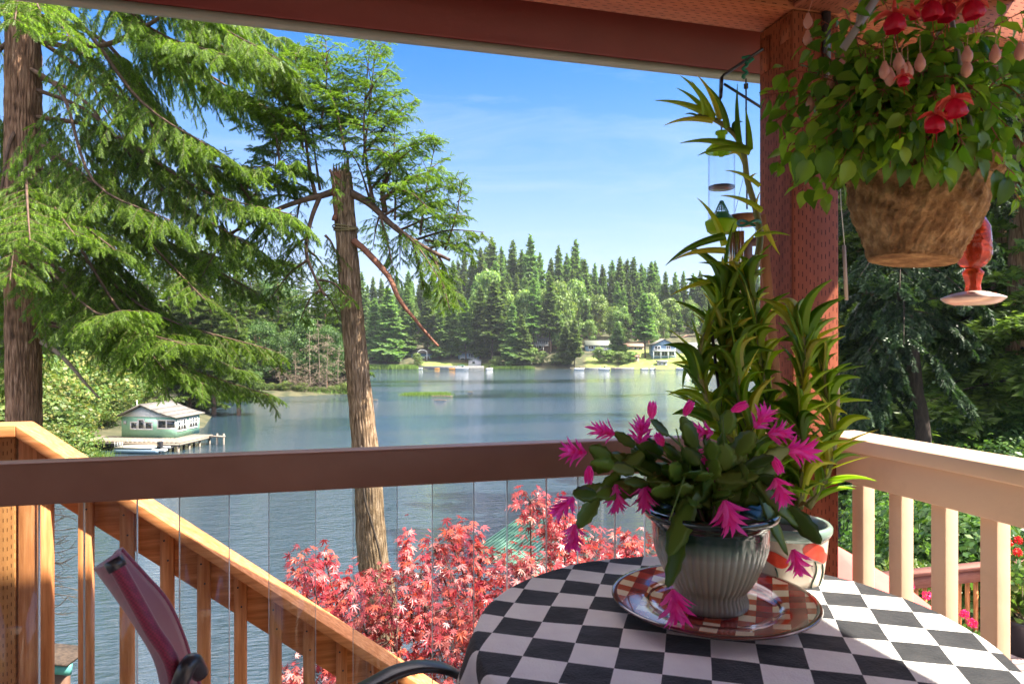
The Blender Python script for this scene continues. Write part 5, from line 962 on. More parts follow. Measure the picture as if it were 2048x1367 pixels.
# glazed pot
PO = O0 + Fv * 1.30 + Rv * .377; PO[2] = TZ + .0145
mg, nn, b = newmat('green_glazed_pot'); N = nn.nodes; K = nn.links.new; b.inputs['Roughness'].default_value = .16; b.inputs['Coat Weight'].default_value = .5; b.inputs['Coat Roughness'].default_value = .05
tcn = N.new('ShaderNodeTexCoord'); sp = N.new('ShaderNodeSeparateXYZ'); K(tcn.outputs['Object'], sp.inputs[0]); nzz = N.new('ShaderNodeTexNoise'); nzz.inputs['Scale'].default_value = 30; K(tcn.outputs['Object'], nzz.inputs['Vector'])
ad = N.new('ShaderNodeMath'); ad.operation = 'MULTIPLY_ADD'; ad.inputs[1].default_value = .018; K(nzz.outputs['Fac'], ad.inputs[0]); K(sp.outputs[2], ad.inputs[2]); dv = N.new('ShaderNodeMath'); dv.operation = 'DIVIDE'; dv.inputs[1].default_value = .2; K(ad.outputs[0], dv.inputs[0])
rr = N.new('ShaderNodeValToRGB'); e = rr.color_ramp.elements; e[0].position = 0; e[0].color = (.13, .14, .12, 1); e[1].position = 1; e[1].color = (.008, .02, .016, 1)
for p_, c_ in ((.3, (.26, .28, .22)), (.60, (.34, .37, .29)), (.69, (.13, .20, .14)), (.76, (.015, .045, .03)), (.9, (.008, .022, .018))): x = e.new(p_); x.color = (*c_, 1)
K(dv.outputs[0], rr.inputs[0]); K(rr.outputs[0], b.inputs['Base Color'])
bm_, nn, b2 = newmat('dark_potting_soil'); b2.inputs['Base Color'].default_value = (.02, .014, .01, 1); b2.inputs['Roughness'].default_value = 1
pr = [(0, .002), (.064, .002), (.068, 0), (.071, .004), (.070, .014), (.066, .026), (.068, .036)] + [(.070 + .038 * math.sin(f * 1.45) ** .9, .036 + .102 * f) for f in np.linspace(.05, 1, 14)] + [(.109, .150), (.110, .158), (.113, .163), (.121, .168), (.1255, .174), (.126, .180), (.123, .185), (.117, .186), (.111, .180), (.108, .165), (.1, .155)]
z_ = np.array(pr)[:, 1]
def flute(th, i): zz_ = z_[np.clip(i.astype(int), 0, len(z_) - 1)]; w_ = np.clip((zz_ - .002) / .01, 0, 1) * np.clip((.132 - zz_) / .01, 0, 1) * (i < 22); return 1 + w_ * .013 * (np.abs(np.cos(th * 24)) ** .7 * 2 - 1)
t = thing('cactus_pot', 'fluted grey-green glazed flower pot with dark shiny rim on the checked plate', 'flower pot', PO); m = MB(); m.lathe(pr, PO, 384, mod=flute); m.build('vessel', mg, t, smooth=True); m = MB(); m.lathe([(0, .158), (.05, .162), (.09, .157), (.108, .152)], PO, 32); m.build('soil', bm_, t, smooth=True)
# ------------------------------------------------------------------ the flowering cactus
def leafpad(L_, W_, n=9, scal=.0):
    """flat jointed segment with scalloped edge, +Y forward"""
    V = []; F_ = []
    for i in range(n + 1):
        f = i / n; w_ = W_ / 2 * (math.sin(math.pi * min(1, .06 + f * .94)) ** .55) * (1 - .1 * f); w_ *= 1 + scal * math.sin(f * 22); y = f * L_; th_ = .0016
        V += [[-w_, y, 0], [-w_ * .45, y, th_ * .5], [0, y, th_], [w_ * .45, y, th_ * .5], [w_, y, 0], [0, y, -th_ * .7]]
    for i in range(n):
        for j in range(6): F_.append([i * 6 + j, i * 6 + (j + 1) % 6, i * 6 + 6 + (j + 1) % 6, i * 6 + 6 + j])
    return np.array(V, float), np.array(F_)
PAD = leafpad(1, .58, 14, .10)
mpad = leafmat('cactus_pads', [(.07, .13, .025), (.11, .20, .03), (.16, .27, .04), (.22, .28, .07)], .36, .35, (1.3, 1.5, .5))
mfl = leafmat('magenta_petals', [(.72, .03, .36), (.82, .08, .46), (.90, .18, .58)], .45, .4, (1.5, .9, 1.3))
tcac = thing('christmas_cactus', 'jointed green cactus with drooping stems and magenta flowers in the fluted pot', 'plant', PO + Zv * .157)
flo = [(1303, 838, 0, 1, 0), (1228, 867, -1, .25, 1), (1277, 885, .15, 1, 1), (1172, 905, -1, .15, 1), (1179, 930, -.1, -1, 0), (1148, 995, -.9, -.7, 1), (1149, 1048, -.1, -1, 1), (1232, 968, .05, -1, 1), (1288, 968, .05, -1, 1), (1449, 1000, .25, -1, 2), (1346, 1178, .12, -1, 2),
       (1326, 890, -.4, .6, 0), (1384, 903, .7, -.5, 1), (1368, 832, .5, 1, 0), (1425, 865, -1, .1, 1), (1462, 822, 1, .5, 0), (1510, 855, .5, .9, 1), (1536, 868, 1, .1, 1), (1572, 900, 1, 0, 2), (1546, 912, .4, -1, 0), (1551, 955, .3, -1, 1), (1586, 1098, .25, -1, 1)]
m = MB(); st = MB(); base = PO + Zv * .158; O_ = []; D_ = []; N2 = []; S_ = []
def chain(end, dirv, nseg, bow, jit=.01, endw=1.0):
    b0 = base + np.array([*(rng.uniform(-.04, .04, 2)), 0]); mid = (b0 + end) / 2 + Zv * bow; q = bez([b0, b0 * .55 + mid * .45 + Zv * bow * .5, mid, end], 12)
    seg = np.linalg.norm(np.diff(q, axis=0), axis=1); cum = np.concatenate([[0], np.cumsum(seg)]); n = max(2, nseg); ts = np.linspace(0, cum[-1], n + 1); pts = np.stack([np.interp(ts, cum, q[:, i]) for i in range(3)], 1)
    st.tube(q[:max(6, len(q) // 3)], np.linspace(.0045, .002, max(6, len(q) // 3)), 6)
    for i in range(n):
        d = pts[i + 1] - pts[i]; l = np.linalg.norm(d); O_.append(pts[i]); D_.append(d / l + rng.normal(0, .10, 3)); N2.append(-Fv * rng.uniform(.3, 1) + rng.normal(0, .5, 3) + Zv * .4); S_.append([min(l * 1.08, .06) * rng.uniform(.75, 1.1) * (1.15 if i > 0 else .6), l * 1.05, 1.0])
    return pts[-1]
fl_end = []
for (px, py, dx, dy, kind) in flo:
    d = 1.30 + rng.uniform(-.10, .05); d = 1.17 if (px, py) in ((1449, 1000), (1346, 1178)) else d
    if px == 1586: d = 1.22
    end = P(px, py, d); b0 = base; span = np.linalg.norm(end - b0); down = end[2] < b0[2] + .03
    chain(end, None, max(3, int(span / .043)), .12 if down else .035); fl_end.append((end, Rv * dx + Zv * dy - Fv * rng.uniform(0, .5), kind))
for (px, py, d) in [(1374, 850, 1.25), (1345, 862, 1.24), (1440, 838, 1.22), (1432, 885, 1.2), (1511, 868, 1.24), (1335, 930, 1.22), (1210, 915, 1.3), (1160, 985, 1.3), (1235, 915, 1.34), (1380, 1010, 1.19), (1330, 1045, 1.18), (1345, 1110, 1.18), (1500, 940, 1.22), (1480, 900, 1.36), (1400, 900, 1.38), (1560, 930, 1.3),
                  (1640, 1085, 1.2), (1590, 1050, 1.2), (1290, 940, 1.36), (1355, 960, 1.36), (1450, 955, 1.25), (1520, 960, 1.36), (1260, 900, 1.4), (1320, 880, 1.36), (1250, 960, 1.22), (1410, 940, 1.18), (1465, 990, 1.19), (1305, 985, 1.2), (1540, 990, 1.25), (1425, 980, 1.4), (1390, 940, 1.3), (1470, 930, 1.3), (1350, 990, 1.25), (1500, 990, 1.3), (1275, 1000, 1.25)]:
    end = P(px, py, d); span = np.linalg.norm(end - base); chain(end, None, max(2, int(span / .045)), .10 if end[2] < base[2] + .03 else .03)
S_ = np.array(S_); S_[:, 2] = 1.0; m.scatter(PAD[0], PAD[1], O_, D_, np.array(N2), S_); m.build('pads', mpad, tcac, smooth=True); st.build('stems', M['branch'], tcac, smooth=True)
PET = (np.array([[0, 0, 0], [.5, .35, .12], [.42, .7, .05], [0, 1, -.18], [-.42, .7, .05], [-.5, .35, .12], [0, .55, -.05]], float), np.array([[0, 1, 6], [1, 2, 6], [2, 3, 6], [3, 4, 6], [4, 5, 6], [5, 0, 6]]))
for (e_, d_, kind) in fl_end:
    f = MB(); d_ = nrm(d_); u = nrm(np.cross(d_, Zv + .1 * Rv)); v = np.cross(d_, u); big_ = {0: .026, 1: .027, 2: .036}[kind]; Oo = []; Dd = []; Nn = []; Ss = []
    if kind == 0:
        for k in range(8): a = k * .785; r_ = u * math.cos(a) + v * math.sin(a); Oo.append(e_ + r_ * .003); Dd.append(d_ + r_ * .16); Nn.append(r_); Ss.append([.010, .034, .012])
    else:
        for tier, (off, spread, nn_) in enumerate([(0, .95, 7), (.014, .75, 8), (.024, .45, 7)]):
            for k in range(nn_): a = k * 6.283 / nn_ + tier * .4; r_ = u * math.cos(a) + v * math.sin(a); Oo.append(e_ + d_ * off + r_ * .003); Dd.append(d_ + r_ * spread * rng.uniform(.7, 1.25)); Nn.append(d_ * .6 - r_ * .3 + .2 * rng.normal(0, 1, 3)); Ss.append([big_ * .29, big_ * rng.uniform(.95, 1.35), big_ * rng.uniform(.4, 1.2)])
        f.tube([e_, e_ + d_ * .03], [.004, .005], 8)
    f.scatter(PET[0], PET[1], Oo, Dd, np.array(Nn), np.array(Ss)); f.build('flower', mfl, tcac, smooth=True)
# ------------------------------------------------------------------ poppy pot and climbing aloe
AP = O0 + Fv * 1.50 + Rv * ((1572 - 1024) / FX * 1.50); AZ = E - .385; ph_ = .23
t = thing('poppy_pot', 'cream pot painted with red poppies and green rim, standing by the post', 'flower pot', (AP[0], AP[1], AZ - ph_))
mcr = pm('cream_glaze', (.50, .42, .33), (.60, .52, .42), 6, rough=.22, coat=.3, spec=.5); mgr = pm('sage_green_glaze', (.16, .24, .20), (.22, .31, .26), 12, rough=.2, coat=.4)
m = MB(); m.lathe([(0, .003), (.05, .003), (.052, 0), (.056, .01), (.066, .06), (.076, .12), (.083, .17), (.086, .205)], (AP[0], AP[1], AZ - ph_), 64); m.build('vessel', mcr, t, smooth=True)
m = MB(); m.lathe([(.085, .203), (.09, .207), (.094, .214), (.094, .224), (.089, .23), (.082, .228), (.080, .21), (.078, .19)], (AP[0], AP[1], AZ - ph_), 64); m.build('rim', mgr, t, smooth=True)
m = MB(); m.lathe([(0, .205), (.04, .208), (.08, .203)], (AP[0], AP[1], AZ - ph_), 24); m.build('soil', bm_, t)
mpop = pm('poppy_red', (.55, .035, .02), (.68, .08, .04), 60, rough=.35); mst = pm('poppy_stem_green', (.02, .06, .04), rough=.4)
def on_pot(du, dz):   # a point on the pot's outside, du metres sideways as seen from the table
    z = ph_ - dz; r = float(np.interp(z, [.01, .06, .12, .17, .205], [.056, .066, .076, .083, .086])) + .0015; a = du / r; c = -Fv * math.cos(a) + Rv * math.sin(a); return np.array([AP[0], AP[1], AZ - dz]) + c * r, c
for (du, dz, s_) in ((-.052, .065, .026), (.030, .045, .030), (.055, .06, .022)):
    m = MB(); m.v = []; pts = []
    for k in range(18): a = k / 18 * 6.283; r_ = s_ * (.85 + .22 * math.cos(2 * a + 1.0)); pts.append(on_pot(du + r_ * math.cos(a), dz - r_ * math.sin(a) * .8)[0])
    c_ = on_pot(du, dz)[0] + on_pot(du, dz)[1] * .0012; m.add(pts + [c_], [[k, (k + 1) % 18, 18] for k in range(18)][::1]); tag(m.build('painted_poppy', mpop, t), None)
    m = MB(); q = np.array([on_pot(du + .006 * math.sin(f * 5), dz + s_ * .7 + f * .06)[0] for f in np.linspace(0, 1, 8)]); m.tube(q, .0016, 4); p_ = on_pot(du + .004, dz + s_ * .75)[0]; m.build('painted_stem', mst, t)
t2 = thing('plant_stand', 'dark metal plant stand under the poppy pot', 'plant stand', (AP[0], AP[1], E - 1.25)); m = MB(); m.lathe([(0, -.012), (.1, -.012), (.1, 0), (0, 0)], (AP[0], AP[1], AZ - ph_ - .0005), 32); m.build('shelf', M['dark'], t2)
for k in range(3): a = k * 2.09; d = np.array([math.cos(a), math.sin(a), 0]); m = MB(); m.tube([AP * [1, 1, 0] + d * .085 + Zv * (AZ - ph_ - .012), AP * [1, 1, 0] + d * .12 + Zv * (E - 1.25)], .008, 6); m.build('leg', M['dark'], t2)
def blade(n=10):
    """long pointed succulent leaf, gutter-shaped, curving up and back down"""
    V = []; F_ = []
    for i in range(n + 1):
        f = i / n; w_ = .5 * (1 - f) ** .8 * (1 + .25 * math.sin(f * 3)); y = f; z = .42 * math.sin(f * 1.9) - .42 * f * f
        V += [[-w_, y, z + .22 * w_], [0, y, z - .05 * (1 - f)], [w_, y, z + .22 * w_], [0, y, z - .40 * w_ - .02]]
    for i in range(n):
        for j in range(4): F_.append([i * 4 + j, i * 4 + (j + 1) % 4, i * 4 + 4 + (j + 1) % 4, i * 4 + 4 + j])
    return np.array(V, float), np.array(F_)
BL = blade(); mal = leafmat('aloe_leaves', [(.17, .32, .035), (.29, .47, .05), (.46, .62, .07), (.70, .66, .14)], .55, .3, (1.5, 1.5, .4), spec=.5)
tal = thing('climbing_aloe', 'tall climbing aloe with spiky yellow-green leaves tied up beside the post', 'plant', (AP[0], AP[1], AZ - .02))
m = MB(); S2 = MB(); O_ = []; D_ = []; N2 = []; S_ = []
stems = [([(1575, 1015, 1.5), (1530, 930, 1.5), (1480, 850, 1.48), (1455, 740, 1.48), (1448, 640, 1.5), (1452, 560, 1.52), (1450, 540, 1.52)], 90, .115),
         ([(1590, 1010, 1.5), (1560, 900, 1.52), (1530, 780, 1.52), (1515, 690, 1.5), (1505, 610, 1.5), (1490, 560, 1.5)], 74, .105),
         ([(1600, 1015, 1.48), (1605, 920, 1.45), (1600, 830, 1.44), (1605, 760, 1.44), (1608, 700, 1.45), (1600, 650, 1.45)], 72, .10),
         ([(1615, 1015, 1.5), (1650, 960, 1.5), (1665, 880, 1.5), (1655, 790, 1.49), (1640, 720, 1.48), (1625, 690, 1.48)], 66, .085),
         ([(1565, 1010, 1.46), (1500, 920, 1.42), (1440, 850, 1.42), (1405, 770, 1.44), (1400, 700, 1.46), (1425, 640, 1.48)], 60, .10),
         ([(1570, 1015, 1.5), (1540, 960, 1.45), (1510, 880, 1.42), (1480, 800, 1.42), (1475, 720, 1.44), (1480, 680, 1.46)], 58, .10),
         ([(1505, 560, 1.55), (1520, 480, 1.58), (1512, 420, 1.58), (1495, 360, 1.58), (1488, 310, 1.57), (1470, 270, 1.56), (1430, 240, 1.54), (1395, 232, 1.52)], 9, .06)]
for (pts, n, ll) in stems:
    q = bez([P(*p) for p in pts], 10); S2.tube(q, np.linspace(.0085, .005, len(q)), 7)
    seg = np.concatenate([[0], np.cumsum(np.linalg.norm(np.diff(q, axis=0), axis=1))]); ts = np.linspace(.05 if n > 20 else .0, 1, n) * seg[-1]; pp = np.stack([np.interp(ts, seg, q[:, i]) for i in range(3)], 1); qq = np.stack([np.interp(ts + .01, seg, q[:, i]) for i in range(3)], 1); T = nrm(qq - pp + 1e-7); T[-1] = T[-2]
    for i in range(n):
        a = i * 2.4 + rng.uniform(-.3, .3); u = nrm(np.cross(T[i], Fv + .01)); v = np.cross(T[i], u); r_ = u * math.cos(a) + v * math.sin(a); f = i / n; O_.append(pp[i]); D_.append(r_ * 1.0 + T[i] * (.55 + .6 * f) + Zv * .1 + .22 * rng.normal(0, 1, 3)); N2.append(T[i] + Zv * .25 + .2 * rng.normal(0, 1, 3)); S_.append([ll * .083, ll * rng.uniform(.5, 1.25), ll * rng.uniform(.1, 1.2)])
# the leaves that read one by one against the sky
for (px, py, ex, ey, l) in [(1440, 240, 1395, 150, 1), (1425, 232, 1360, 150, 1), (1415, 228, 1352, 175, 1), (1430, 236, 1310, 200, 1), (1425, 240, 1328, 250, 1), (1455, 255, 1415, 170, 1), (1500, 300, 1360, 285, 1), (1500, 300, 1395, 310, 1), (1480, 285, 1475, 165, 1), (1500, 300, 1490, 215, 1), (1410, 228, 1382, 160, 1), (1520, 370, 1450, 340, 1), (1525, 420, 1440, 390, 1), (1450, 500, 1345, 520, 1), (1450, 490, 1395, 395, 1), (1450, 470, 1330, 530, .9),
                          (1445, 560, 1340, 590, 1), (1530, 450, 1560, 510, 1), (1510, 470, 1580, 470, .8), (1600, 780, 1730, 730, 1), (1600, 820, 1745, 800, 1), (1600, 700, 1690, 650, 1), (1410, 740, 1340, 725, 1), (1410, 820, 1330, 780, 1), (1420, 640, 1340, 600, 1), (1610, 720, 1680, 665, 1), (1390, 700, 1365, 780, 1), (1400, 780, 1348, 700, 1)]:
    d = 1.5 + rng.uniform(-.03, .05); a = P(px, py, d); e = P(ex, ey, d + rng.uniform(-.05, .03)); l = np.linalg.norm(e - a); O_.append(a); D_.append(e - a); N2.append(Zv + .3 * rng.normal(0, 1, 3) - Fv * .5); S_.append([.013, l, l * .35])
m.scatter(BL[0], BL[1], O_, D_, np.array(N2), np.array(S_)); m.build('leaves', mal, tal, smooth=True); S2.build('stems', pm('aloe_stem', (.10, .14, .03), (.30, .28, .1), 30, rough=.6), tal, smooth=True)
m = MB(); O_, D_, N2, S_ = [], [], [], []
for k in range(16): a = k * .9; p = P(1574 + 30 * math.cos(a), 1012 - 6 * math.sin(a), 1.5 + .05 * math.sin(a)); O_.append(p); D_.append([math.cos(a * 2), math.sin(a * 2), .5]); N2.append([math.sin(a), .3, .8]); S_.append([.035, .05, .05])
m.scatter(LEAF2[0], LEAF2[1], O_, D_, np.array(N2, float), np.array(S_)); m.build('dry_leaves', pm('dry_leaf', (.35, .18, .07), (.6, .38, .18), 30, rough=.7), tal)
m = MB(); q = bez([P(1672, 745, 1.49), P(1672, 830, 1.5), P(1665, 900, 1.5), P(1645, 960, 1.5), P(1620, 1005, 1.5)], 10); m.tube(q, .0055, 8, disp=bark_disp(.0016, 5, .02, 3)); m.build('old_stem', pm('pale_old_stem', (.45, .34, .22), (.65, .52, .36), 40, rough=.8), tal, smooth=True)
m = MB(); m.bar(P(1522, 430, 1.66), P(1572, 990, 1.62), .022, .010, up=Fv); tag(m.build('wooden_stake', pm('orange_stained_stake', (.34, .13, .045), (.48, .21, .08), 10, (9, 9, .6), rough=.6, bump=.3), None, bevel=.001), 'thin orange-stained wooden stake leaning along the left of the post', 'stake')
m = MB(); m.tube([P(1424, 665, 1.46), P(1452, 900, 1.47), P(1470, 1015, 1.49)], .0035, 8); tag(m.build('plant_rod', M['dark'], None, smooth=True), 'thin black support rod among the aloe stems', 'plant support')
m = MB(); mgw = pm('green_tie_wire', (.01, .13, .07), (.015, .20, .11), 60, rough=.6)
q = np.array([P(1498 + 22 * math.cos(a), 446 + 5 * math.sin(a * 2), 1.58 + .05 * math.sin(a)) for a in np.linspace(0, 12.5, 60)]); m.tube(q, .0035, 6); tag(m.build('plant_tie', mgw, None, smooth=True), 'dark green twist tie around the aloe stem at the post', 'plant tie')
# ------------------------------------------------------------------ bracket, trap, chimes
t = thing('wall_bracket', 'dark steel bracket with hooked end on the left of the post', 'bracket', P(1521, 120, 1.85)); m = MB(); db = 1.80
br_ = [P(1526, 98, 1.78), P(1490, 122, db), P(1450, 149, 1.82), P(1443, 155, 1.82), P(1442, 178, 1.82), P(1441, 196, 1.82), P(1437, 204, 1.82), P(1430, 203, 1.82), P(1428, 192, 1.82)]
for a, b_ in zip(br_[:-1], br_[1:]): m.bar(a, b_ + (b_ - a) * .08, .020, .005, up=nrm(np.cross(b_ - a, Fv)))
m.build('arm', M['dark'], t); m = MB(); m.bar(P(1448, 168, 1.82), P(1524, 216, 1.8), .004, .008, up=Fv); m.build('brace', M['dark'], t)
def Pl(px, py, d): return P(px, py, d)
dt = 1.82; tt = thing('wasp_trap', 'clear tube insect trap with lime green lid and base hanging from the bracket', 'insect trap', P(1443, 450, dt)); c = P(1443, 450, dt); k_ = dt / FX
ml = leafmat('lime_plastic', [(.35, .55, .03), (.35, .55, .03)], .5, .25); mgd = pm('green_plastic', (.06, .28, .10), rough=.3); mtube, nn, b = newmat('clear_plastic_tube'); N = nn.nodes; K = nn.links.new
lt = N.new('ShaderNodeBsdfTransparent'); lt.inputs[0].default_value = (.96, .97, .98, 1); gl_ = N.new('ShaderNodeBsdfGlossy'); gl_.inputs['Roughness'].default_value = .05; lw = N.new('ShaderNodeLayerWeight'); lw.inputs[0].default_value = .25; ms = N.new('ShaderNodeMixShader'); mm_ = N.new('ShaderNodeMath'); mm_.operation = 'MULTIPLY'; mm_.inputs[1].default_value = .55; K(lw.outputs['Facing'], mm_.inputs[0]); K(mm_.outputs[0], ms.inputs[0]); K(lt.outputs[0], ms.inputs[1]); K(gl_.outputs[0], ms.inputs[2]); K(ms.outputs[0], N['Material Output'].inputs[0])
def lz(y): return (450 - y) * k_
m = MB(); m.lathe([(26 * k_, lz(442)), (26 * k_, lz(300))], c, 40); m.build('tube', mtube, tt, smooth=True)
m = MB(); m.lathe([(0, lz(262)), (12 * k_, lz(263)), (12 * k_, lz(268)), (8 * k_, lz(270)), (8 * k_, lz(284)), (20 * k_, lz(288)), (30 * k_, lz(298)), (31 * k_, lz(304)), (27 * k_, lz(305))], c, 40); m.build('lid', ml, tt, smooth=True)
m = MB(); m.lathe([(7 * k_, lz(305)), (5 * k_, lz(313)), (0, lz(314))], c, 16); m.build('inner_cup', ml, tt)
m = MB(); m.lathe([(0, lz(466)), (22 * k_, lz(467)), (28 * k_, lz(462)), (32 * k_, lz(446)), (32 * k_, lz(442)), (28 * k_, lz(440))], c, 12); m.build('base', ml, tt)
m = MB(); m.lathe([(28 * k_, lz(441)), (14 * k_, lz(427)), (13 * k_, lz(425))], c, 40); m.build('funnel', mgd, tt, smooth=True)
m = MB(); A = [c + (Rv * math.cos(a) + Fv * math.sin(a)) * 14 * k_ + Zv * lz(426) for a in np.linspace(0, 6.28, 15)]; B = [c + (Rv * math.cos(a) + Fv * math.sin(a)) * 3 * k_ + Zv * lz(402) for a in np.linspace(0, 6.28, 15)]; m.sticks(A, B, .0012, .0012)
for f in (.2, .45, .7, 1): rr_ = (14 - 11 * f) * k_; m.tube([c + (Rv * math.cos(a) + Fv * math.sin(a)) * rr_ + Zv * (lz(426) * (1 - f) + lz(402) * f) for a in np.linspace(0, 6.28, 14)], .0009, 4)
m.build('cone_grille', mgd, tt)
m = MB(); m.lathe([(25.5 * k_, lz(376)), (24 * k_, lz(378)), (0, lz(379)), (0, lz(373)), (24 * k_, lz(372)), (25.5 * k_, lz(373))], c, 30); m.build('inner_disc', pm('smoky_disc', (.22, .20, .26), rough=.3), tt, smooth=True)
m = MB(); m.tube([P(1441, 205, dt), P(1435, 222, dt), P(1440, 240, dt), P(1443, 262, dt)], .0012, 5); m.tube([P(1441, 205, dt), P(1448, 222, dt), P(1446, 240, dt), P(1443, 262, dt)], .0012, 5); m.build('wire_loop', M['dark'], tt)
m = MB(); q = np.array([P(1490 + 5 * math.sin(i * 1.1) + (6 if i < 6 else 0), 112 + i * 2.6, 1.80 + .004 * math.cos(i)) for i in range(18)]); m.tube(q, .004, 6); m.tube([P(1484, 116, 1.79), P(1500, 113, 1.79), P(1507, 118, 1.79), P(1494, 128, 1.79)], .004, 6); tag(m.build('knotted_string', mgw, None, smooth=True), 'knotted green cord looped over the bracket beside the post', 'cord')
dc = 1.83; tw = thing('wind_chime', 'wooden wind chime with metal tubes and hanging disc left of the post', 'wind chime', P(1492, 470, dc)); m = MB(); m.tube([P(1492, 158, 1.80), P(1492, 172, dc), P(1493, 300, dc), P(1494, 418, dc)], .0022, 6); m.tube([P(1492, 168, dc), P(1492, 177, dc)], .006, 8); m.tube([P(1493, 330, dc), P(1470, 425, dc)], .0007, 3); m.tube([P(1493, 330, dc), P(1512, 425, dc)], .0007, 3); m.build('cord', M['dark'], tw)
c = P(1490, 440, dc); m = MB(); m.lathe([(0, -.012), (.045, -.012), (.047, 0), (.045, .012), (0, .012)], c, 24); m.build('top_plate', pm('chime_wood', (.26, .11, .05), (.42, .2, .1), 12, (1, 6, 1), rough=.5), tw, smooth=False)
for k, (px, y1) in enumerate([(1462, 560), (1472, 600), (1484, 620), (1478, 580), (1466, 590)]): m = MB(); dd = dc + (k % 3 - 1) * .02; m.tube([P(px, 462, dd), P(px, y1, dd)], .006, 10); m.tube([P(px, 445, dd), P(px, 462, dd)], .001, 3); m.build('chime_tube', pm('chime_metal', (.5, .42, .3), rough=.25, metal=.9) if k == 0 else bpy.data.materials['chime_metal'], tw, smooth=True)
ds = thing('hanging_disc', 'dark wooden disc with a square hole hanging against the left of the post', 'ornament', P(1510, 505, 1.86)); c = P(1510, 505, 1.86); m = MB(); ring = []; inner = []
for k in range(32): a = k / 32 * 6.283; ring.append(c + Rv * .036 * math.cos(a) + Zv * .042 * math.sin(a)); s_ = 1 / max(abs(math.cos(a)) / .007, abs(math.sin(a)) / .012); inner.append(c + Rv * s_ * math.cos(a) + Zv * (s_ * math.sin(a) + .006))
V = ring + inner + [p + Fv * .006 for p in ring] + [p + Fv * .006 for p in inner]; F_ = []
for k in range(32): k2 = (k + 1) % 32; F_ += [[k, k2, 32 + k2, 32 + k], [64 + k, 96 + k, 96 + k2, 64 + k2], [k, 64 + k, 64 + k2, k2], [32 + k, 32 + k2, 96 + k2, 96 + k]]
m.add(V, F_); m.build('disc', pm('disc_wood', (.12, .07, .06), (.2, .12, .1), 10, rough=.5), ds); m = MB(); m.tube([c + Zv * .04, P(1512, 440, 1.86)], .0008, 3); m.build('cord', M['dark'], ds)
m = MB(); m.lathe([(0, -.006), (.012, -.004), (.014, 0), (.012, .004), (0, .006)], c - Zv * .058, 16); m.build('bead', M['dark'], ds, smooth=True)
t = thing('iron_chime', 'small black openwork iron ornament hanging under the wind chime', 'ornament', P(1491, 560, 1.87)); m = MB()
for (y, r_) in ((525, .012), (522, .018)): m.tube([P(1491, y, 1.87) + (Rv * math.cos(a) + Zv * math.sin(a)) * r_ for a in np.linspace(0, 6.28, 20)], .0013, 5)
m.tube([P(1491, 500, 1.87), P(1491, 580, 1.87)], .001, 4); m.build('ring', M['dark'], t); m = MB(); [m.lathe([(0, .012), (.004, .008), (.009, -.004), (.011, -.010), (0, -.009)], P(x, y, 1.87), 14) for x, y in ((1491, 572), (1505, 566), (1505, 590))]; m.build('bells', M['dark'], t, smooth=True)
# ------------------------------------------------------------------ hanging basket of fuchsia
dB = 1.30; BC = P(1836, 370, dB); tb = thing('hanging_basket', 'brown coir hanging basket pot at upper right', 'hanging basket', BC)
Mt = np.array(Matrix.Rotation(rad(5.5), 3, Vector(Fv)).to_3x3()) @ np.array(Matrix.Rotation(rad(-2), 3, Vector(Rv)).to_3x3())
pr = [(.0, -.145), (.05, -.147), (.078, -.146), (.084, -.142), (.092, -.120), (.106, -.092), (.122, -.06), (.132, -.02), (.139, .005), (.1445, .012), (.146, .03), (.143, .036), (.135, .03), (.130, .0), (.126, -.02)]
prs = np.array(bez([(a, b_, 0) for a, b_ in pr], 6))[:, :2]; prs[:, 0] = np.maximum(prs[:, 0], 0) * .90
r_c = np.random.default_rng(3); ph = r_c.uniform(0, 6.28, 40)
crn = r_c.normal(0, 1, (200, 260)); crn = crn + .6 * np.roll(crn, 1, 0) + .6 * np.roll(crn, 1, 1) + .5 * np.roll(crn, (1, 1), (0, 1))
def coir(th, i):
    a = 0
    for k in range(14): a = a + np.sin(th * (5 + k * 4) + ph[k] + i * (.35 + .17 * k)) * np.sin(i * (.5 + .23 * k) + ph[k + 14] + th * (3 - k * .4)) / (1 + .18 * k)
    return 1 + .017 * a + .0062 * crn[:i.shape[0], :260]
m = MB(); m.lathe(prs, BC, 260, mod=coir, M=Mt); m.build('coir_pot', pm('coir_fibre', (.20, .095, .035), (.74, .46, .21), 34, rough=.95, bump=1, bscale=75, bdist=.016, c3=(.42, .23, .095)), tb, smooth=False)
m = MB(); m.lathe([(0, .005), (.07, .01), (.13, 0)], BC, 24, M=Mt); m.build('soil', bm_, tb)
hook = P(1800, -280, dB + .02); hook[2] = E + 1.2; m = MB()
for a in (0.3, 2.4, 4.5): p = BC + xf(Mt, [[.144 * math.cos(a), .144 * math.sin(a), .03]])[0]; m.bar(p, hook, .009, .003, up=Rv)
m.bar(P(1686, 98, 1.19), P(1770, -30, 1.22), .013, .003, up=Fv); m.build('hanger_straps', pm('grey_plastic_strap', (.28, .27, .26), rough=.4), tb)
mfu = leafmat('fuchsia_leaves', [(.06, .15, .02), (.10, .23, .03), (.17, .33, .04), (.27, .42, .06)], .45, .4, (1.7, 1.7, .4), spec=.4, patch=8)
def ovate(n=6):
    V = []; F_ = []
    for i in range(n + 1):
        f = i / n; w_ = .34 * math.sin(math.pi * f ** .8) * (1 - .15 * f) + .004; z = -.25 * f * f; rip = .015 * (1 if i % 2 else -1)
        V += [[-w_, f, z + .10 * w_ / .34 + rip], [-w_ * .5, f, z + .05], [0, f, z], [w_ * .5, f, z + .05], [w_, f, z + .10 * w_ / .34 + rip]]
    for i in range(n):
        for j in range(4): F_.append([i * 5 + j, i * 5 + j + 1, i * 5 + 6 + j, i * 5 + 5 + j])
    return np.array(V, float), np.array(F_)
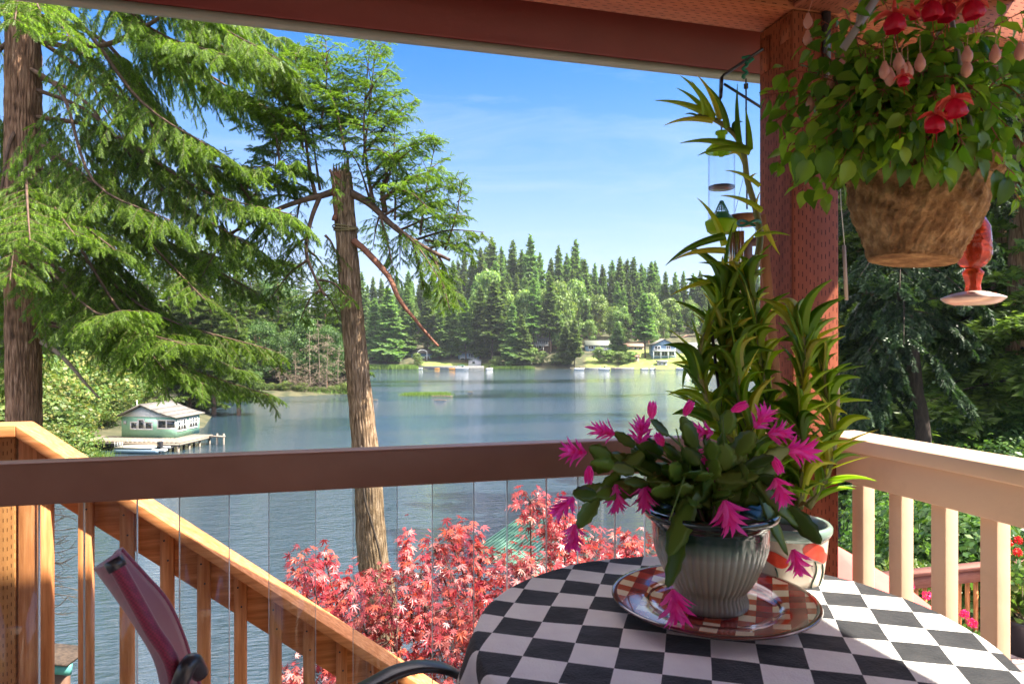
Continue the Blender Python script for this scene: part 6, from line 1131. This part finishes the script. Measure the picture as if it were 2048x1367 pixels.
OV = ovate(); tf = thing('fuchsia_plant', 'bushy fuchsia with red flowers and pink buds spilling out of the hanging basket', 'plant', BC + Zv * .01)
S2 = MB(); O_, D_, N2, S_ = [], [], [], []
def fstem(pts, n, l0=.045, r0=.0024):
    q = bez(pts, 8); S2.tube(q, np.linspace(r0, .0008, len(q)), 5); seg = np.concatenate([[0], np.cumsum(np.linalg.norm(np.diff(q, axis=0), axis=1))])
    for i in range(n):
        s_ = seg[-1] * (.22 + .78 * (i + .5) / n); p = np.array([np.interp(s_, seg, q[:, k]) for k in range(3)]); p2 = np.array([np.interp(s_ + .005, seg, q[:, k]) for k in range(3)]); T = nrm(p2 - p + 1e-8)
        for sg in (0, 2.1, 4.2):
            a = sg + i * 1.1 + rng.uniform(-.3, .3); u = nrm(np.cross(T, Zv + .05)); v = np.cross(T, u); r_ = u * math.cos(a) + v * math.sin(a); d = r_ * .9 + T * .5 - Zv * .45 + .2 * rng.normal(0, 1, 3); st_ = p + nrm(d) * .012
            S2.tube([p, st_], .0007, 3, caps=False); O_.append(st_); D_.append(d - Zv * .35); N2.append(Zv * .9 + .4 * rng.normal(0, 1, 3) - Fv * .35); l = l0 * rng.uniform(.6, 1.35) * (1.1 - .45 * i / n); S_.append([l * 1.0, l, l])
ends = [(1540, 250, 1.32), (1530, 190, 1.36), (1550, 330, 1.3), (1600, 380, 1.28), (1570, 270, 1.22), (1620, 300, 1.2), (1610, 80, 1.3), (1640, 150, 1.25), (1660, 240, 1.2), (1690, 60, 1.36), (1700, 180, 1.2), (1730, 100, 1.2), (1780, 60, 1.2), (1770, 180, 1.14), (1840, 30, 1.2), (1840, 130, 1.12), (1900, 40, 1.16), (1900, 150, 1.1),
        (1960, 60, 1.16), (1950, 180, 1.1), (2020, 100, 1.18), (2000, 220, 1.12), (2050, 200, 1.2), (2060, 300, 1.2), (2030, 350, 1.3), (2090, 260, 1.35), (2100, 140, 1.3), (1720, 320, 1.16), (1680, 330, 1.18), (1780, 335, 1.14), (1850, 330, 1.13), (1880, 345, 1.14), (1950, 320, 1.14), (1650, 390, 1.22), (1820, 230, 1.10),
        (1740, 250, 1.12), (1900, 250, 1.1), (2010, 300, 1.14), (1760, -20, 1.3), (1850, -60, 1.3), (1950, -40, 1.25), (2050, 20, 1.3), (1600, 200, 1.4), (1700, 130, 1.45), (1800, 120, 1.45), (1900, 100, 1.45), (2000, 130, 1.45), (1650, 260, 1.42), (1990, 380, 1.36), (2040, 400, 1.4), (1690, 20, 1.2), (1560, 140, 1.35), (1585, 330, 1.35), (1640, 40, 1.33), (1870, 190, 1.09), (1800, 290, 1.1), (1930, 290, 1.1)]
for (px, py, d) in ends:
    e = P(px, py, d); b0 = BC + Zv * .01 + np.array([*(rng.uniform(-.09, .09, 2)), 0]); up = .09 + .1 * max(0, (py - 150) / 250); mid = b0 * .45 + e * .55 + Zv * up * .8
    if py > 310: mid = b0 * .4 + e * .6 + Zv * .10
    l = np.linalg.norm(e - b0); fstem([b0, b0 * .6 + mid * .4 + Zv * .03, mid, e], max(4, int(l / .027)))
for _ in range(150):   # inner mass
    a = rng.uniform(0, 6.28); r_ = rng.uniform(0, .15); p = BC + np.array([r_ * math.cos(a), r_ * math.sin(a), rng.uniform(.02, .26)]); O_.append(p); D_.append(rng.normal(0, 1, 3) - Zv * .5); N2.append(Zv + .5 * rng.normal(0, 1, 3)); S_.append([.04, .042, .04])
# the larger leaves hanging over the rim
for (px, py, l) in [(1865, 295, .066), (1895, 300, .068), (1805, 320, .045), (1775, 305, .05), (1930, 280, .06), (1700, 320, .045), (1740, 320, .04), (1620, 320, .05), (1590, 300, .055), (1650, 300, .05), (1960, 260, .055), (1830, 262, .05), (1760, 270, .05), (1990, 340, .05), (2015, 355, .05)]:
    p = P(px, py, 1.145); O_.append(p); D_.append(-Zv + .25 * Rv * rng.normal() - .15 * Fv); N2.append(-Fv + .5 * Zv + .2 * rng.normal(0, 1, 3)); S_.append([l, l, l])
m = MB(); m.scatter(OV[0], OV[1], O_, D_, np.array(N2), np.array(S_)); m.build('leaves', mfu, tf, smooth=True)
S2.build('stems', pm('fuchsia_stem', (.20, .05, .035), (.34, .10, .06), 30, rough=.5), tf, smooth=True)
msep = leafmat('fuchsia_sepals', [(.62, .08, .06), (.72, .14, .10)], .35, .35, (1.3, 1, 1)); mcor = leafmat('fuchsia_corolla', [(.50, .01, .02), (.55, .015, .06)], .35, .35, (1.3, 1, 1)); mbud = leafmat('fuchsia_buds', [(.62, .30, .22), (.68, .36, .28)], .2, .35, (1.2, 1, 1))
for (px, py, s_, d, tilt) in [(1789, 34, 1.0, 1.10, 0), (1862, 10, .95, 1.1, .2), (1895, 14, .95, 1.12, -.2), (1944, 8, .95, 1.08, .3), (1908, 205, .95, 1.04, .3), (1872, 238, .85, 1.06, -.3), (1806, 160, .5, 1.07, .2), (1826, 28, .5, 1.1, .5)]:
    p = P(px, py - 8, d); dn = nrm(-Zv + Rv * tilt * .4); u = nrm(np.cross(dn, Fv)); v = np.cross(dn, u); f = MB(); f.tube([p - dn * .022 * s_, p - dn * .01 * s_, p], [.002, .0035, .004], 8); a = np.arange(4) * 1.57 + .4 + px
    r_ = u[None] * np.cos(a)[:, None] + v[None] * np.sin(a)[:, None]; f.scatter(PET[0] * [1, 1, 2.5], PET[1], np.repeat(p[None], 4, 0), r_ + dn * .15, -np.repeat(dn[None], 4, 0), np.column_stack([np.full(4, .014), np.full(4, .036), np.full(4, .02)]) * s_); fo_ = f.build('flower', msep, tf, smooth=True)
    g = MB(); g.lathe([(.003, 0), (.010, .006), (.0145, .016), (.0155, .026), (.013, .030)], (0, 0, 0), 20, mod=lambda th, i: 1 + .16 * np.cos(th * 5 + i)); g.v = [(p + q[:, 2:3] * dn * s_ + (q[:, 0:1] * u + q[:, 1:2] * v) * s_) for q in g.v]; g.tube([p, p + dn * .06 * s_], .0006, 4); g.tube([p, p + dn * .05 * s_ + u * .006], .0005, 4); g.build('corolla', mcor, fo_, smooth=True)
for (px, py) in [(1769, 138), (1780, 151), (1816, 140), (1804, 135), (1840, 123), (1797, 122), (1934, 108), (1933, 134), (1615, 74), (1990, 105), (1660, 165), (1616, 40), (2040, 100), (1620, 205)]:
    p = P(px, py, 1.09 if px > 1660 else 1.3); f = MB(); f.lathe([(0, .013), (.003, .012), (.004, .008), (.008, -.001), (.0085, -.007), (.006, -.013), (0, -.018)], p, 12); f.tube([p + Zv * .012, p + Zv * .04 + Rv * rng.uniform(-.01, .01)], .0006, 4); f.build('bud', mbud, tf, smooth=True)
# hummingbird feeder
dF = 1.50; FB_ = P(1946, 600, dF); kf = dF / FX; t = thing('hummingbird_feeder', 'red glass bottle hummingbird feeder with pale dish hanging right of the post', 'bird feeder', FB_)
mred, nn, b = newmat('red_bottle_glass'); b.inputs['Base Color'].default_value = (1, .10, .04, 1); b.inputs['Roughness'].default_value = .06; b.inputs['Transmission Weight'].default_value = .75; b.inputs['IOR'].default_value = 1.3
N = nn.nodes; K = nn.links.new; bp = N.new('ShaderNodeBump'); bp.inputs['Strength'].default_value = .5; bp.inputs['Distance'].default_value = .003; vo = N.new('ShaderNodeTexVoronoi'); vo.inputs['Scale'].default_value = 70; tcn = N.new('ShaderNodeTexCoord'); K(tcn.outputs['Object'], vo.inputs['Vector']); K(vo.outputs['Distance'], bp.inputs['Height']); K(bp.outputs[0], b.inputs['Normal'])
m = MB(); m.lathe([(a * kf, (600 - y) * kf) for a, y in [(14, 584), (14, 578), (13, 570), (17, 552), (19, 545), (14, 539), (13, 536), (20, 533), (30, 520), (33, 508), (32, 480), (30, 455), (22, 438), (12, 425), (9, 415), (11, 411), (7, 408), (0, 408)]], FB_, 48); m.build('bottle', mred, t, smooth=True)
m = MB(); m.lathe([(a * kf, (600 - y) * kf) for a, y in [(0, 582), (16, 582), (30, 585), (44, 590), (56, 595), (55, 598), (46, 605), (34, 609), (20, 610), (0, 610)]], FB_, 64); m.build('dish', pm('pale_copper_dish', (.62, .42, .36), (.72, .55, .48), 10, rough=.3, metal=.25), t, smooth=True)
for k in range(5):
    a = k * 1.257 + .3; p = FB_ + (Rv * math.cos(a) + Fv * math.sin(a)) * 33 * kf + Zv * 13 * kf; m = MB(); aa = np.arange(6) * 1.047; r_ = Rv[None] * np.cos(aa)[:, None] + Fv[None] * np.sin(aa)[:, None]; m.scatter(PET[0], PET[1], np.repeat(p[None], 6, 0), r_, Zv, np.full(6, .009)); m.build('feeding_port', pm('port_red', (.3, .02, .02), rough=.4) if k == 0 else bpy.data.materials['port_red'], t)
m = MB(); pT = FB_ + Zv * (600 - 408) * kf; hk = pT.copy(); hk[2] = E + 1.1; m.tube([pT, hk], .0012, 5); m.build('hanging_wire', M['dark'], t)
t = thing('wind_tail', 'pale flat strip hanging on a thin string right of the post', 'ornament', P(1690, 560, 1.72)); m = MB(); m.tube([P(1678, 300, 1.72), P(1682, 410, 1.72), P(1689, 490, 1.72)], .0012, 4); m.build('string', M['white'], t); m = MB(); m.bar(P(1688, 490, 1.72), P(1693, 600, 1.72), .009, .002, up=Fv); m.build('strip', pm('pale_strip', (.45, .36, .30), rough=.5), t)
# ------------------------------------------------------------------ sling chair
mesh_m, nn, b = newmat('magenta_sling_mesh'); N = nn.nodes; K = nn.links.new; b.inputs['Roughness'].default_value = .5; b.inputs['Sheen Weight'].default_value = .4
tcn = N.new('ShaderNodeTexCoord'); ck = N.new('ShaderNodeTexChecker'); ck.inputs['Scale'].default_value = 420; K(tcn.outputs['Object'], ck.inputs['Vector']); ck.inputs['Color1'].default_value = (.27, .014, .06, 1); ck.inputs['Color2'].default_value = (.15, .008, .035, 1); K(ck.outputs[0], b.inputs['Base Color'])
tch = thing('sling_chair', 'patio chair with magenta mesh sling back and dark metal frame, nearest the camera', 'chair', P(420, 1500, 1.2) * [1, 1, 0] + Zv * (E - 1.25))
near = bez([P(228, 1122, .80), P(258, 1175, .80), P(302, 1255, .80), P(345, 1330, .80), P(352, 1440, .82), P(330, 1600, .86)], 10); farc_ = bez([P(236, 1102, .98), P(280, 1150, 1.0), P(328, 1205, 1.02), P(360, 1275, 1.03), P(388, 1360, 1.04), P(440, 1480, 1.05)], 10)
V = []; ns = 14; nv = len(near); nrmv = nrm(np.cross(farc_[5] - near[5], near[8] - near[5]))
for i in range(nv):
    for j in range(ns + 1): f = j / ns; V.append(near[i] * (1 - f) + farc_[i] * f + nrmv * (.028 * math.sin(math.pi * f)) * 1.0)
V = np.array(V); m = MB(); F_ = [[i * (ns + 1) + j, i * (ns + 1) + j + 1, (i + 1) * (ns + 1) + j + 1, (i + 1) * (ns + 1) + j] for i in range(nv - 1) for j in range(ns)]; m.add(V, F_); o = m.build('sling_back', mesh_m, tch, smooth=True); sd = o.modifiers.new('thickness', 'SOLIDIFY'); sd.thickness = .006
m = MB()
m.tube(near, .0085, 12); m.build('near_sleeve', mesh_m, tch, smooth=True)
m = MB(); m.tube(farc_, .008, 12); m.build('far_sleeve', mesh_m, tch, smooth=True)
fr_m = pm('charcoal_metal_frame', (.022, .028, .034), (.03, .036, .042), 20, rough=.32, spec=.6)
m = MB(); tip = near[0]; dr = nrm(near[0] - near[2]); m.tube([tip - dr * .010, tip + dr * .003], .0105, 14); m.build('end_cap', fr_m, tch, smooth=True)
m = MB(); q = near + Fv * .012 - Rv * .010 - Zv * .004; m.tube(q, .0055, 8); m.build('back_frame', fr_m, tch, smooth=True)
m = MB(); q = bez([P(352, 1400, .8), P(368, 1345, .79), P(385, 1322, .80), P(400, 1345, .82)], 6); m.tube(q, [.010] * len(q), 12); m.build('lower_cap', fr_m, tch, smooth=True)
arm = bez([P(640, 1420, 1.12), P(745, 1366, 1.14), P(800, 1340, 1.16), P(850, 1331, 1.18), P(900, 1340, 1.2), P(945, 1372, 1.22), P(970, 1430, 1.23), P(975, 1560, 1.24)], 8); m = MB()
for a, b_ in zip(arm[:-1], arm[1:]): pass
tt_ = nrm(np.gradient(arm, axis=0)); sd_ = nrm(np.cross(tt_, Zv + 1e-3)); upv = np.cross(sd_, tt_); n_ = len(arm); W_, H_ = .021, .0065; V = []
for i in range(n_):
    for k in range(12): a = k / 12 * 6.283; V.append(arm[i] + sd_[i] * W_ * math.copysign(abs(math.cos(a)) ** .6, math.cos(a)) + upv[i] * H_ * math.copysign(abs(math.sin(a)) ** .8, math.sin(a)))
m.add(V, [[i * 12 + k, i * 12 + (k + 1) % 12, (i + 1) * 12 + (k + 1) % 12, (i + 1) * 12 + k] for i in range(n_ - 1) for k in range(12)]); m.build('armrest', fr_m, tch, smooth=True)
m = MB(); cc = P(600, 1650, 1.15); c3 = cc * [1, 1, 0] + Zv * (E - .82); V = [c3 + Rv * a + Fv * b_ for a, b_ in ((-.24, -.24), (.24, -.2), (.24, .26), (-.24, .22))]; m.hexa(np.array(V + [v + Zv * .012 for v in V])); m.build('seat', mesh_m, tch)
for v in V: m = MB(); m.tube([v, v * [1, 1, 0] + Zv * (E - 1.25)], .012, 8); m.build('leg', fr_m, tch, smooth=True)
# ------------------------------------------------------------------ lower terrace
TZ2 = E - 4.06; t = thing('terrace_railing', 'red-brown wooden railing of the lower terrace seen between the balusters', 'railing', (8, 7.2, TZ2)); rb_ = pm('terrace_rail_stain', (.26, .10, .07), (.38, .17, .12), 6, (1, 9, 9), rough=.6, bump=.3)
m = MB(); m.box(6.7, 13, 7.12, 7.28, TZ2 + 1.10, TZ2 + 1.15); m.build('cap_rail', rb_, t); m = MB(); m.box(6.7, 13, 7.16, 7.2, TZ2 + .93, TZ2 + 1.099); m.build('face_board', rb_, t)
for i in range(44): x = 6.75 + i * .14; m = MB(); m.box(x, x + .042, 7.205, 7.245, TZ2 + .03, TZ2 + 1.09); m.build('baluster', ced_z, t)
m = MB()
for i in range(56): m.box(5.4, 13, -.6 + i * .142, -.6 + i * .142 + .137, TZ2 - .05, TZ2)
tag(m.build('terrace_floor', boards, None), kind='structure')
t = thing('black_pot_plant', 'yellow-green leafy shrub in a black plastic pot on the lower terrace', 'potted plant', P(2046, 1285, 9.0) * [1, 1, 0] + Zv * TZ2); pc = np.array(t.location); m = MB(); m.lathe([(0, 0), (.17, 0), (.21, .40), (.225, .41), (.225, .45), (.2, .45), (.19, .40), (0, .39)], pc, 28); m.build('pot', M['dark'], t, smooth=True)
def tuft(name, c, n, r, h, leaf, mat, parent, wid=.35, up=.3):
    f = MB(); d = nrm(rn(n)); d[:, 2] = np.abs(d[:, 2]); pos = c + d * rng.uniform(.3, 1, (n, 1)) * np.array([r, r, h]); f.scatter(OV[0], OV[1], pos, d + up * Zv + .5 * rn(n), d + .5 * rn(n), np.column_stack([np.full(n, leaf * wid * 3), leaf * rng.uniform(.7, 1.3, n), np.full(n, leaf)])); return f.build(name, mat, parent, smooth=True)
tuft('leaves', pc + Zv * .5, 260, .34, .5, .13, M['bush'], t); m = MB(); m.sticks([pc + Zv * .4] * 8, pc + Zv * .85 + rn(8) * .15, .01, .004); m.build('stems', M['twig'], t)
mger = leafmat('geranium_red', [(.6, .015, .02), (.65, .03, .03)], .2); mpk = leafmat('geranium_magenta', [(.7, .02, .16), (.75, .05, .25)], .3)
for (px, py, d, col, n, rr_, lab, grp) in [(1832, 1188, 8.0, mpk, 5, .11, 'bright magenta geranium between the first tan balusters', None), (1925, 1240, 7.8, mpk, 3, .06, 'pink flowers low in the gap beside the third baluster', None), (2012, 1108, 8.9, mger, 4, .09, 'red geraniums standing on the terrace rail at right', None), (2036, 1082, 9.1, mger, 2, .06, 'single tall red geranium right above the terrace rail', None)]:
    c = P(px, py, d); t = thing('geranium', lab, 'flower', c - Zv * .3, 'geraniums of the lower terrace'); tuft('leaves', c - Zv * .3, 120, .28, .2, .08, M['bleaf'], t, .4)
    for k in range(n): q = c + rn(1)[0] * np.array([rr_, rr_, rr_ * .5]); f = MB(); dd = nrm(rn(60)); f.scatter(OV[0], OV[1], q + dd * .03, dd + .4 * rn(60), dd, np.full(60, .034)); f.build('flower_head', col, t)
c = P(1826, 1132, 9.6); t = thing('low_shrub', 'bright green low shrub just above the terrace rail between balusters', 'shrub', c - Zv * .5); tuft('leaves', c - Zv * .25, 900, .55, .3, .07, M['bush'], t); m = MB(); m.sticks([c - Zv * 1.2] * 5, c - Zv * .2 + rn(5) * .12, .02, .008); m.build('stems', M['twig'], t)
t = thing('patio_umbrella', 'coral red patio umbrella partly hidden by post and first baluster', 'umbrella', P(1672, 1100, 6.2) * [1, 1, 0] + Zv * TZ2); ap = P(1672, 1090, 6.2); m = MB(); m.lathe([(0, 0), (.06, -.03), (.75, -.42), (.78, -.5)], ap, 8); m.build('canopy', pm('coral_canvas', (.62, .11, .09), (.7, .14, .11), 4, rough=.8), t); m = MB(); m.tube([ap * [1, 1, 0] + Zv * TZ2, ap - Zv * .01], .02, 8); m.build('pole', M['dark'], t)
# ------------------------------------------------------------------ red Japanese maple
def starleaf():
    V = [[0, .12, 0]]; tips = [(-2.25, .42), (-1.45, .72), (-.72, .92), (0, 1.05), (.72, .92), (1.45, .72), (2.25, .42)]; ring = []
    for i, (a, l) in enumerate(tips):
        ring.append([l * math.sin(a), .12 + l * math.cos(a), -.22 * l * l]); 
        if i < 6: a2 = (a + tips[i + 1][0]) / 2; ring.append([.24 * math.sin(a2), .12 + .24 * math.cos(a2), .03])
    V += ring; n = len(ring); F_ = [[0, i + 1, i + 2] for i in range(n - 1)]; return np.array(V, float), np.array(F_)
# lobes swell a little before they narrow
def starleaf2():
    V = [[0, .10, 0]]; tips = [(-2.2, .40), (-1.42, .74), (-.70, .95), (0, 1.08), (.70, .95), (1.42, .74), (2.2, .40)]; F_ = []; ring = []
    for i, (a, l) in enumerate(tips):
        w_ = .10 * l / .9; ca_, sa_ = math.cos(a), math.sin(a)
        for (r_, s_) in ((.5, -w_), (1, 0), (.5, w_)): ring.append([r_ * l * sa_ + s_ * ca_, .10 + r_ * l * ca_ - s_ * sa_, -.20 * (r_ * l) ** 2])
        if i < 6: a2 = (a + tips[i + 1][0]) / 2; ring.append([.20 * math.sin(a2), .10 + .20 * math.cos(a2), .03])
    V += ring; n = len(ring); return np.array(V, float), np.array([[0, i + 1, i + 2] for i in range(n - 1)])
SL = starleaf2(); mmap = leafmat('red_maple_leaves', [(.16, .012, .025), (.34, .03, .045), (.50, .10, .11), (.54, .10, .045), (.66, .31, .32)], .34, .30, (1.4, .55, .55), patch=2.5, spec=.45)
base_ = G(960, 4.4, gz(960, 4.4)); tm = thing('japanese_maple', 'red-leaved maple spreading below the deck rail in front of the lake', 'maple tree', base_)
cl = [(612, 1128, 4.0, .10, .06), (650, 1118, 4.0, .09, .05), (600, 1150, 4.0, .08, .05), (640, 1175, 4.1, .12, .05), (812, 1090, 4.2, .035, .07), (810, 1110, 4.2, .04, .05), (930, 1062, 4.2, .11, .05), (900, 1075, 4.2, .08, .05), (945, 1100, 4.2, .11, .05), (1060, 1000, 4.3, .11, .06), (1085, 1020, 4.3, .10, .06),
      (1100, 1050, 4.3, .10, .06), (1125, 1075, 4.3, .13, .07), (1130, 1040, 4.3, .10, .06), (1180, 1090, 4.3, .14, .07), (1260, 1085, 4.4, .10, .05), (1230, 1100, 4.4, .16, .06), (1010, 1125, 4.2, .16, .05), (1060, 1120, 4.1, .2, .07), (1150, 1120, 4.2, .2, .07), (1290, 1100, 4.4, .12, .05), (1200, 1130, 4.2, .2, .07), (870, 1100, 4.2, .10, .05),
      (740, 1150, 4.0, .16, .05), (700, 1175, 4.0, .16, .06), (670, 1190, 4.0, .12, .05), (780, 1170, 4.0, .18, .06), (840, 1145, 4.1, .18, .06), (900, 1140, 4.1, .2, .07), (960, 1150, 4.1, .2, .08), (1020, 1160, 4.0, .2, .08), (1080, 1170, 4.0, .2, .08), (680, 1230, 4.0, .13, .05), (730, 1220, 3.9, .18, .06), (790, 1220, 3.9, .2, .06), (850, 1210, 3.9, .2, .07), (910, 1210, 3.9, .2, .07),
      (960, 1220, 3.9, .2, .07), (1010, 1230, 3.8, .2, .07), (660, 1265, 4.0, .09, .04), (720, 1260, 3.9, .14, .05), (780, 1280, 3.9, .16, .05), (900, 1265, 3.9, .18, .06), (950, 1290, 3.8, .18, .06), (880, 1300, 3.8, .16, .05), (830, 1325, 3.9, .14, .05), (920, 1340, 3.8, .16, .05), (770, 1330, 3.9, .1, .04), (620, 1345, 3.7, .12, .04), (580, 1350, 3.7, .08, .03), (690, 1350, 3.8, .1, .04), (950, 1370, 3.8, .16, .05), (850, 1380, 3.9, .18, .05), (640, 1370, 3.8, .12, .04),
      (980, 1260, 3.8, .16, .06), (1000, 1190, 4.3, .2, .08), (880, 1180, 4.4, .2, .08), (1100, 1130, 4.5, .2, .08), (1200, 1160, 4.4, .2, .08), (1270, 1130, 4.3, .14, .05), (740, 1310, 3.9, .1, .04), (860, 1240, 4.2, .16, .05)]
W_ = MB(); O_, D_, N2, S_ = [], [], [], []; A = []; B = []
hub = [base_ + Zv * .6 + Rv * .1, base_ + Zv * 1.1 - Rv * .3, base_ + Zv * 1.2 + Rv * .5]
W_.tube(bez([base_ - Zv * .3, base_ + Zv * .3 + Rv * .05, hub[0]], 6), .09, 10)
for h_ in hub[1:]: W_.tube(bez([hub[0], (hub[0] + h_) / 2 + Zv * .1, h_], 5), .055, 8)
for (px, py, d, rx_, rz_) in cl:
    d = d + rng.uniform(-.1, .3); c = P(px, py, d); h_ = min(hub, key=lambda q: np.linalg.norm(q - c)); q = bez([h_, h_ * .5 + c * .5 + Zv * .25 + rn(1)[0] * .08, c], 6); W_.tube(q, np.linspace(.02, .004, len(q)), 5)
    n = int(26 + rx_ * 420); th = rng.uniform(0, 6.283, n); rr_ = rx_ * 1.05 * np.sqrt(rng.uniform(0, 1, n)); pos = c + np.stack([rr_ * np.cos(th), rr_ * np.sin(th) * 1.1, rz_ * 1.3 * rng.normal(0, .8, n) - .25 * rr_], 1); out = nrm(pos - c + .02 * rn(n)) + .35 * rn(n)
    O_.append(pos); D_.append(out * [1, 1, .3] - Zv * .45); N2.append(Zv + .45 * rn(n) - .2 * Fv); S_.append(.042 * rng.uniform(.55, 1.25, n)); k = rng.integers(0, n, 12); A.append(np.repeat(c[None], 12, 0)); B.append(pos[k])
W_.sticks(np.concatenate(A), np.concatenate(B), .0035, .001); W_.build('branches', pm('maple_bark', (.06, .035, .03), (.13, .08, .06), 20, rough=.8), tm, smooth=True)
m = MB(); m.scatter(SL[0], SL[1], np.concatenate(O_), np.concatenate(D_), np.concatenate(N2), np.concatenate(S_)); m.build('leaves', mmap, tm)

# ------------------------------------------------------------------ air
m = MB(); m.box(-2750, 2750, -2750, 2750, -4.5, 130); hm = bpy.data.materials.new('haze_air'); hm.use_nodes = True; hm.node_tree.nodes.clear()
pv = hm.node_tree.nodes.new('ShaderNodeVolumePrincipled'); pv.inputs['Color'].default_value = (.86, .92, 1, 1); pv.inputs['Density'].default_value = .00010; pv.inputs['Anisotropy'].default_value = .2
ho = hm.node_tree.nodes.new('ShaderNodeOutputMaterial'); hm.node_tree.links.new(pv.outputs[0], ho.inputs['Volume'])
tag(m.build('haze', hm, None), 'thin blue summer haze over the lake', None, None, 'stuff')
